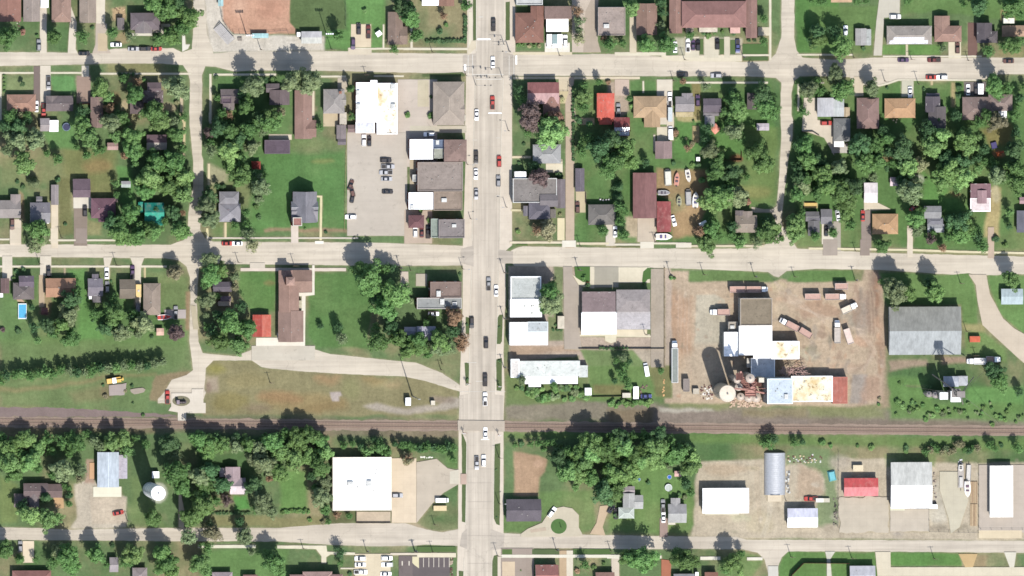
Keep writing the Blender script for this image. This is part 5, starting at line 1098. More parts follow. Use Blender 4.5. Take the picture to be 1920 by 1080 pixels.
B([(1032, 868, 1166, 1010, 'gv', 4.6, (104, 98, 104)), (1060, 958, 1218, 1160, 'gv', 4.4, (108, 102, 104)), (1040, 838, 1160, 880, 'gh', 3, (122, 116, 120))], short='dark T-shaped house', extra='with gabled dormers beside a gravel drive')
B([(1366, 872, 1642, 1080, 'hh', 4, (146, 128, 122), {'v': 5}), (1600, 850, 1816, 1000, 'hh', 3.8, (150, 134, 128)), (1690, 990, 1765, 1060, 'f', 2.6, WH, {'par': 0})], short='sprawling brown-grey house', extra='with white vans before it')
T(0, 215)
B([(360, 32, 446, 150, 'gh', 3, (166, 158, 158)), (443, 50, 526, 154, 'f', 2.8, WH, {'par': 0})], short='half grey half white roofed house', extra='beside the trampoline')
B([(1320, 180, 1500, 318, 'gh', 4, (124, 104, 110), {'c2': (190, 182, 172)})], desc='mauve and grey gabled house')
B([(965, 252, 1062, 318, 'gh', 2.5, (188, 158, 152))], desc='pinkish garden shed', cat='shed', detail=False)
B([(655, 577, 812, 746, 'gh', 3.4, (118, 102, 110), {'r': .6})], short='dark mauve square garage', extra='with white concrete apron', cat='garage')
B([(1090, 598, 1176, 656, 'gh', 2.4, (178, 176, 180), {'m': 'metal', 'v': 0, 'c2': (200, 212, 206)})], desc='small grey metal shed', cat='shed', detail=False)
B([(820, 752, 1042, 932, 'hh', 4, (126, 96, 106)), (1020, 745, 1060, 790, 'f', 2.5, (206, 186, 170), {'par': 0}), (885, 880, 970, 965, 'gv', 3.6, (118, 88, 100))], short='maroon-roofed house', extra='with pale eaves trim')
B([(1300, 792, 1476, 998, 'gh', 5, (30, 126, 116), {'m': 'metal', 'c2': (66, 176, 152), 'r': .42}), (1245, 785, 1292, 882, 'gv', 3, (56, 158, 142), {'m': 'metal', 'v': 0})], short='teal metal-roofed house', extra='among trees west of the side street')  # the lighter teal is the sunlit slope, its light painted into the roof
B([(-60, 770, 186, 932, 'gh', 3.6, (156, 148, 144)), (95, 716, 186, 860, 'gv', 3.5, (158, 148, 144))], desc='grey-brown gabled house')
B([(270, 790, 452, 975, 'gh', 4, (136, 132, 138), {'c2': (150, 148, 152)}), (325, 736, 380, 792, 'gh', 3, (140, 136, 138)), (372, 944, 440, 980, 'f', 2.6, WH, {'par': 0})], desc='slate grey gabled house')
B([(460, 630, 527, 812, 'gv', 2.6, (150, 142, 142))], desc='narrow grey garage', cat='garage')
T(380, 215)
B([(558, 228, 786, 352, 'f', 3.2, (102, 90, 100), {'par': .1})], short='dark mauve flat-roofed garage', extra='with a pale strip behind', cat='garage')
B([(440, 420, 522, 492, 'hh', 2.6, (140, 68, 60))], desc='square dark red gazebo', cat='gazebo', detail=False, name='gazebo')
B([(1205, 92, 1292, 218, 'gv', 2.8, (140, 130, 130)), (1215, 214, 1290, 272, 'gh', 2.6, (120, 112, 116))], desc='grey-brown shed', cat='shed', detail=False)
B([(1305, 92, 1372, 160, 'gh', 2.8, (140, 120, 118))], desc='square brown-grey shed', cat='shed', detail=False)
ch = B([(812, 692, 1028, 972, 'gv', 6.2, (140, 138, 144), {'p': .85, 'v': 0}), (795, 780, 1038, 880, 'gh', 6, (146, 146, 150), {'p': .9, 'v': 0}), (798, 830, 1036, 965, 'gh', 6, (152, 148, 152), {'p': .5, 'v': 0, 'r': .3})], short='steep grey-roofed brick church', extra='standing alone on a lawn', cat='church', wall=(150, 84, 72))
T(380, 215)
p0 = Q(812, 1002, 9) - ch.location; p1 = Q(895, 925, 9) - ch.location
bx('tower', (p0.x, p0.y, 0, p1.x, p1.y, 8.6), flat((150, 84, 72), .9), ch); tw = bx('tower_roof', (p0.x + .3, p0.y + .3, 8.61, p1.x - .3, p1.y - .3, 8.8), roofm('membrane', (160, 118, 110)), ch)
for b4 in ((p0.x, p0.y, p1.x, p0.y + .3), (p0.x, p1.y - .3, p1.x, p1.y), (p0.x, p0.y + .3, p0.x + .3, p1.y - .3), (p1.x - .3, p0.y + .3, p1.x, p1.y - .3)): bx('coping', (b4[0], b4[1], 8.62, b4[2], b4[3], 9.1), flat((226, 220, 208), .8), tw)
B([(150, 692, 326, 802, 'hh', 4.4, (146, 144, 148)), (145, 800, 342, 965, 'hv', 3.6, (156, 154, 160)), (190, 850, 270, 905, 'gv', 4.2, (140, 130, 134))], desc='blue-grey two-part house')
T(760, 215)
B([(40, 222, 248, 402, 'f', 5.5, WH, {'par': .2}), (246, 226, 350, 304, 'f', 5, (112, 124, 146), {'ac': [(290, 250)]}), (260, 306, 342, 392, 'f', 4.6, (168, 170, 158), {'par': .2}), (348, 224, 552, 422, 'hh', 6.8, (146, 124, 116), {'m': 'membrane', 'v': 3})], short='white and brown corner shops', extra='north end of the row beside the high street', cat='shop', wall=(150, 92, 78))
B([(110, 426, 517, 688, 'f', 5.8, (156, 144, 136), {'v': 4, 'm': 'membrane'}), (64, 540, 112, 600, 'f', 3.4, LG)], short='large taupe flat-roofed shop', extra='in the middle of the high street row', cat='shop', wall=(150, 92, 78))
B([(30, 700, 252, 852, 'f', 5.2, WH, {'ac': [(62, 832)]}), (254, 690, 512, 862, 'f', 6, (156, 140, 126), {'ac': [(350, 770)]})], short='half white half brown shop', extra='south end of the row beside the high street', cat='shop', wall=(150, 92, 78))
B([(28, 905, 170, 1020, 'hh', 4, (122, 90, 92))], desc='small maroon hip-roofed house')
B([(230, 936, 298, 1106, 'f', 4.6, (150, 160, 150)), (300, 942, 532, 1110, 'f', 6, (142, 134, 132), {'ac': [(440, 1000)], 'v': 3})], short='grey flat-roofed corner shop', extra='where the middle street meets the high street', cat='shop', wall=(150, 92, 78))
B([(1148, 268, 1400, 440, 'hh', 4, (168, 168, 168)), (1265, 400, 1415, 446, 'gh', 3, (206, 196, 170))], desc='light grey hip-roofed house')
B([(968, 572, 1362, 792, 'f', 5.2, (140, 134, 130), {'pc': (222, 222, 218), 'v': 5}), (984, 512, 1088, 568, 'f', 4.6, WH, {'par': 0}), (1355, 580, 1440, 842, 'gv', 4.4, (126, 118, 120)), (1210, 715, 1372, 830, 'gh', 5.4, (130, 124, 126)), (1112, 792, 1302, 942, 'hh', 5.2, (116, 112, 120)), (1062, 820, 1112, 912, 'gv', 3.4, (128, 124, 130)), (1305, 850, 1355, 930, 'f', 3.4, (124, 118, 112), {'par': 0})], short='sprawling grey funeral home', extra='with a small white roof section, east of the high street', cat='shop', wall=(206, 200, 190))
B([(1530, 482, 1612, 692, 'gv', 3, (114, 108, 116))], short='narrow slate-roofed garage', extra='beside the lane', cat='garage')
B([(1647, 808, 1892, 992, 'hh', 3.6, (126, 122, 118))], short='dark olive-grey bungalow', extra='east of the lane')
T(1140, 0)
T(1140, 215)
B([(52, 24, 196, 195, 'gh', 3.6, (140, 76, 76), {'m': 'metal', 'v': 0, 'sol': [(56, 112, 192, 190, 'sol')]})], short='dark red shed with panels', extra='covering its south slope', cat='shed')
B([(425, 238, 577, 396, 'gv', 3.2, (152, 132, 130))], short='mauve-brown double garage', extra='at the end of a long white drive', cat='garage')
B([(795, 382, 828, 418, 'f', 2.2, WH, {'par': 0})], desc='tiny white garden shed', cat='shed', detail=False)
B([(225, 522, 437, 932, 'gv', 4.4, (136, 100, 98), {'m': 'metal', 'v': 0})], short='long brown-red barn', extra='west of the boat yard', cat='barn', wall=(150, 70, 62))
B([(440, 780, 567, 1056, 'gv', 3.8, (152, 84, 84), {'m': 'metal', 'v': 0})], short='narrow dark red barn', extra='beside the brown-red barn', cat='barn', wall=(150, 70, 62))
B([(820, 962, 892, 1002, 'gh', 2.4, WH, ME)], desc='white shed set askew', cat='shed', rot=math.radians(28), detail=False)
B([(1145, 862, 1228, 912, 'gv', 4, (120, 112, 112)), (1145, 905, 1340, 1062, 'gh', 4.4, (156, 144, 132)), (1212, 868, 1300, 960, 'gv', 4.2, (150, 138, 130))], short='tan-grey cross-gabled house', extra='under big trees by the bend of the lane')
B([(1778, 872, 1900, 960, 'gh', 4, (124, 122, 124)), (1800, 952, 1905, 1090, 'gv', 4, (120, 118, 120))], desc='grey cross-gabled house')
T(1520, 215)
B([(205, 32, 357, 242, 'hv', 3.6, (134, 134, 132)), (210, 240, 300, 290, 'f', 2.6, WH, {'par': 0})], desc='mid-grey house with white porch')
B([(480, 612, 602, 792, 'gh', 3, (238, 230, 232), {'m': 'metal', 'v': 0})], short='white-roofed garage', extra='with a white forked drive', cat='garage')
B([(715, 562, 787, 642, 'gh', 2.5, (236, 214, 220), ME)], desc='pale pink shed', cat='shed', detail=False)
B([(555, 892, 787, 1076, 'hh', 3.3, (200, 164, 128))], short='light tan hip-roofed house', extra='north of the street beside a narrow drive')
B([(1020, 822, 1176, 935, 'gh', 4.2, (156, 156, 158)), (1050, 925, 1192, 990, 'hh', 4, (130, 130, 138)), (1050, 985, 1200, 1060, 'gh', 3, (180, 182, 186))], desc='light grey gabled house')
B([(1440, 622, 1622, 752, 'f', 4.6, (140, 112, 118), {'par': .1}), (1438, 748, 1618, 872, 'f', 4.4, (240, 226, 226), {'par': .1}), (1500, 680, 1585, 800, 'gv', 5, (170, 142, 146))], short='mauve and pink-white house', extra='beside a grassy track')
B([(1855, 862, 1980, 1060, 'gv', 4, (118, 118, 128))], desc='slate-roofed house at the right edge')
B([(1880, 742, 1970, 802, 'gh', 2.6, (176, 148, 150))], desc='mauve shed at the right edge', cat='shed', detail=False)
B([(90, 850, 192, 985, 'gh', 3.4, (140, 138, 142)), (-20, 905, 84, 962, 'gh', 4, (112, 110, 116))], desc='small grey garage-house')
T(0, 430)
B([(5, 440, 84, 576, 'gv', 3.4, (122, 102, 100)), (-30, 575, 27, 612, 'f', 2.6, WH, {'par': 0})], desc='dark brown cottage at the left edge')
B([(170, 418, 305, 525, 'gh', 4.6, (116, 106, 116)), (118, 480, 308, 632, 'hv', 4, (118, 110, 108))], desc='dark slate house beside the pool')
B([(410, 440, 682, 612, 'gh', 3.6, (192, 150, 124)), (505, 560, 582, 606, 'f', 2.4, WH, {'par': 0})], short='orange-tan roofed house', extra='with a white awning')
B([(370, 705, 432, 768, 'gh', 2.5, (128, 92, 88))], desc='small maroon shed', cat='shed', detail=False)
B([(790, 442, 926, 602, 'gh', 4.6, (140, 134, 142)), (832, 590, 912, 658, 'gv', 3.4, (132, 126, 128)), (828, 402, 887, 446, 'gv', 4, (122, 116, 124)), (800, 598, 828, 630, 'f', 2.5, WH, {'par': 0})], short='grey gabled house with porch', extra='between a white car and a lawn')
B([(1075, 450, 1217, 625, 'gh', 4.2, (132, 122, 110))], desc='olive-brown roofed house')
B([(1290, 485, 1445, 772, 'hv', 4, (158, 144, 132))], short='long tan-grey house', extra='beside a yellow motorhome')
B([(1408, 890, 1475, 955, 'gh', 2.5, (240, 200, 180), ME)], desc='small pink-white shed', cat='shed', detail=False)
T(380, 430)
B([(90, 472, 262, 562, 'gh', 4.2, (106, 100, 108)), (160, 600, 256, 648, 'gh', 3, (126, 112, 118)), (140, 645, 250, 690, 'f', 2.5, (216, 196, 176), {'par': 0})], desc='dark slate house with a white pergola')
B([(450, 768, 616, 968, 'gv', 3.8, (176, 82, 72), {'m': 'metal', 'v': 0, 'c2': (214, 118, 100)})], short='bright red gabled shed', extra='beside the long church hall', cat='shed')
hc = B([(685, 450, 867, 745, 'gv', 5, (160, 132, 120), {'v': 0}), (680, 732, 907, 1014, 'gv', 4.4, (152, 128, 118), {'v': 4}), (683, 368, 810, 480, 'gv', 5, (156, 128, 118), {'v': 0}), (790, 366, 982, 568, 'gh', 4.4, (154, 128, 116), {'v': 0}), (866, 640, 892, 720, 'f', 3, (206, 196, 170), {'par': 0})], short='long brown-roofed church hall', extra='with a square tower at its north end', cat='church', wall=(160, 100, 84))
p0 = Q(752, 500, 11) - hc.location; p1 = Q(822, 432, 11) - hc.location
bx('tower', (p0.x, p0.y, 0, p1.x, p1.y, 12.4), flat((160, 100, 84), .9), hc)
V, F = [], []; box(V, F, p0.x - .2, p0.y - .2, 12.41, p1.x + .2, p1.y + .2, 13.4, 1.3, 1.3); mk('tower_roof', V, F, roofm('shingle', (176, 146, 134)), hc)
T(760, 430)
B([(225, 472, 506, 612, 'f', 7.4, (138, 120, 112), {'v': 3, 'ac': [(300, 580)]}), (104, 616, 506, 716, 'f', 6.2, (156, 158, 156), {'ac': [(332, 652), (445, 670)], 'pc': (206, 200, 196)})], short='brown and grey flat-roofed shops', extra='south-west corner of the middle crossing', cat='shop', wall=(130, 70, 60))
B([(-10, 878, 95, 955, 'gh', 3.8, (214, 208, 222), {'m': 'metal', 'v': 0}), (100, 872, 272, 1000, 'gh', 4, (206, 204, 220), {'m': 'metal', 'v': 0})], desc='lilac-white metal-roofed house')
B([(948, 424, 1220, 632, 'f', 7.6, (206, 210, 206), {'pc': WH, 'par': .8}), (944, 632, 1228, 790, 'f', 7, (238, 240, 234), {'v': 5, 'par': .2})], short='tall pale flat-roofed store', extra='casting a long shadow at the middle crossing', cat='shop', wall=(206, 206, 200))
B([(940, 836, 1282, 1042, 'f', 6.2, WH, {'par': .1}), (1100, 832, 1284, 925, 'f', 6.3, (206, 212, 214), {'v': 4, 'par': .1})], short='white flat-roofed store', extra='with a grey north-east quarter', cat='shop', wall=(206, 206, 200))
B([(1370, 780, 1432, 895, 'f', 2.6, (228, 218, 198), {'par': 0})], desc='small cream shed', cat='shed', detail=False)
B([(1590, 560, 1892, 748, 'gh', 4.8, (142, 126, 126), {'r': .98, 'p': .12, 'm': 'membrane', 'v': 4, 'c2': WH}), (1584, 744, 1902, 945, 'gh', 4.7, WH, {'m': 'metal', 'r': .05, 'p': .12, 'v': 3})], short='half mauve half white warehouse', extra='beside the grey hip-ended warehouse', cat='warehouse', wall=(220, 216, 208))
T(1140, 430)
B([(75, 542, 380, 742, 'hh', 5.2, (162, 154, 152), {'m': 'membrane', 'v': 0, 'c2': (158, 150, 148)}), (76, 740, 382, 902, 'f', 4.4, (206, 200, 200), {'par': 0})], short='grey hip-ended warehouse', extra='with a pale south half and a pole shadow', cat='warehouse', wall=(220, 216, 208))
mill = B([(1190, 620, 1477, 866, 'f', 9, (142, 130, 112), {'pc': (190, 178, 164), 'm': 'membrane'}), (1180, 868, 1476, 1132, 'f', 8.6, WH, {'par': .1}), (1045, 925, 1172, 1142, 'f', 6.4, WH, {'par': .1}), (1084, 832, 1170, 922, 'f', 4, (176, 168, 156), {'ac': [(1120, 880)]})], short='tall brown and white mill building', extra='in the centre of the lorry yard', cat='mill', name='mill_building', wall=(210, 206, 196))
T(1300, 620); zq = 4.8 / 7.2
def z72(*a): return [v * zq for v in a]
B([(*z72(812, 232, 1048, 372), 'f', 6, (240, 240, 232), {'par': .1}), (*z72(780, 372, 1100, 640), 'f', 5.4, (226, 232, 240), {'par': .1}), (*z72(1054, 142, 1430, 384), 'f', 6.6, (250, 248, 232), {'m': 'rust', 'par': .1})], short='low white mill annexes', extra='shaded by the blue-white mill block', cat='mill', name='mill_building', wall=(210, 206, 196))
B([(*z72(1000, 648, 1342, 988), 'f', 19, (216, 228, 238), {'v': 4, 'par': .1, 'ac': [z72(1255, 890)]})], short='blue-white mill block', extra='the tallest roof beside the railway', cat='mill', name='mill_building', wall=(200, 206, 210))
B([(*z72(1322, 612, 1880, 960), 'f', 5.6, (252, 248, 224), {'m': 'rust', 'par': .1, 'v': 5}), (*z72(1880, 625, 2080, 985), 'f', 5.4, (178, 112, 98), {'par': .1, 'm': 'metal'})], short='rust-stained white mill store', extra='ending in a brick-red roof', cat='mill', name='mill_building', wall=(210, 206, 196))
B([(*z72(884, 636, 956, 700), 'f', 18, (246, 240, 222), {'par': 0})], desc='square cream hatch house', cat='hut', detail=False, name='hut')  # height raised so that it throws the shadow across the annexes
B([(*z72(722, 372, 790, 498), 'f', 3, (232, 226, 216), {'par': 0})], desc='small white lean-to', cat='hut', detail=False, name='hut')
T(1520, 430)
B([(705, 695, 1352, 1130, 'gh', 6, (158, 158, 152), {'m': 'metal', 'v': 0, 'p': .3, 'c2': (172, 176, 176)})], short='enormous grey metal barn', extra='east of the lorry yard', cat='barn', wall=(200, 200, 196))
B([(1715, 535, 1912, 676, 'gh', 3.6, (196, 212, 216), {'m': 'metal', 'v': 0})], short='pale blue metal garage', extra='near the right edge by the gravel lane', cat='garage')
B([(1432, 962, 1526, 1016, 'f', 2.6, (226, 120, 92), {'par': 0})], short='orange container', extra='on grass beside the gravel lane', cat='container', name='shipping_container', detail=False)
T(1520, 645)
B([(1260, 424, 1352, 522, 'gh', 19, (250, 246, 248), {'m': 'metal', 'v': 1, 'c2': WH})], short='towering white-roofed grain elevator', extra='throwing a long shadow onto the barn', cat='grain elevator', name='grain_elevator', wall=(190, 186, 182))
B([(1330, 288, 1414, 376, 'f', 4, (206, 208, 214), {'par': 0}), (1195, 290, 1332, 385, 'gh', 5.4, (196, 200, 210), {'m': 'metal', 'v': 0})], desc='low grey elevator annexe', cat='shed')
B([(1162, 436, 1236, 500, 'f', 19, WH, {'par': 0})], desc='white square elevator hut', cat='hut', name='hut', detail=False)
T(0, 855)
B([(210, 245, 432, 382, 'gh', 4.4, (122, 108, 108)), (345, 252, 560, 376, 'gh', 3.8, (124, 108, 106)), (125, 338, 252, 462, 'gh', 3, (130, 118, 116)), (258, 340, 352, 462, 'gv', 4.2, (134, 124, 124))], short='dark rambling house', extra='with trees closing round it')
B([(876, -35, 1070, 282, 'gv', 5, (206, 216, 226), {'m': 'metal', 'v': 0, 'cap': 1, 'p': .2}), (1066, -10, 1146, 205, 'f', 3, (206, 200, 210), {'par': 0})], short='pale blue-grey metal workshop', extra='with a cream apron west of the water tower', cat='workshop', name='workshop')
B([(1370, 140, 1432, 198, 'f', 2.6, WH, {'par': .1})], desc='tiny white pump house', cat='hut', name='hut', detail=False)
B([(985, 912, 1064, 1045, 'gh', 3.4, (160, 152, 154))], desc='small grey shed', cat='shed')
B([(1192, 1005, 1325, 1130, 'hh', 3.6, (150, 140, 140))], desc='grey-brown house at the bottom edge')
B([(110, 1030, 460, 1180, 'hh', 3.6, (146, 108, 102))], desc='maroon-roofed house at the bottom edge')
T(380, 855)
B([(205, 98, 338, 262, 'gv', 4.4, (176, 158, 162)), (150, 106, 212, 190, 'gh', 3, (182, 168, 172)), (245, 196, 386, 345, 'gh', 4.2, (162, 150, 156), {'c2': (236, 222, 226)})], short='pink-grey cross-gabled house', extra='among dense trees south of the track')
B([(1170, 10, 1700, 492, 'f', 6, (252, 250, 244), {'par': .25, 'pc': (250, 240, 226), 'v': 9, 'm': 'membrane', 'ac': [(1330, 250), (1500, 250)]})], short='huge white flat-roofed factory', extra='south of the railway', cat='warehouse', wall=(216, 206, 190))
B([(85, 1045, 268, 1160, 'hh', 3.6, (170, 156, 160))], desc='pinkish house at the bottom edge')
B([(362, 1068, 496, 1160, 'gh', 3.4, (150, 118, 112))], desc='small brown-roofed garage at the bottom edge', cat='garage')
B([(785, 1065, 1260, 1180, 'hh', 6.4, (158, 128, 124)), (900, 1040, 1165, 1120, 'hh', 6.2, (190, 160, 152))], desc='large brown-roofed hall at the bottom edge', cat='hall', name='hall')
T(760, 855)
B([(908, 388, 1222, 590, 'gh', 4.2, (106, 100, 106), {'v': 3, 'ov': .5})], short='dark grey gabled office', extra='beside the lower high street', cat='shop', wall=(222, 214, 216))
B([(1170, 978, 1378, 1160, 'gh', 4.6, (160, 114, 108))], short='reddish roof at the bottom edge', extra='beside a long white sidewalk')
B([(1712, 1046, 1882, 1160, 'gh', 4, (160, 128, 118))], desc='brown-roofed house at the bottom edge')
T(760, 645)
B([(1025, 150, 1572, 292, 'f', 4.2, (228, 232, 226), {'par': 0, 'v': 3}), (950, 136, 1026, 302, 'f', 4.6, (236, 230, 224), {'par': .1}), (1562, 192, 1642, 300, 'f', 3.6, (226, 230, 224), {'par': 0}), (1075, 290, 1552, 360, 'f', 3.4, WH, {'par': 0}), (1110, 358, 1220, 386, 'f', 2.8, WH, {'par': 0})], short='long white single-storey store', extra='east of the high street above the hedge', cat='shop', wall=(210, 206, 200))
B([(1616, 395, 1676, 462, 'f', 2.8, WH, {'par': 0})], desc='white square shed', cat='shed', detail=False)
B([(2, 483, 50, 555, 'f', 3.2, WH, {'par': 0})], short='white signal hut', extra='beside the tall mast', cat='hut', name='signal_hut', detail=False)
B([(230, 510, 268, 550, 'f', 2.4, (246, 236, 216), {'par': 0})], desc='cream signal cabinet', cat='cabinet', name='signal_cabinet', detail=False)
T(1140, 645)
B([(228, 382, 276, 495, 'f', 2.8, WH, {'par': 0})], desc='upright white container', cat='container', name='container', detail=False)
B([(130, 440, 205, 484, 'f', 2.2, (240, 234, 218), {'par': 0})], desc='small cream container', cat='container', name='container', detail=False)
B([(765, 400, 820, 450, 'f', 2.2, (214, 204, 186), {'par': 0})], desc='small beige kiosk', cat='hut', name='hut', detail=False)
T(1140, 855)
B([(135, 272, 240, 345, 'gh', 3.6, (176, 166, 168)), (135, 335, 240, 465, 'gv', 4.4, (190, 190, 188)), (235, 352, 316, 476, 'gh', 3.6, (194, 194, 192)), (95, 462, 236, 562, 'hh', 3.2, (206, 214, 206))], short='pale grey cross-gabled house', extra='south of the dense grove')
B([(565, 378, 650, 450, 'gv', 3.2, (176, 174, 174)), (540, 432, 706, 602, 'gh', 3.6, (172, 170, 170), {'c2': (190, 190, 188)})], short='light grey gabled bungalow', extra='beside a white car and a round pool')
B([(598, 135, 660, 185, 'gh', 2.6, (236, 196, 188), ME)], desc='small pink shed', cat='shed', detail=False)
B([(850, 288, 1268, 516, 'gh', 5, WH, {'m': 'metal', 'v': 0, 'p': .18})], short='brilliant white gabled workshop', extra='south of a sandy yard', cat='workshop', name='workshop', wall=(230, 226, 220))
B([(1615, 470, 1888, 642, 'gh', 4.4, (226, 226, 240), {'m': 'metal', 'v': 0, 'c2': WH})], short='lilac-white gabled shed', extra='south of the scrap yard', cat='workshop', name='workshop', wall=(230, 226, 220))
B([(870, 1045, 990, 1160, 'gh', 4.4, (160, 118, 104))], desc='red-brown house at the bottom edge')
B([(590, 1060, 780, 1150, 'gh', 3.4, (160, 160, 164)), (786, 1045, 815, 1090, 'f', 3, WH, {'par': 0})], desc='grey house at the bottom edge')
B([(-60, 1050, 40, 1160, 'gh', 3.4, (160, 118, 108))], desc='brick-red house at the bottom edge')
T(1520, 855)
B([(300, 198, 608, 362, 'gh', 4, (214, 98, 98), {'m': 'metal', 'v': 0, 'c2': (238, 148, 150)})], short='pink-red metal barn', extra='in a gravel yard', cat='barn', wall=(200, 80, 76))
B([(722, 55, 1092, 472, 'gh', 6, (222, 222, 216), {'m': 'metal', 'v': 0, 'c2': WH, 'p': .14})], short='large square white warehouse', extra='east of the pink-red barn', cat='warehouse', wall=(226, 224, 218))
B([(1086, 436, 1142, 474, 'f', 2.6, WH, {'par': 0})], desc='white lean-to', cat='shed', detail=False)
B([(1612, 86, 1822, 552, 'gv', 4.4, (246, 244, 236), {'m': 'metal', 'v': 0, 'p': .06})], short='tall narrow white warehouse', extra='near the right edge', cat='warehouse', wall=(226, 224, 218))
B([(352, 988, 582, 1160, 'gh', 4.4, (206, 206, 212), {'m': 'metal', 'v': 2})], short='pale metal roof at the bottom edge', extra='behind the long brown wall', cat='barn')

# quonset hut
T(1140, 855)
a = Q(1405, 350, 0); b = Q(1595, -30, 0); r = (b.x - a.x) / 2; cx, cy = (a.x + b.x) / 2, (a.y + b.y) / 2
qh = empty('quonset_hut', (cx, cy, 0)); landmark(qh, 'arched silver quonset hut', 'ribbed metal, south of the railway', 'hut')
L = (b.y - a.y) / 2; V, F = [], []; n = 24; m_ = 40
for j in range(m_ + 1):
    for i in range(n + 1):
        t = math.pi * i / n; rr = r * (1 + (.006 if j % 2 else 0)); V.append((-math.cos(t) * rr, -L + 2 * L * j / m_, math.sin(t) * rr * .62))
for j in range(m_):
    for i in range(n): k = j * (n + 1) + i; F.append((k, k + n + 1, k + n + 2, k + 1))
mk('roof', V, F, flat((206, 208, 212), .38, .6, .25), qh)
for yy in (-L, L): mk('end_wall', [(-math.cos(math.pi * i / n) * r, yy, math.sin(math.pi * i / n) * r * .62) for i in range(n + 1)], [tuple(range(n + 1)) if yy > 0 else tuple(range(n, -1, -1))], flat((190, 190, 190), .6), qh)
bx('door', (-2, -L - .06, 0, 2, -L - .01, 3.2), flat((216, 210, 200), .6), qh)

# water tower (standpipe) and concrete silo
def standpipe(x, y, r, h, c, short, extra, cat, rings, dome=.6, gap=.08):
    p = Q(x, y, h); root = empty(cat.replace(' ', '_'), (p.x, p.y, 0)); landmark(root, short, extra, cat); rm = r * ZM
    V, F = [], []; tube(V, F, (0, 0, -.1), (0, 0, h), rm, n=40); F = F[:-2]; mk('wall', V, F, flat(c, .5, .4), root, smooth=True)
    V, F = [], []; n = 40; k = 6
    for j in range(k):
        rr = rm * (1 - j / k); z = h + dome * math.sin(j / k * math.pi / 2)
        V += [(math.cos(6.28318 * i / n) * rr, math.sin(6.28318 * i / n) * rr, z) for i in range(n)]
    V.append((0, 0, h + dome))
    for j in range(k - 1): F += [(j*n+i, j*n+(i+1) % n, (j+1)*n+(i+1) % n, (j+1)*n+i) for i in range(n)]
    F += [((k-1)*n+i, (k-1)*n+(i+1) % n, k*n) for i in range(n)]
    rf = mk('roof', V, F, flat(shift(c, 1.06), .5, .4), root, smooth=True)
    V, F = [], []; tube(V, F, (0, 0, h + dome - .05), (0, 0, h + dome + .6), .35, n=10); mk('hatch', V, F, flat((130, 130, 130), .6), rf)
    for i in range(rings):
        V, F = [], []; z = h * (i + 1) / (rings + 1); tube(V, F, (0, 0, z), (0, 0, z + .18), rm + gap, n=40); mk('hoop', V, F, flat(shift(c, .9), .6), root)
    V, F = [], []; nb = 24
    for i in range(nb): 
        t = 6.28318 * i / nb; tube(V, F, (math.cos(t) * rm * .97, math.sin(t) * rm * .97, h), (math.cos(t) * rm * .97, math.sin(t) * rm * .97, h + .9), .03, n=4)
        t2 = 6.28318 * (i + 1) / nb; tube(V, F, (math.cos(t) * rm * .97, math.sin(t) * rm * .97, h + .88), (math.cos(t2) * rm * .97, math.sin(t2) * rm * .97, h + .88), .03, n=4)
    mk('railing', V, F, flat((200, 200, 200), .5), rf)
    V, F = [], []
    for s in (-.25, .25): tube(V, F, (-rm - .15, s, 0), (-rm - .15, s, h), .03, n=4)
    for i in range(int(h / 1.0)): tube(V, F, (-rm - .15, -.25, i * 1.0 + .5), (-rm - .15, .25, i * 1.0 + .5), .02, n=4)
    mk('ladder', V, F, flat((160, 160, 160), .5), root)
    return root
T(0, 855); standpipe(1425, 335, 66, 34, (240, 240, 242), 'white standpipe water tower', 'throwing a long shadow across the grass', 'water tower', 4)
T(1300, 620); standpipe(462 * zq, 850 * zq, 112 * zq, 25, (226, 212, 192), 'tall concrete silo', 'at the south-west corner of the mill', 'silo', 0, .15)
for x, y, r_, h in [(590, 665, 48, 22), (768, 645, 62, 22), (612, 760, 52, 20), (640, 890, 50, 8), (750, 905, 58, 6), (850, 905, 60, 5)]:
    standpipe(x * zq, y * zq, r_ * zq, h, (206, 190, 176), {590: 'slim steel bin north of the silo', 768: 'round steel bin by the hatch house', 612: 'steel bin touching the silo', 640: 'squat bin east of the silo', 750: 'low middle round bin', 850: 'low eastern round bin'}[x], '', 'grain bin', 3, r_ * zq * ZM * .45)
# steel head works over the bins: legs, spouts, catwalk
hw = empty('conveyor_works', Q(790 * zq, 760 * zq, 0)); landmark(hw, 'rusty conveyor framework', 'over the steel bins beside the silo', 'conveyor')
def LP(x, y, z): 
    p = Q(x * zq, y * zq, z); return p - hw.location + Vector((0, 0, 0))
RU = flat((200, 150, 138), .8)
for nm, a3, b3, rr in [('spout', (560, 780, 26), (740, 800, 19), .35), ('spout', (740, 800, 19), (1000, 850, 13.5), .4), ('spout', (760, 820, 19), (700, 880, 9), .25), ('spout', (790, 760, 19), (850, 700, 17), .25), ('spout', (620, 640, 18), (640, 800, 16), .35), ('spout', (700, 840, 12), (760, 900, 7), .3),
                      ('leg', (780, 770, 0), (790, 770, 21), .55), ('leg', (740, 820, 0), (745, 820, 19), .4), ('leg', (690, 700, 0), (690, 705, 18), .4), ('leg', (640, 560, 0), (642, 562, 24), .5)]:
    V, F = [], []; tube(V, F, LP(*a3), LP(*b3), rr, n=8); mk(nm, V, F, RU, hw)
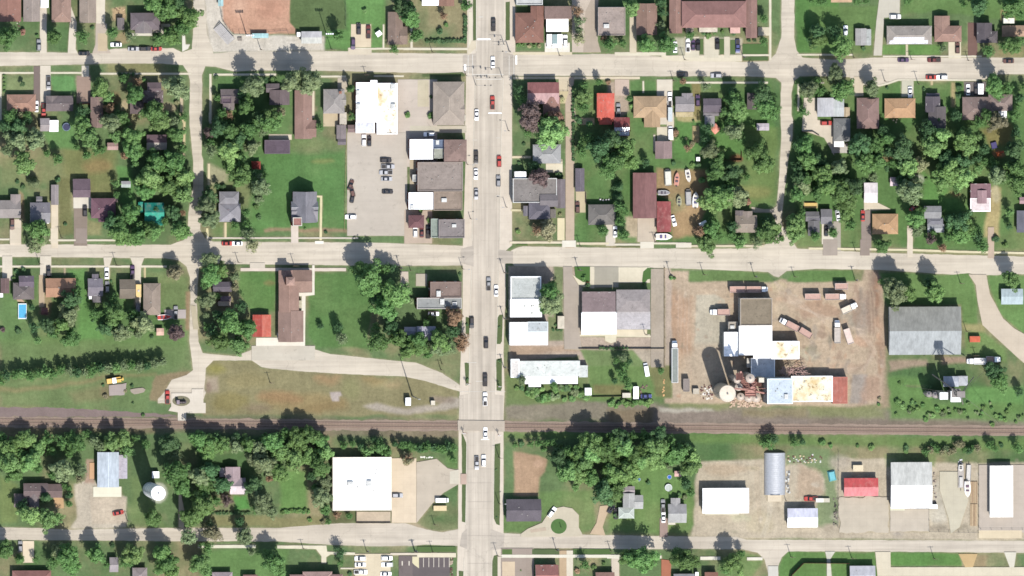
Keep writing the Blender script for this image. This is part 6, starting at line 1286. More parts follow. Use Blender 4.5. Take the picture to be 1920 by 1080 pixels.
for (x, y, z, sx, sy) in [(770, 790, 17, 2.2, 3.0), (690, 700, 17.5, 1.6, 2.2), (860, 700, 12, 1.5, 1.5), (620, 620, 23, 1.4, 1.4)]:
    p = LP(x, y, z); V, F = [], []; box(V, F, p.x - sx, p.y - sy, p.z, p.x + sx, p.y + sy, p.z + .25)
    for i in range(7):
        box(V, F, p.x - sx, p.y - sy + i * sy / 3, p.z + .25, p.x + sx, p.y - sy + i * sy / 3 + .08, p.z + .9)
    for s in (-1, 1): box(V, F, p.x + s * sx - .05, p.y - sy, p.z + .26, p.x + s * sx + .05, p.y + sy, p.z + 1.2)
    mk('platform', V, F, RU, hw)
V, F = [], []; 
for i in range(22):
    x0 = 560 + i * 20; a3 = LP(x0, 776 + (i % 2) * 10, 25 - i * .42); b3 = LP(x0 + 20, 776 + ((i + 1) % 2) * 10, 25 - (i + 1) * .42); tube(V, F, a3, b3, .1, n=4)
mk('truss', V, F, RU, hw)['kind'] = 'stuff'
pr = empty('pipe_rack', Q(1340 * zq, 540 * zq, 0)); landmark(pr, 'rusty pipe rack', 'on the north side of the rust-stained store', 'pipe rack')
V, F = [], []; r_ = random.Random(5)
for i in range(60):
    a3 = Q(r_.uniform(1180, 1500) * zq, r_.uniform(490, 600) * zq, r_.uniform(4, 6.5)) - pr.location; b3 = a3 + Vector((r_.uniform(-3, 3), r_.uniform(-2, 2), r_.uniform(-.8, .8))); tube(V, F, a3, b3, .09, n=4)
mk('pipes', V, F, flat((216, 176, 166), .7), pr)['kind'] = 'stuff'
for x, y in ((1190, 500), (1330, 500), (1480, 500), (1190, 600), (1330, 590), (1480, 595)):
    a3 = Q(x * zq, y * zq, 0) - pr.location; V, F = [], []; tube(V, F, a3, a3 + Vector((0, 0, 5.5)), .15, n=6); mk('post', V, F, RU, pr)
# the second elevator's leg and its guys
T(1720, 620)
eg = empty('elevator_leg', Q(455 * zq, 800 * zq, 0)); landmark(eg, 'skeletal elevator leg', 'rising behind the white-roofed grain elevator', 'elevator leg')
STL = flat((150, 142, 138), .6)
V, F = [], []; H = 40
for sx, sy in ((-1, -1), (1, -1), (1, 1), (-1, 1)):
    V, F = [], []; tube(V, F, (sx * .9, sy * .9, 0), (sx * .9, sy * .9, H), .16, n=6); mk('leg', V, F, STL, eg)
V, F = [], []
for i in range(20):
    z = i * 2.0
    for k_, (sx, sy) in enumerate(((-1, -1), (1, -1), (1, 1), (-1, 1))):
        nx, ny = ((1, -1), (1, 1), (-1, 1), (-1, -1))[k_]; tube(V, F, (sx * .9, sy * .9, z), (nx * .9, ny * .9, z + 2), .07, n=4); tube(V, F, (sx * .9, sy * .9, z), (nx * .9, ny * .9, z), .06, n=4)
mk('bracing', V, F, STL, eg)['kind'] = 'stuff'
bx('head_house', (-1.7, -1.3, H - 2.0, 1.7, 1.3, H + .4), STL, eg); bx('platform', (-2.2, -2.0, 24.0, 1.4, 1.6, 24.5), STL, eg)
for t in (( -9, 7, 12), (8, 6, 14), (3, -5, 19)):
    V, F = [], []; tube(V, F, (0, 0, H - 1), t, .22, n=6); mk('spout', V, F, STL, eg)
for t in ((14, 8), (-20, 2), (20, -14)):
    V, F = [], []; tube(V, F, (0, 0, H - .5), (t[0], t[1], 0), .05, n=4); mk('guy_wire', V, F, STL, eg)
for x, y, r2 in ((245, 870, 42), (160, 860, 38)): standpipe(x * zq, y * zq, r2 * zq, 12, (170, 160, 158), {245: 'dark round bin by the elevator', 160: 'low grey bin by the elevator'}[x], '', 'grain bin', 1, .8)

# ================================================================= YARD THINGS
def simple(name, parts, x, y, z, rot, label=None, short=None, extra='', cat=None, desc=None):
    p = Q(x, y, z); root = empty(name, (p.x, p.y, 0.02), math.radians(rot))
    for nm, b, c in parts: 
        if b[0] == 'cyl': V, F = [], []; tube(V, F, b[1], b[2], b[3], b[4] if len(b) > 4 else None, n=20); mk(nm, V, F, flat(c, .5, .4), root)
        else: bx(nm, b, flat(c, .5, .3), root)
    if short: landmark(root, short, extra, cat)
    else: auto(root, desc, cat)
    return root
T(380, 0)
# bleachers: one bench per row
bl = empty('bleachers', Q(190, 305, 0), math.radians(-48)); landmark(bl, 'grey angled bleachers', 'west of the clay infield', 'bleachers')
for i in range(7): bx('bench', (-4.4, -1.9 + i * .55, .3 + i * .28, 4.4, -1.45 + i * .55, .36 + i * .28), flat((196, 192, 190), .5, .4), bl)
for s in (-4.3, 0, 4.3):
    V, F = [], []; tube(V, F, (s, -1.9, .2), (s, 2.0, 2.2), .07, n=4); tube(V, F, (s, 1.9, 0), (s, 1.9, 2.1), .07, n=4); mk('frame', V, F, flat((150, 148, 148), .5), bl)
for x, y, lab in [(392, 306, 'tall floodlight pole'), (1108, 292, 'tall floodlight pole')]:
    p = Q(x, y, 0); root = empty('floodlight_pole', (p.x, p.y, 0)); V, F = [], []; tube(V, F, (0, 0, 0), (0, 0, 16), .2, .12, 8); mk('shaft', V, F, flat((150, 140, 130), .8), root)
    for zz in (15.6, 14.8): bx('crossarm', (-1.5, -.08, zz, 1.5, .08, zz + .12), flat((150, 140, 130), .8), root)
    for zz in (15.6, 14.8):
        for xx in (-1.3, -.45, .45, 1.3): bx('floodlight', (xx - .28, -.1, zz + .12, xx + .28, .42, zz + .6), flat((240, 240, 244), .3, .6), root)
    auto(root, lab, 'floodlight')
fence([(150, -40), (152, 40), (165, 100), (180, 190), (220, 252), (280, 305), (440, 306)], 3.5, (120, 122, 118), desc='curved chain-link backstop', solid=False, gap=2.2)
fence([(592, 285), (758, 272), (775, 312)], 1.4, (120, 110, 108), desc='low infield fence', solid=False)
fence([(1284, -30), (1284, 230)], 1.8, (84, 96, 78), desc='outfield fence', solid=False, gap=3)
simple('picnic_table', [('table_top', (-.9, -.4, .7, .9, .4, .76), (150, 140, 130)), ('bench', (-.9, -.8, .42, .9, -.55, .47), (150, 140, 130)), ('bench', (-.9, .55, .42, .9, .8, .47), (150, 140, 130)), ('leg', (-.7, -.7, 0, -.6, .7, .7), (130, 120, 110)), ('leg', (.6, -.7, 0, .7, .7, .7), (130, 120, 110))], 335, 350, .7, 0, desc='small picnic table', cat='table')
def trampoline(x, y, r):
    p = Q(x, y, .9); root = empty('trampoline', (p.x, p.y, 0)); V, F = [], []; tube(V, F, (0, 0, .84), (0, 0, .92), r, n=28); mk('mat', V, F, flat((58, 62, 96), .7), root)
    V, F = [], []
    for i in range(28):
        t = 6.2832 * i / 28; t2 = 6.2832 * (i + 1) / 28; tube(V, F, (math.cos(t) * r * 1.08, math.sin(t) * r * 1.08, .93), (math.cos(t2) * r * 1.08, math.sin(t2) * r * 1.08, .93), .13, n=5)
    mk('rim', V, F, flat((140, 160, 184), .5), root)
    for i in range(6):
        t = 6.2832 * i / 6; V, F = [], []; tube(V, F, (math.cos(t) * r, math.sin(t) * r, 0), (math.cos(t) * r, math.sin(t) * r, .9), .05, n=5); mk('leg', V, F, flat((140, 150, 160), .5), root)
    auto(root, 'round dark blue trampoline', 'trampoline')
T(0, 215); trampoline(598, 110, 1.45)
def pool(x, y, rx, ry, rnd, c, desc, h=1.1):
    p = Q(x, y, h); root = empty('swimming_pool', (p.x, p.y, 0)); n = 28 if rnd else 4; off = 0 if rnd else math.pi / 4; k = 1 if rnd else math.sqrt(2)
    def ring(f): return [(math.cos(6.283185 * i / n + off) * rx * f * k, math.sin(6.283185 * i / n + off) * ry * f * k) for i in range(n)]
    o, i_ = ring(1.0), ring(.88); V = [(a, b, 0) for a, b in o] + [(a, b, h) for a, b in o] + [(a, b, h) for a, b in i_] + [(a, b, h - .12) for a, b in i_]
    F = []
    for s in range(3): F += [(s*n+i, s*n+(i+1) % n, (s+1)*n+(i+1) % n, (s+1)*n+i) for i in range(n)]
    mk('pool_wall', V, F, flat((232, 236, 238), .5), root); mk('water', [(a * 1.0, b * 1.0, h - .1) for a, b in i_], [tuple(range(n))], flat(c, .08, .6), root); auto(root, desc, 'pool')
T(0, 430); pool(202, 737, 1.75, 3.2, False, (98, 190, 232), 'rectangular bright blue swimming pool')
T(1140, 855); pool(545, 285, 1.5, 1.5, True, (206, 214, 206), 'round pale covered pool'); pool(553, 190, .9, .9, True, (60, 120, 210), 'small blue paddling pool', .4); pool(278, 212, .7, .7, True, (70, 120, 190), 'tiny blue paddling pool', .35)
def boat(x, y, ang, L, c, desc, deck=(232, 226, 214), trim=(90, 80, 96)):
    L *= ZM; W = max(1.0, L * .19); p = Q(x, y, 1.4); root = empty('boat', (p.x, p.y, 0), math.radians(ang)); V, F = [], []
    st = [(-L/2, W*.85), (-L*.2, W), (L*.15, W*.95), (L*.35, W*.6), (L*.5, .06)]
    for xx, hw in st: V += [(xx, -hw, 1.5), (xx, -hw * .55, .7), (xx, hw * .55, .7), (xx, hw, 1.5), (xx, hw * .8, 1.52), (xx, -hw * .8, 1.52), (xx, 0, 1.4)]
    n = len(st)
    for i in range(n - 1):
        a = i * 7; b = a + 7
        F += [(a, b, b+1, a+1), (a+1, b+1, b+2, a+2), (a+2, b+2, b+3, a+3), (a+3, b+3, b+4, a+4), (a, a+5, b+5, b)]
    F.append((0, 1, 2, 3)); mk('hull', V, F, flat(c, .25, .5), root)
    mk('deck', [V[i * 7 + 5] for i in range(n)] + [V[i * 7 + 4] for i in range(n)], [(i, i+n, i+1+n, i+1) for i in range(n - 1)], flat(deck, .5), root)
    bx('windscreen', (L * .05, -W * .5, 1.5, L * .12, W * .5, 2.0), flat(trim, .2, .5), root); bx('seat', (-L * .25, -W * .5, 1.5, -L * .12, W * .5, 1.9), flat(trim, .6), root); bx('outboard_motor', (-L/2 - .5, -.25, .9, -L/2, .25, 2.0), flat((60, 60, 66), .5), root)
    w = car_meshes('sedan')[2]
    for s in (-1, 1): o = bpy.data.objects.new('wheel', w); COL.objects.link(o); o.parent = root; o.location = (-L * .15, s * W * .8, .33)
    auto(root, desc, 'boat', 'boats parked on trailers'); return root
T(1140, 215)
boat(722, 552, -80, 115, (246, 244, 240), 'white speedboat'); boat(788, 765, 88, 140, (250, 248, 246), 'white open speedboat', trim=(80, 80, 130)); boat(620, 578, 85, 120, (226, 170, 150), 'salmon-pink hulled boat', (216, 150, 130)); boat(505, 703, 0, 110, (226, 228, 230), 'dark-cockpit boat', (150, 146, 150)); boat(640, 772, 90, 85, (196, 196, 160), 'small olive dinghy', (160, 160, 130))
simple('boat_under_cover', [('cover', (-1.5, -3.1, 1.0, 1.5, 3.1, 2.3, .35, .5), (232, 230, 216)), ('trailer', (-.8, -3.4, .3, .8, 3.6, .95), (120, 116, 112))], 540, 568, 1.5, 3, desc='boat under a white cover', cat='boat')
simple('boat_under_cover', [('cover', (-1.3, -2.9, .9, 1.3, 2.9, 1.9, .3, .4), (186, 184, 182)), ('trailer', (-.8, -3.2, .3, .8, 3.6, .85), (110, 106, 104))], 725, 750, 1.5, 2, desc='boat under a grey cover', cat='boat')
T(0, 430); boat(1480, 790, 5, 125, (246, 242, 240), 'red-decked white boat', (206, 70, 60))
T(1140, 430); boat(505, 66, 0, 150, (246, 246, 250), 'long white and purple boat', trim=(96, 84, 140))
T(1520, 855); boat(1412, 300, -88, 145, (244, 240, 242), 'white cabin boat', trim=(120, 90, 110)); boat(1352, 110, -90, 60, (228, 228, 230), 'small white boat', trim=(90, 88, 96))
simple('flatbed_trailer', [('flatbed', (-1.2, -4.0, .7, 1.2, 4.0, .95), (186, 178, 170)), ('load', (-.7, -3.6, .96, .7, .5, 1.8), (214, 210, 204)), ('drawbar', (-.1, -5.2, .6, .1, -4, .75), (90, 88, 88))], 1352, 200, 1, 0, desc='loaded flatbed trailer', cat='trailer')
simple('flatbed_trailer', [('flatbed', (-.9, -3.4, .7, .9, 3.4, .95), (216, 212, 206)), ('drawbar', (-.1, 3.4, .6, .1, 4.6, .75), (90, 88, 88)), ('side_rail', (-.95, -3.4, .95, -.85, 3.4, 1.3), (170, 166, 160)), ('side_rail', (.85, -3.4, .95, .95, 3.4, 1.3), (170, 166, 160))], 1422, 155, 1, -3, desc='narrow pale trailer', cat='trailer')
lm = empty('lumber_stack', Q(1468, 430, 0)); landmark(lm, 'tan lumber stack', 'long strips beside the narrow warehouse', 'lumber')
for i in range(5):
    for j in (0, 1): bx('plank_bundle', (-1.5 + i * .6, -9.1 + j * 9.3, 0, -1.0 + i * .6, -.1 + j * 9.3, .55 + .1 * ((i + j) % 2)), flat([(196, 170, 136), (206, 182, 148), (182, 156, 126)][(i + j) % 3], .9), lm)
lorry(428, 110, 0, 92, 2.4, False, (230, 214, 180), desc='cream flatbed trailer', opened=False)
simple('tarpaulin_heap', [('tarpaulin', (-1.6, -2.2, 0, 1.6, 2.2, 1.5, .5, .6), (116, 196, 206))], 192, 178, .7, 12, desc='teal tarpaulin-covered heap', cat='tarpaulin')
# gazebo tent, clutter
T(1140, 215)
simple('garden_tent', [('canopy', (-1.65, -1.65, 2.0, 1.65, 1.65, 2.7, 1.4, 1.4), (250, 168, 146)), ('leg', (-1.55, -1.55, 0, -1.48, -1.48, 2), (220, 220, 220)), ('leg', (1.48, 1.48, 0, 1.55, 1.55, 2), (220, 220, 220)), ('leg', (-1.55, 1.48, 0, -1.48, 1.55, 2), (220, 220, 220)), ('leg', (1.48, -1.55, 0, 1.55, -1.48, 2), (220, 220, 220))], 966, 128, 2, 42, desc='salmon-pink square garden tent', cat='tent')
simple('wooden_deck', [('floor', (-2.5, -1.0, 0, 2.5, 1.0, .4), (222, 190, 112)), ('railing', (-2.5, .95, .4, 2.5, 1.0, 1.3), (200, 170, 100))], 1824, 815, .4, 0, desc='yellow wooden deck', cat='deck')
T(1520, 215)
simple('play_set', [('frame', (-1.4, -.9, 0, 1.2, -.75, 1.8), (226, 140, 90)), ('platform', (-.9, -.9, 1.0, .6, .9, 1.2), (240, 170, 110)), ('slide', (.6, -.4, .1, 2.4, .4, .5, .2, 0), (236, 120, 80)), ('roof', (-.9, -.9, 2.0, .6, .9, 2.6, .6, .7), (206, 110, 70))], 1690, 350, 1, 20, desc='orange wooden play set', cat='play set')
simple('tarpaulin_heap', [('tarpaulin', (-1.3, -1.5, 0, 1.3, 1.5, 1.2, .2, .3), (66, 58, 120))], 1650, 275, .6, 15, desc='dark blue tarpaulin-covered heap', cat='tarpaulin')
T(760, 215)
def parasol(x, y, c, desc):
    p = Q(x, y, 2.3); root = empty('parasol', (p.x, p.y, 0)); V, F = [], []; tube(V, F, (0, 0, 2.1), (0, 0, 2.6), 1.35, .1, n=8); mk('canopy', V, F, flat(c, .8), root); V, F = [], []; tube(V, F, (0, 0, 0), (0, 0, 2.2), .04, n=6); mk('pole', V, F, flat((200, 200, 200), .5), root)
    V, F = [], []; tube(V, F, (0, 0, 0), (0, 0, .1), .3, n=10); mk('base', V, F, flat((90, 90, 90), .8), root); auto(root, desc, 'parasol')
parasol(1655, 85, (80, 150, 110), 'green garden parasol')
for i, (x, y) in enumerate([(1755, 765), (1780, 770), (1808, 768), (1832, 765)]): simple('garden_chair', [('seat', (-.3, -.3, .35, .3, .3, .45), (246, 240, 238)), ('backrest', (-.3, .22, .45, .3, .3, .95), (246, 240, 238)), ('leg', (-.28, -.28, 0, -.22, -.22, .35), (240, 240, 238)), ('leg', (.22, -.28, 0, .28, -.22, .35), (240, 240, 238))], x, y, .4, i * 40, desc='white garden chair', cat='chair')
T(1520, 215); [simple('garden_chair', [('seat', (-.3, -.3, .35, .3, .3, .45), (246, 232, 190)), ('backrest', (-.3, .22, .45, .3, .3, .95), (246, 232, 190))], x, y, .4, i * 50, desc='cream garden chair', cat='chair') for i, (x, y) in enumerate([(745, 50), (775, 45), (768, 68)])]
# yellow track machine beside a concrete slab
T(180, 690); zz = 4.8 / 15.43
ym = simple('track_machine', [('deck', (-3.0, -1.1, .9, 3.0, 1.1, 1.4), (246, 196, 90)), ('engine_hood', (-3.0, -.95, 1.4, -.9, .95, 2.4), (248, 208, 120)), ('cab', (-.7, -1.0, 1.4, .7, 1.0, 3.3), (96, 66, 84)), ('cab_roof', (-.8, -1.1, 3.31, .8, 1.1, 3.45), (250, 250, 246)), ('boom', (.7, -.2, 1.5, 3.6, .2, 2.2), (246, 214, 120)), ('bucket', (3.4, -.6, .4, 4.1, .6, 1.5), (240, 196, 90)), ('track', (-2.6, -1.35, 0, 2.6, -.9, .85, .3, 0), (70, 56, 48)), ('track', (-2.6, .9, 0, 2.6, 1.35, .85, .3, 0), (70, 56, 48))], 520 * zz, 360 * zz, 2, 8, short='yellow tracked machine', extra='with a white-roofed cab beside a grey slab', cat='machine')
sheet('concrete_slab', [q(x * zz, y * zz) for x, y in [(370, 500), (620, 470), (880, 430), (860, 600), (820, 780), (380, 800)]], pave('walk', (178, 166, 160)), .1, .2)
sheet('concrete_slab', [q(x * zz, y * zz) for x, y in [(980, 620), (1130, 590), (1350, 570), (1430, 620), (1380, 700), (1100, 760), (1010, 700)]], pave('walk', (176, 164, 150)), .1, .2)
# display engine on the oval bed
T(290, 690); z10 = 4.8 / 10.8
simple('display_engine', [('boiler', ('cyl', (-1.3, 0, 1.4), (1.6, 0, 1.4), .55), (70, 58, 66)), ('cab', (-2.2, -.75, .6, -1.2, .75, 2.6), (84, 70, 80)), ('cab_roof', (-2.3, -.85, 2.61, -1.1, .85, 2.75), (150, 136, 146)), ('chimney', ('cyl', (1.2, 0, 1.8), (1.2, 0, 2.9), .16, .24), (60, 52, 58)), ('steam_dome', ('cyl', (.2, 0, 1.8), (.2, 0, 2.3), .22), (70, 60, 66)), ('frame', (-2.2, -.6, .35, 1.9, .6, .7), (110, 96, 104)), ('wheel', ('cyl', (-.6, -.72, .5), (-.6, -.6, .5), .48), (60, 52, 56)), ('wheel', ('cyl', (.7, -.72, .5), (.7, -.6, .5), .48), (60, 52, 56)), ('wheel', ('cyl', (-.6, .6, .5), (-.6, .72, .5), .48), (60, 52, 56)), ('wheel', ('cyl', (.7, .6, .5), (.7, .72, .5), .48), (60, 52, 56))], 550 * z10, 690 * z10, 1.2, 0, short='small dark display engine', extra='on an oval bed in a paved plaza', cat='monument')
# tall mast by the signal hut
T(760, 645)
p = Q(62, 468, 0); ms = empty('radio_mast', (p.x, p.y, 0)); V, F = [], []; tube(V, F, (0, 0, 0), (0, 0, 29), .32, .12, 8); mk('shaft', V, F, flat((186, 180, 172), .5), ms)
bx('antenna', (-.5, -.1, 28.2, .5, .1, 29.2), flat((200, 200, 200), .5), ms); landmark(ms, 'tall bare radio mast', 'whose shadow crosses the gravel lane', 'mast')
# people-size clutter at the crossing: signals with booms
def crossing_signal(x, y, s, desc):
    p = Q(x, y, 0); root = empty('crossing_signal', (p.x, p.y, 0)); V, F = [], []; tube(V, F, (0, 0, 0), (0, 0, 5.2), .13, n=8); mk('post', V, F, flat((190, 190, 190), .5), root)
    for a_ in (-1, 1):
        V, F = [], []; tube(V, F, (-.6, -.1, 4.2 - a_ * .35), (.6, -.1, 4.2 + a_ * .35), .07, n=4); mk('crossbuck', V, F, flat((250, 250, 250), .5), root)
    bx('warning_light', (-.5, -.2, 3.2, -.2, 0, 3.5), flat((120, 30, 26), .4), root); bx('warning_light', (.2, -.2, 3.2, .5, 0, 3.5), flat((120, 30, 26), .4), root)
    V, F = [], []; tube(V, F, (0, .2, 1.1), (s * 1.4, .2, 6.6), .07, .04, 6); mk('gate_arm', V, F, flat((236, 120, 110), .5), root); auto(root, desc, 'crossing signal')
crossing_signal(520, 800, 1, 'railway crossing signal'); crossing_signal(838, 818, -1, 'railway crossing signal'); crossing_signal(548, 355, 1, 'railway advance signal'); crossing_signal(842, 378, -1, 'railway advance signal')
# traffic signals
T(760, 0)
def tsig(x, y, dx, n=2, L=8.5):
    p = Q(x, y, 0); root = empty('traffic_signal', (p.x, p.y, 0)); V, F = [], []; tube(V, F, (0, 0, 0), (0, 0, 6.4), .16, .12, 8); mk('post', V, F, flat((176, 172, 166), .6), root)
    V, F = [], []; tube(V, F, (0, 0, 6.2), (dx * L, 0, 6.6), .09, .06, 6); mk('mast_arm', V, F, flat((176, 172, 166), .6), root)
    for i in range(n):
        h = bx('signal_head', (dx * L * (.55 + .4 * i) - .25, -.25, 5.3, dx * L * (.55 + .4 * i) + .25, .25, 6.5), flat((60, 56, 50), .5), root)
    auto(root, 'traffic signal with overhead arm', 'traffic signal', 'signals at the north crossing')
tsig(545, 678, 1, 2, 7.5); tsig(632, 762, 1, 2, 6); tsig(885, 395, -1, 1, 5); tsig(935, 455, -1, 1, 6); tsig(868, 690, -1, 2, 6)
pole(933, 462, 8, False, True, az=3.1); 

# ================================================================= POLES
T(380, 0); pole(520, 442, 8); pole(1155, 438, 8.5); pole(1160, 40, 8) if False else None; pole(1465, 668, 6)
T(760, 0); pole(240, 465, 8); pole(1020, 300, 7, False, True) if False else None; pole(1385, 495, 7)
T(1140, 0); pole(685, 532, 8.5); pole(1215, 512, 8.5, trafo=True); pole(585, 722, 7)
T(1520, 0); pole(665, 725, 8); pole(965, 750, 9); pole(385, 515, 6); pole(1415, 540, 6.5); pole(905, 530, 6)
T(760, 215); pole(925, 140, 7, False, True, az=3.1); pole(905, 828, 7, False, True, az=3.1); pole(555, 445, 6, False, True); pole(585, 935, 5, False, True)
T(0, 430); pole(1045, 318, 9); pole(352, 305, 8.5); pole(550, 70, 8)
T(380, 430); pole(318, 292, 7); pole(822, 322, 8.5); pole(1775, 345, 9, trafo=True); pole(1870, 370, 4)
T(760, 430); pole(512, 352, 8, False, True); pole(885, 385, 10, trafo=True); pole(1558, 362, 9, trafo=True); pole(885, 800, 9, trafo=True); pole(1572, 148, 8)
T(1140, 430); pole(562, 412, 10, trafo=True); pole(858, 402, 8.5); pole(1318, 422, 10, trafo=True); pole(1675, 422, 7); pole(330, 940, 12); pole(420, 105, 7)
T(1520, 430); pole(400, 455, 10, trafo=True); pole(1345, 480, 8); pole(400, 190, 6); pole(1400, 915, 7)
T(380, 645); pole(605, 345, 7.5)
T(760, 645); pole(318, 228, 7); pole(328, 178, 4, False); pole(885, 208, 9.5, trafo=True); pole(842, 1020, 9)
T(0, 855); pole(1145, 580, 7)
T(380, 855); pole(902, 828, 6.5); pole(1475, 858, 8.5, trafo=True); pole(1905, 855, 8, trafo=True)
T(760, 855); pole(260, 615, 6.5); pole(90, 862, 9, trafo=True); pole(245, 862, 8); pole(840, 425, 8, False, True); pole(828, 895, 9.5); pole(1358, 845, 9, trafo=True); pole(1845, 850, 7); pole(1400, 640, 4, False)
T(1140, 855); pole(1645, 905, 9); pole(1600, 400, 5, False)
T(1520, 855); pole(368, 915, 8.5); pole(1108, 920, 8.5)
T(1520, 645); pole(1480, 100, 6); 
# fences and walls
T(0, 0); fence([(690, 935), (815, 935)], 1.8, (130, 70, 60), desc='red-brown board fence'); fence([(970, 932), (1052, 932)], 1.8, (130, 70, 60), desc='red-brown board fence')
T(760, 0); fence([(1380, 820), (1462, 820), (1462, 740)], 1.1, (120, 116, 104), desc='low white garden fence', solid=False)
T(1140, 430); fence([(508, 345), (508, 1240)], 1.8, (140, 130, 116), desc='chain-link yard fence', solid=False, gap=4)
T(1520, 855); fence([(250, -40), (246, 640)], 1.8, (140, 132, 120), desc='chain-link fence west of the barn', solid=False, gap=4); fence([(1512, 80), (1512, 640), (1530, 660), (2000, 660)], 1.8, (140, 134, 126), desc='chain-link compound fence', solid=False, gap=4); fence([(1062, 480), (1066, 680), (1510, 690)], 1.8, (140, 134, 126), desc='chain-link fence of the narrow yard', solid=False, gap=4)
T(1140, 855); fence([(1640, 1120), (1650, 1070), (1758, 962), (2165, 965)], 3.4, (120, 66, 58), short='long brown board wall', extra='with an angled corner at the bottom edge', cat='wall')
T(380, 855); fence([(1382, 505), (1382, 602), (1690, 602)], 1.6, (140, 122, 106), desc='wooden yard fence')
T(1520, 215); fence([(0, -55), (-8, -60)], 1) if False else None
T(1520, 215); fence([(-60, -48), (50, -40), (130, -5)] if False else [(-20, -62), (40, -58), (100, -28)], 1.5, (130, 104, 92), desc='brown garden fence') if False else None
T(1140, 215); fence([(1740, 152), (1840, 152), (1900, 190)], 1.5, (110, 84, 74), desc='brown garden fence'); fence([(1040, 405), (1200, 410), (1200, 330)], 1.5, (120, 74, 64), desc='reddish garden fence')
T(380, 215); fence([(1290, 180), (1275, 1050)], 1.0, (196, 176, 130), desc='low lawn-edge fence', gap=4, solid=False)
T(760, 215); fence([(1622, 700), (1622, 800), (1645, 805)], 1.6, (96, 86, 84), desc='dark board fence')
T(760, 645); fence([(1560, 42), (2330, 42)], 1.4, (110, 96, 84), desc='long hedge-side fence', gap=3)
fence([(1680, 475), (2000, 470)], 1.2, (110, 90, 76), desc='low rail fence', gap=3)
# flag and sign poles by the warehouse lawn
T(760, 430)
p = Q(1612, 470, 0); fp = empty('flagpole', (p.x, p.y, 0)); V, F = [], []; tube(V, F, (0, 0, 0), (0, 0, 6), .06, .04, 6); mk('shaft', V, F, flat((226, 226, 226), .4), fp); bx('flag', (0.06, -.02, 4.9, 1.5, .02, 5.8), flat((226, 70, 66), .8), fp); auto(fp, 'flagpole with a red flag', 'flagpole')
# rubble and scrap, junk piles
def scatter(name, x0, y0, x1, y1, n, cols, s, desc, cat):
    p = Q((x0 + x1) / 2, (y0 + y1) / 2); root = empty(name, (p.x, p.y, 0)); rr = random.Random(int(x0 + y0))
    for ci, c in enumerate(cols):
        V, F = [], []
        for i in range(n // len(cols)):
            c0 = Q(rr.uniform(x0, x1), rr.uniform(y0, y1)) - p; a = rr.uniform(s * .4, s); b = rr.uniform(s * .4, s); h = rr.uniform(.2, .9) * s; box(V, F, c0.x - a, c0.y - b, 0, c0.x + a, c0.y + b, h, a * .3, b * .2)
        mk('scrap', V, F, flat(c, .9), root)['kind'] = 'stuff'
    auto(root, desc, cat)
T(1300, 620)
scatter('scrap_pile', 100 * zq, 740 * zq, 260 * zq, 930 * zq, 60, [(214, 196, 176), (120, 84, 80), (240, 236, 226)], .5, 'scrap pile of pale and dark pieces', 'scrap pile')
scatter('rubble_heap', 500 * zq, 860 * zq, 920 * zq, 1030 * zq, 120, [(222, 196, 172), (206, 178, 156)], .6, 'tan rubble heap', 'rubble')
T(1140, 855); scatter('scrap_pile', 1610, -20, 1940, 60, 40, [(216, 200, 160), (120, 90, 80), (226, 226, 220)], .5, 'scattered scrap along the back of the yard', 'scrap pile'); scatter('scrap_pile', 1600, 130, 1640, 330, 24, [(226, 226, 220), (140, 140, 140)], .5, 'scrap beside the hut', 'scrap pile')
T(1520, 855); scatter('scrap_pile', 1100, 150, 1130, 420, 30, [(196, 180, 160), (120, 110, 110)], .45, 'scrap along the warehouse wall', 'scrap pile'); scatter('tyre_row', 200, 380, 240, 630, 30, [(80, 76, 74), (150, 140, 130)], .4, 'dark junk row along the fence', 'scrap pile'); scatter('scrap_pile', 1330, 25, 1370, 90, 14, [(226, 226, 226), (70, 70, 70)], .5, 'white and dark scrap', 'scrap pile')
T(0, 0); scatter('patio_clutter', 1030, 70, 1120, 150, 16, [(230, 200, 160), (110, 80, 70)], .35, 'patio clutter', 'clutter'); scatter('patio_clutter', 150, 10, 178, 280, 24, [(236, 226, 216), (110, 80, 76)], .35, 'row of yard clutter', 'clutter')
T(1140, 645); scatter('scrap_pile', 280, 370, 350, 480, 24, [(160, 130, 120), (90, 80, 80)], .4, 'dark scrap beside the white container', 'scrap pile'); scatter('pallet_row', 488, 300, 508, 470, 16, [(240, 196, 140), (226, 180, 130)], .4, 'row of orange pallets', 'pallets')
T(380, 645); scatter('gravel_heap', 1, 1, 2, 2, 4, [(180, 170, 160)], .3, 'small gravel heap', 'gravel heap') if False else None
T(760, 855); scatter('boulder_row', 1130, 650, 1260, 668, 20, [(196, 180, 164), (170, 150, 136)], .45, 'row of pale boulders', 'boulders'); scatter('boulder_row', 130, 5, 250, 16, 22, [(246, 242, 232)], .35, 'row of white stones', 'boulders')
T(760, 855); scatter('planter_stones', 398, 920, 425, 1075, 26, [(200, 180, 160), (110, 84, 76)], .4, 'stones and shrubs edging the car park', 'boulders')

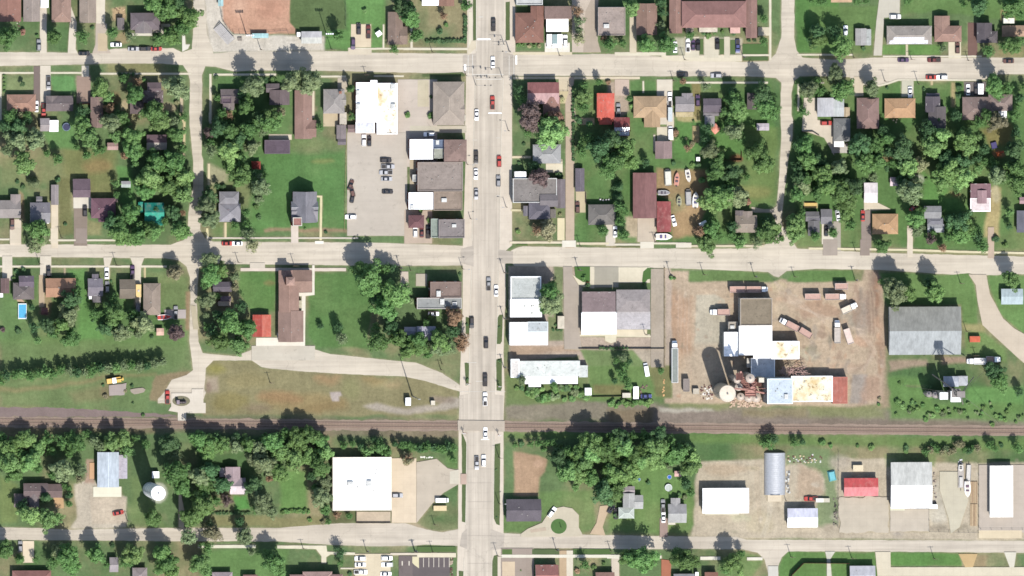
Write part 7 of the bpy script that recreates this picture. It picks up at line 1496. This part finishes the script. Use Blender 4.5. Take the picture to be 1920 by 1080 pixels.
# ================================================================= VEHICLES
T(0, 0); CR('350 405 90 grey suv;758 480 0 dark;1045 402 180 white;1202 440 0 silver;1306 438 0 dark suv;1408 440 0 red;437 747 -90 grey pickup;393 990 -90 red pickup;328 958 90 white')
T(380, 0); CR('1405 260 90 dark suv;1492 287 90 maroon pickup;1354 395 -90 purple suv')
T(760, 0); CR('793 222 90 dark pickup;788 560 90 white;785 925 90 red pickup;642 1035 -90 white;1440 365 90 white suv')
for x, c in ((1295, WHITE), (1345, (150, 172, 172)), (1390, WHITE)):
    p = Q(x, 365, 2.4); root = empty('box_truck', (p.x, p.y, .06), math.radians(-90)); bx('cargo_box', (-2.6, -1.05, .9, 1.3, 1.05, 2.9), flat(c, .4), root)
    V, F = [], []; loft([(1.4, .98, .5, 2.3, .15), (2.0, .98, .5, 2.2, .15), (2.5, .95, .5, 1.35, .12), (3.0, .85, .5, 1.2, .15)], V, F); cb = mk('cab', V, F, flat(WHITE, .3, .5), root); bx('windscreen', (2.02, -.85, 1.4, 2.4, .85, 2.12, .15, .05), flat((44, 48, 54), .1, .6), cb)
    for sx in (-1.7, 2.2):
        for sy in (-1, 1): o = bpy.data.objects.new('wheel', car_meshes('sedan')[2]); COL.objects.link(o); o.parent = root; o.location = (sx, sy * .9, .38); o.scale = (1.15, 1.2, 1.15)
    auto(root, ('grey-green' if c[0] == 150 else 'white') + ' box truck', 'truck', 'trucks behind the depot')
T(1140, 0); CR('720 408 90 white pickup;766 404 90 purple;810 405 90 black suv;984 395 90 black suv;1168 415 -90 blue pickup;605 425 90 white;672 672 0 dark suv;975 680 180 silver suv;93 990 90 grey pickup;557 890 90 white pickup;808 905 90 purple suv')
lorry(560, 1030, 90, 130, 2.6, False, (206, 214, 216), desc='grey-blue utility trailer', opened=False, W=1.8)
T(1520, 0); CR('762 150 0 white suv;315 280 90 white suv;1322 430 90 brown suv;835 540 0 purple;1112 540 180 maroon pickup;1780 550 180 brown;1088 695 0 red;1182 695 180 white suv;895 830 -90 white;1418 808 90 white;1490 800 90 dark suv')
T(1520, 0)
def camper(x, y, ang, L, c, desc, W=1.2, H=3.0):
    L *= ZM; p = Q(x, y, 2); root = empty('camper', (p.x, p.y, .06), math.radians(ang)); bx('body', (-L/2, -W, .6, L/2, W, H, .15, .12), flat(c, .4), root); bx('roof_hatch', (-.4, -.4, H, .4, .4, H + .2), flat((216, 212, 206), .5), root); bx('window', (L/2 - .35, -W * .7, 1.5, L/2 - .05, W * .7, 2.3), flat((44, 48, 54), .1, .6), root); bx('roof_rail', (-L*.4, -W * .8, H, L*.1, -W * .75, H + .12), flat((180, 180, 180), .5), root)
    for sx in (-L * .25, L * .3):
        for sy in (-1, 1): o = bpy.data.objects.new('wheel', car_meshes('sedan')[2]); COL.objects.link(o); o.parent = root; o.location = (sx, sy * (W - .15), .35)
    auto(root, desc, 'camper')
camper(1530, 800, 90, 100, WHITE, 'white camper'); camper(1782, 186, 0, 105, (246, 244, 226), 'cream camper')
T(0, 215); CR('765 865 90 dark suv;110 985 -90 brown suv'); T(0, 430); camper(1245, 552, 90, 120, (250, 216, 146), 'yellow motorhome'); lorry(1243, 705, 90, 70, 1.8, False, (176, 170, 172), desc='small grey trailer', opened=True, W=1.7, inside=(160, 156, 158))
CR('437 378 90 dark suv;960 395 90 white;965 518 90 grey suv;1193 385 90 purple pickup;1582 750 90 grey pickup')
T(380, 215); CR('1452 230 90 white suv;1500 235 90 dark;1650 410 0 dark suv;1668 467 0 silver pickup;1650 520 180 silver pickup;1657 578 0 silver;1665 693 0 dark;1333 632 70 brown;1345 690 105 brown suv;1348 745 80 dark;1333 920 180 white suv')
T(760, 215); CR('215 177 180 white suv;637 385 -90 dark pickup;635 535 -90 white;638 715 -90 silver;845 420 90 red suv;838 597 90 grey suv;1550 833 90 brown suv;90 1050 90 white suv;205 1055 90 black pickup;148 1055 90 maroon')
T(1140, 215); CR('562 165 90 white van;140 1 90 grey' if False else '562 165 90 white van'); T(1140, 215); CR('592 955 -75 white')
T(1520, 215); CR('140 75 0 red suv;930 830 45 red;470 910 90 red;245 905 100 white;140 1045 90 dark')
T(380, 430); CR('222 127 0 red;308 127 180 white'); T(760, 430); CR('750 492 90 grey pickup;818 552 90 white;598 840 -90 dark suv;727 1020 90 dark suv;255 760 0 white;1888 20 90 white')
T(760, 645); CR('719 322 90 dark pickup;718 497 90 white pickup;721 800 90 white;643 1072 -90 silver pickup;706 1050 90 white suv')
T(1140, 645); CR('345 232 100 white van'); T(0, 645); CR('1508 480 90 red pickup'); T(0, 855); CR('1065 512 12 red;183 815 90 grey suv')
T(380, 855); CR('1752 355 0 silver suv;1418 923 180 white suv;1420 978 0 white;1422 1045 0 white pickup;1658 920 0 white suv;1660 978 180 white suv;1650 1062 0 white')
T(760, 855); CR('330 398 0 white van;1322 505 55 white suv;1850 468 60 dark;1895 520 90 dark'); lorry(315, 472, 0, 118, 1.6, False, (226, 206, 160), desc='empty cream flatbed trailer', opened=False, W=2.1)
T(1140, 855); CR('500 550 90 white;495 450 90 grey pickup;1826 385 180 red pickup;35 470 60 dark'); lorry(1908, 400, 0, 70, 1.7, False, (240, 236, 226), desc='small white trailer', opened=False, W=1.7); lorry(1645, 402, 0, 1, 1, False) if False else None
T(1520, 855); lorry(122, 400, 0, 105, 1.4, False, (206, 200, 180), desc='long pale trailer', opened=False, W=1.7)
T(1140, 645); CR('345 470 0 blue')
# lorries
T(1140, 430)
PK = (240, 206, 192)
lorry(1165, 540, 0, 140, 3.9, False, PK, short='pinkish grain trailer', extra='north of the tall mill, left of the red and white lorry')
lorry(1342, 540, 0, 196, 3.9, True, PK, short='pink grain lorry', extra='parked along the north side of the mill')
lorry(1008, 745, 180, 175, 3.6, True, (206, 186, 184), short='grain lorry facing west', extra='on the pale concrete west of the mill')
lorry(1842, 606, 0, 140, 3.8, False, (246, 226, 214), desc='cream grain trailer')
T(1520, 430)
lorry(225, 606, 0, 190, 3.8, True, (246, 226, 216), short='cream grain lorry facing east', extra='in the north of the yard'); lorry(275, 512, 0, 115, 3.9, False, (236, 220, 214), desc='short upright trailer')
lorry(350, 708, 25, 150, 3.9, True, (250, 240, 224), short='white tipper lorry set askew', extra='near the barn side of the yard', inside=(240, 226, 206)); lorry(240, 922, 90, 205, 3.6, True, (216, 206, 196), short='lorry facing north', extra='in the open part of the yard', inside=(206, 196, 186)); lorry(340, 962, 108, 140, 3.6, False, (240, 224, 214), desc='cream trailer set askew', inside=(236, 216, 204))
T(1140, 430); lorry(1632, 856, 152, 185, 3.7, True, (196, 172, 168), short='mauve lorry set askew', extra='beside the mill'); lorry(1778, 932, -32, 120, 3.4, False, (176, 152, 144), desc='mauve-brown trailer set askew')
T(1140, 645); lorry(600, 160, 90, 375, 3.9, True, WHITE, short='long white articulated lorry', extra='on the west side of the mill yard', inside=(150, 156, 150)); lorry(705, 370, 90, 115, 3.4, False, (186, 176, 170), desc='dull grey trailer', inside=(150, 140, 134))
T(1520, 645); lorry(1490, 155, 180, 165, 3.4, True, WHITE, short='white and maroon lorry', extra='north of the elevator trees', inside=(236, 230, 226)); lorry(1645, 140, 0, 130, 3.0, True, (240, 226, 230), short='short white lorry', extra='at the lane end east of the elevator')
# ================================================================= TREES
T(0, 0); TR('80 330 105 g;205 285 34 r;490 330 78 g;745 330 72 g;1012 290 68 g;1172 330 56 o;1432 362 66 l 5;1540 335 82 g;1500 80 130 g;1690 140 120 g;1640 245 95 g;1385 20 110 g;1600 30 90 d;200 760 28 d 3;905 790 98 g 14;960 860 70 l;1590 790 118 o 14;1110 705 52 g;1240 735 46 r;1300 720 30 g;1200 850 88 g;740 1000 72 d;985 975 62 r;1380 1010 120 g;1440 1060 85 l;90 1035 72 g;245 1040 48 g;178 1035 42 y;1085 1060 80 g;1590 925 28 y;1400 950 60 d;1140 690 30 g 1.5;1260 690 30 b;1650 1050 50 g;830 250 22 d;335 320 20 g')
T(0, 0); TR(';'.join(f'38 {y} 15 g' for y in (680, 715, 750, 785, 820)))
T(0, 0); TR('1080 672 22 d;1120 670 22 d;1160 672 22 d;1198 672 20 d')
T(380, 0); TR('1218 320 74 g;1725 440 52 g;1860 150 95 g;1900 335 58 g;1780 50 80 d;450 775 108 o 14;800 735 105 o 14;950 740 118 o 14.5;385 950 88 g;350 850 58 d;130 880 42 g;1335 800 36 gc 9;1340 1050 40 g;170 1030 60 g;600 1060 100 g;700 1010 60 b;120 700 26 d;500 700 26 g;560 720 40 d;640 720 36 g;230 1040 50 r;1460 100 30 l 1')  # the dark tree at the top edge stands in for a neighbour's shadow
T(760, 0); TR('545 45 68 g;105 310 70 g;20 90 88 d;340 140 44 r;312 275 36 d;370 225 24 g;1550 100 58 r;1565 190 60 o;1560 340 68 y;1560 270 50 o;1825 400 72 g;1785 345 40 r;1130 1010 108 p;1345 1065 76 r;1010 800 52 d;1040 895 58 g;1600 870 80 l;1605 770 58 g;1742 735 44 g;1600 960 70 g;1410 900 30 y;1830 740 30 r;1060 405 20 g;1110 415 22 y;1160 415 22 g;1205 412 22 y;1020 400 22 g;20 1030 30 g;1200 20 12 g;230 1030 30 g;230 870 18 d;1540 1070 30 d')  # dark tree west of the red-and-pink house stands in for a cast shadow
T(760, 0); TR(';'.join(f'540 {y} 24 d' for y in range(150, 400, 32))); TR(';'.join(f'{x} 370 24 d' for x in range(200, 520, 34))); TR(';'.join(f'1510 {y} 20 d' for y in range(790, 1080, 34)))
T(1140, 0); TR('212 75 78 l;490 110 50 d;480 225 52 o;345 405 84 g;525 395 94 g;30 395 56 g;130 390 50 g;740 315 52 g;905 325 34 g;1030 290 22 g;1130 300 26 d;1402 165 48 g;1400 370 54 g;1270 365 20 d;1320 362 22 d;675 730 38 r;880 780 48 o 8;1425 970 112 g;1385 850 105 d;1145 925 95 g;1130 830 60 d;1170 1010 80 l;1080 900 46 g;1880 290 78 d;1850 380 70 d;190 885 42 g;217 955 34 l;1815 810 88 o;1740 745 48 d;1755 1005 58 g;1925 815 56 g;1050 1010 50 l;1880 730 50 g;1500 1000 70 g;860 300 22 d;960 300 18 g;480 20 60 d;560 20 20 g')
T(1520, 0); TR('60 360 80 g;30 300 60 d;275 425 108 g;205 285 72 d;1510 50 84 d;1560 20 60 g;1805 60 98 g;1880 130 60 g;870 5 50 g;1825 395 88 g;1740 420 60 g;1600 455 74 g;475 440 26 d;1190 440 40 o;225 670 96 o 10;285 800 108 g 12;545 790 78 o;30 800 58 g;1650 770 100 g 15;1640 700 60 g;1590 1050 78 g;1835 1040 66 g;1310 1040 68 d;1340 790 36 d;1330 860 32 d;1760 800 66 g;1880 880 60 d;1920 780 40 g;0 0 40 g;500 10 40 g;1690 850 70 g;1140 1080 40 d;690 790 20 d;1020 800 20 d;1380 40 40 g;100 10 60 g;420 10 50 g;1180 960 28 d;360 830 40 d;1860 960 40 g')
T(0, 215); TR('90 25 70 g;250 50 50 d;150 230 118 o 10;305 225 105 o;210 430 108 l;420 345 46 g;520 395 64 g;60 320 70 o;160 110 90 d;40 100 70 d;800 205 100 l;740 95 95 g;870 325 48 g;780 360 56 g;990 70 98 o;1040 190 70 l;1130 70 60 g;1200 320 98 g;1120 370 46 r;1190 190 100 g;1430 70 98 l;1560 60 66 o;1590 180 82 g;1640 300 64 g;1350 560 120 l;1230 600 58 g;1560 430 115 g;1640 560 98 l;1510 640 115 g;1640 700 108 l;1300 690 88 g;1400 430 98 g;1200 460 40 d;310 610 54 oc 6;155 605 22 d;205 650 24 d;525 580 30 d;1040 620 48 l;1050 720 44 g;330 1045 118 g 11;590 985 20 d;1170 880 96 g;1080 1000 98 g;1000 960 80 d;1340 1040 84 g;1560 880 76 d;1630 1040 88 g;1640 885 40 r;1250 1010 70 l;1400 850 40 d;1700 560 60 g;1480 960 50 g;690 290 40 g;920 310 50 g;1290 320 40 g')  # dark crown north of the first grey-green tree stands in for shadow
T(380, 215); TR('60 160 66 p;130 120 92 d;230 150 90 g;420 130 98 g;610 70 108 g 12;520 40 80 d;540 150 60 o;80 320 74 o;70 250 60 g;230 330 105 l;340 390 72 l;440 290 88 o;320 220 80 d;340 540 108 g;250 460 80 g;520 650 98 o;560 540 40 g;500 750 62 o;450 520 50 d;1060 110 42 g;60 735 80 d;30 820 90 o 13;60 940 98 o;390 880 54 g 10;395 985 54 g;505 920 28 d;290 995 50 g;1105 1055 18 d;920 1025 12 g;130 640 40 d;180 660 36 d;480 830 30 g;560 700 30 g;430 1060 46 o')  # the leading purple crown is a stand-in for a purple shadow
T(760, 215); TR('1125 60 104 p;1290 160 152 l;1100 160 50 g;1330 80 90 g;1200 560 96 p 10;1160 460 60 d;1065 265 18 d;1025 435 20 d;1275 1035 110 b 8;1180 1040 60 r;1650 210 60 g;1590 330 66 g;1590 250 50 l;1750 300 128 d 13;1840 440 104 g;1790 520 50 l;1660 90 40 g;1570 60 34 d;1780 1045 66 g;1370 540 34 d;1400 550 30 d;210 955 26 l;1010 1050 26 g 1;1390 900 20 y;230 20 30 g;510 60 18 g;140 870 22 l')  # dark tree north of the second purple crown stands in for its shadow
T(760, 215); TR(';'.join(f'1512 {y} 20 d' for y in range(80, 420, 32)))
T(1140, 215); TR('40 220 100 d;150 290 108 g;70 420 118 g;200 430 80 g;340 430 50 d;20 540 60 l;95 650 52 dc;95 740 46 dc;100 830 62 g;150 870 50 g;110 960 62 g;140 1070 54 g;900 120 60 d 8;870 230 60 d;910 320 88 o;990 420 80 g;720 300 42 r;610 170 36 r;620 210 26 g;1140 150 84 o;1110 60 70 g;1190 210 60 g;1395 440 104 g 13;1330 330 110 g 12;1110 520 90 d;1090 620 70 g;960 520 90 g;1000 740 138 g 13;900 790 88 l;1080 700 90 l;1160 740 108 o 12;950 970 66 g;1250 780 34 r;930 1030 80 g;820 1050 70 r 6;1250 560 40 g;590 440 26 d;820 450 34 d;760 450 26 g;850 590 36 g;1120 1010 70 d;1110 1090 60 g;1470 1015 84 l;1430 955 60 d;1380 1060 70 g;1675 985 104 l;1750 1040 40 g;1800 410 95 g;1715 270 72 d;1780 270 90 g;1725 570 78 d;1780 590 80 g;1705 710 78 g;1760 640 76 o;1890 540 70 g;1870 400 70 d;1740 900 50 g;1880 700 80 g;1705 470 68 d;770 60 16 g;1170 30 60 l;1030 150 40 g;700 215 16 y;760 260 30 b;1040 320 34 l;380 50 0.1 g' .replace(';380 50 0.1 g', ''))  # one big mid-green crown stands in for the shadow of the crown before it
T(1520, 215); TR('40 410 56 g;110 430 56 d;110 530 100 g;250 480 92 o;480 430 118 g;600 420 90 g;440 270 118 d;560 290 80 g;690 220 78 g;650 140 60 d;830 310 118 d 12;880 460 108 l;980 450 80 y;1100 290 108 l;1170 190 98 l;1050 130 88 d;1390 210 108 g;1420 300 90 l;1250 500 138 g;1180 580 108 g;1370 560 108 l;1210 390 90 d;1350 420 90 d;1510 480 60 l;1680 540 98 o;1850 490 108 g;1870 620 118 g;1760 560 80 g;1560 310 66 d;1830 320 98 d;1850 160 58 d;1680 70 96 b;1520 70 60 g;160 640 108 g;270 700 118 g;380 630 98 d;320 790 96 g;430 700 40 l;330 880 82 g;360 990 70 g;890 690 128 o 12;820 590 70 d;985 640 34 dc 9;940 940 96 g 10;1010 860 40 g;960 1030 70 o;1330 960 122 d 10;1400 1000 90 g;1785 1000 40 d;1790 880 54 l;690 490 36 d;1460 1060 70 g;1640 440 60 g;1500 390 60 d;1320 640 70 g;60 700 70 g;560 560 60 o;1040 580 20 g;740 440 60 g;700 330 70 d;1570 420 50 g')
T(0, 430); TR('318 95 116 o 6;1085 50 108 g;1240 60 96 g;1390 20 90 g;1620 15 92 g;640 640 90 d 10;620 770 118 o 9;700 560 60 g;440 870 80 d 9;310 880 58 d;285 700 40 d;170 920 36 d;480 930 72 g;630 980 88 g;340 1000 44 l;865 760 66 g;1015 770 106 g 12;1020 620 58 g;950 890 76 d;1090 930 98 o;1290 850 108 o 12;1200 760 60 g;1590 930 84 p;1368 965 22 d;1575 390 82 b 8;832 825 16 d;25 905 28 p;1240 940 60 o;1190 800 60 d;150 380 26 d;210 360 26 d;120 440 22 g;550 860 80 g;1000 470 14 d;1070 300 6 g' .replace(';1070 300 6 g', ''))
T(380, 430); TR('450 140 74 y 10;405 50 58 o 9;60 270 80 o 12;70 400 106 g 14;160 370 78 g;290 420 58 o;40 640 82 o;290 520 50 b;350 700 70 d 9;240 840 118 g 14;390 890 100 g;150 1000 98 g;320 1040 98 l;90 920 72 d;130 770 60 d;40 880 50 g;30 770 40 o;1480 440 140 g 15;1420 360 90 g;1540 500 90 g;1640 360 70 g;1720 570 138 g 14;1640 720 118 g;1780 640 60 g;1560 640 50 d;1060 870 38 d 3;1215 880 56 d 7;1250 980 72 o;1580 1010 108 g;1690 880 76 d;1760 980 88 g;1560 880 50 g;1850 1030 60 g;130 600 40 g;20 500 60 g;1690 350 60 d;105 20 6 g' .replace(';105 20 6 g', ''))
T(760, 430); TR('430 790 84 r;520 990 74 r;430 920 76 d;280 930 56 g;190 840 44 g;120 1000 96 g;310 1010 106 g;410 690 30 o;45 640 36 o;1305 660 106 o 13;1300 570 96 g 13;1250 720 60 g;1330 500 40 gc 9;20 560 50 g;490 400 18 d;1600 445 24 g;1640 500 30 d;1350 860 16 d;1330 905 18 d;1370 905 18 d;1400 905 18 d;500 1060 60 r;230 780 30 g;20 1040 60 g;845 880 12 d;555 860 16 d')
T(1140, 430); TR('890 135 92 l 6;1185 115 76 l 5;1345 120 58 o;1450 40 96 g;1690 55 80 l;140 50 64 g;990 60 60 g;1560 80 40 g;570 430 24 g;600 440 18 g;10 60 70 d' .replace(';10 60 70 d', ''))
T(1520, 430); TR('645 150 80 g 10;1185 165 52 r;1080 90 60 p;1345 60 90 g;1540 150 76 g 10;1500 70 70 d;1660 90 36 d;1750 140 34 g;960 20 60 o;1240 70 60 g;770 560 130 o 14;700 500 90 g;880 570 80 g;1120 560 100 g 14;1060 480 70 d;1810 450 84 g 12;40 60 60 g;200 30 60 g;1100 30 40 g')
# hedge along the meadow, grove along the railway
T(0, 645); rr = random.Random(2)
for i in range(22): tree(-10 + i * 70, 300 - i * 6.5 + rr.uniform(-22, 22), rr.uniform(52, 74), rr.choice('ggglod'), rr.uniform(4.5, 6.5), desc='hedgerow tree')
TR('1190 380 20 d;945 470 26 b;1195 530 14 d;1130 420 18 b;930 370 18 d;1290 640 20 g')
HCM[0] = .75
TR('60 940 98 g;150 880 80 g;245 850 84 l;340 930 82 l;430 850 74 g;560 880 76 g;690 900 100 g;840 870 70 o;900 920 60 o;1000 880 90 l;1110 860 84 l;1150 960 72 l;60 1060 98 l;290 1020 96 l;180 980 70 g;460 960 60 g;1310 900 58 g;1510 900 100 d 13;1790 860 108 g 13;1890 900 90 g;640 820 60 g;780 810 50 g;1220 850 44 g;1570 1000 70 o;1860 980 80 g;20 840 60 g;620 990 50 g')
T(380, 645); TR('60 890 90 g;170 910 88 g;290 920 86 o;410 910 84 g;500 950 90 o;560 850 60 g;640 880 104 g;700 970 90 l;850 860 108 g 13;960 830 98 g 13;1050 870 92 g;1090 970 94 l;950 1000 98 g;820 1040 104 l;480 1040 98 o;1270 910 48 g;1350 900 40 g;1480 970 66 l 6;1590 920 76 g;1660 970 60 g;1800 910 54 g;1840 1030 70 r;1730 900 40 d;120 830 60 d;300 830 50 d;740 800 60 g;1420 920 44 d;1540 860 40 d;60 990 60 l')
HCM[0] = 1.0
T(760, 645); TR(';'.join(f'{x} {930 + (x * 7) % 30 - 10} {46 + x % 11} {"gdg"[x % 3]} 3.2' for x in range(30, 470, 44))); TR('985 905 38 g;1045 905 34 d;1130 900 40 g;1200 890 50 g;1270 890 44 g;1330 890 48 g;1400 920 30 g;1690 900 120 g 12;1450 970 70 g;1540 990 90 g;1650 990 118 l;1780 960 104 g;1880 890 90 g;1050 330 50 o;1335 365 38 g 5;1050 400 30 d;1000 400 26 g;20 60 80 g;120 30 90 g;280 30 80 o;400 40 70 o;200 90 60 g;560 320 14 d;840 370 12 d;848 155 16 d;525 790 10 g' .replace(';525 790 10 g', ''))
rr = random.Random(9)
for i in range(26): tree(1100 + i * 21, 430 + rr.uniform(-50, 70), rr.uniform(26, 46), rr.choice('ggdol'), 1.6, 'bush')
T(1140, 645); TR('130 120 56 o;150 200 56 g;120 270 56 g;170 330 50 g;180 380 52 l;475 240 42 g;80 150 40 g;60 330 40 d;190 160 40 d;150 940 104 l;240 1010 98 g;420 930 124 l 13;560 900 76 g;450 820 90 d 11;110 830 86 d;220 830 50 g;700 920 66 d;760 1020 86 l;620 980 98 g;330 960 88 g;540 1020 80 g;40 900 80 g;40 1010 90 g;1430 890 76 g 5;1490 850 60 d 6;1680 890 48 g 4;1750 880 40 d;1940 900 20 g;330 820 60 g')
rr = random.Random(19)
for i in range(14): tree(20 + i * 28, 525 + rr.uniform(-20, 30), rr.uniform(22, 38), rr.choice('ggl'), 1.2, 'bush')
for i in range(40): x, y = rr.uniform(0, 400), rr.uniform(30, 55); (tree(1560 - 1140 - 0, 0, 1, 'g') if False else None)
for i in range(9): tree(-60 + i * 30 - 10, 38, 17, 'd', 1.0, 'bush')
T(1520, 645); TR('1650 230 88 d 8;1700 330 92 g;1730 400 60 l;1875 430 54 d;1060 400 40 d;1060 470 36 g;800 350 20 g;840 530 14 d;905 530 14 d;942 530 14 d;110 880 36 g;860 930 32 d;860 970 26 g;620 490 20 b;610 540 18 g')
for i in range(44): tree(760 + i * 27 + rr.uniform(-20, 20), 620 + rr.gauss(0, 40) - (i < 10) * 60, rr.uniform(12, 36), rr.choice('gglo'), .9, 'bush')
for i in range(14): tree(1040 + i * 35, 930 + rr.uniform(-40, 50), rr.uniform(34, 52), rr.choice('gdob'), 2.2)
TR('1610 910 50 g;1660 940 40 g;1715 915 26 d;1850 930 50 g;1880 960 34 g;180 920 26 g;420 920 20 g;550 930 34 l 1')
T(0, 855); TR('90 60 100 l;250 60 90 l;340 110 60 g;550 130 108 o;470 170 60 g;730 130 66 o 9;720 210 50 b;120 170 78 g;620 290 42 g;625 350 46 d;620 430 42 g;255 530 98 l;410 370 54 dc 7;430 570 96 l;520 560 70 l;200 440 60 d;1375 550 92 g;1580 140 126 g 13;1640 280 90 g;1800 460 128 g;1790 190 98 o 12;1830 330 70 g;50 850 86 g;180 930 46 gc 8;600 900 122 g 13;520 850 80 o;640 1000 90 g;480 960 70 g;870 890 96 g 11;900 900 40 r;1200 880 108 l 12;1130 960 70 g;1450 880 90 g 13;1490 970 110 g;1550 1050 80 g;1700 730 82 os 12;1790 960 98 l;1850 1040 70 l;1880 700 70 bs 11;320 930 40 g;580 270 40 g;960 980 40 g;1700 560 90 g;1010 800 30 d')
T(380, 855); TR('60 130 98 d;20 260 80 g;180 260 86 d 9;220 400 62 p 5;120 410 60 g;450 270 90 d 9;530 410 110 o 12;620 500 76 o;560 70 110 o;690 150 96 g;600 200 46 r;1050 90 104 g;1090 230 84 o;1060 370 98 o 11;1100 480 70 g;980 180 60 d;1020 280 50 g;1210 530 44 r;1320 540 40 g;1130 590 38 g;110 690 84 bs 10;60 610 50 o;370 720 88 os 10;330 590 60 d;640 970 100 g 13;590 880 50 g;440 860 50 o;1240 870 62 d 7;1240 960 40 g;40 820 70 g;10 1000 60 l;700 1060 60 l;1320 1060 24 d;320 620 30 g;480 480 50 g')
T(380, 855); TR(';'.join(f'{x} 512 20 d' for x in range(95, 440, 32))); TR(';'.join(f'{x} {505 - (x * 3) % 17} {18 + x % 13} g' for x in range(720, 980, 26))); TR('960 575 24 g;1080 600 26 b')
T(760, 855); TR('1620 980 58 g;1700 1000 30 g;1460 140 108 l;1600 60 110 l;1570 180 80 l;1790 330 128 d 13;1860 160 110 g;1400 40 70 g;1420 200 50 g;1680 200 90 g;20 30 70 b 8;1040 1030 10 g;1785 970 24 g;430 30 40 g;30 20 50 r;1380 20 90 d;1545 1030 30 r;820 120 10 d;822 548 9 d;1530 280 50 l;1250 -60 30 g')
T(1140, 855); TR('160 150 140 g 13;60 300 104 g;400 30 108 l;280 50 100 l;700 250 66 d;740 100 98 l;745 330 50 g;550 90 46 o;360 240 26 d;300 930 150 g 14;180 900 90 g;700 940 118 g 13;620 870 70 g;1120 960 98 g 12;1060 1010 70 g;1200 880 50 g;640 350 24 d;690 375 26 o;60 60 90 g;70 530 26 d;1200 1060 30 l;560 330 20 g')
plant_trees()
finish_labels()
print('trees', NT[0], 'objects', len(bpy.data.objects))
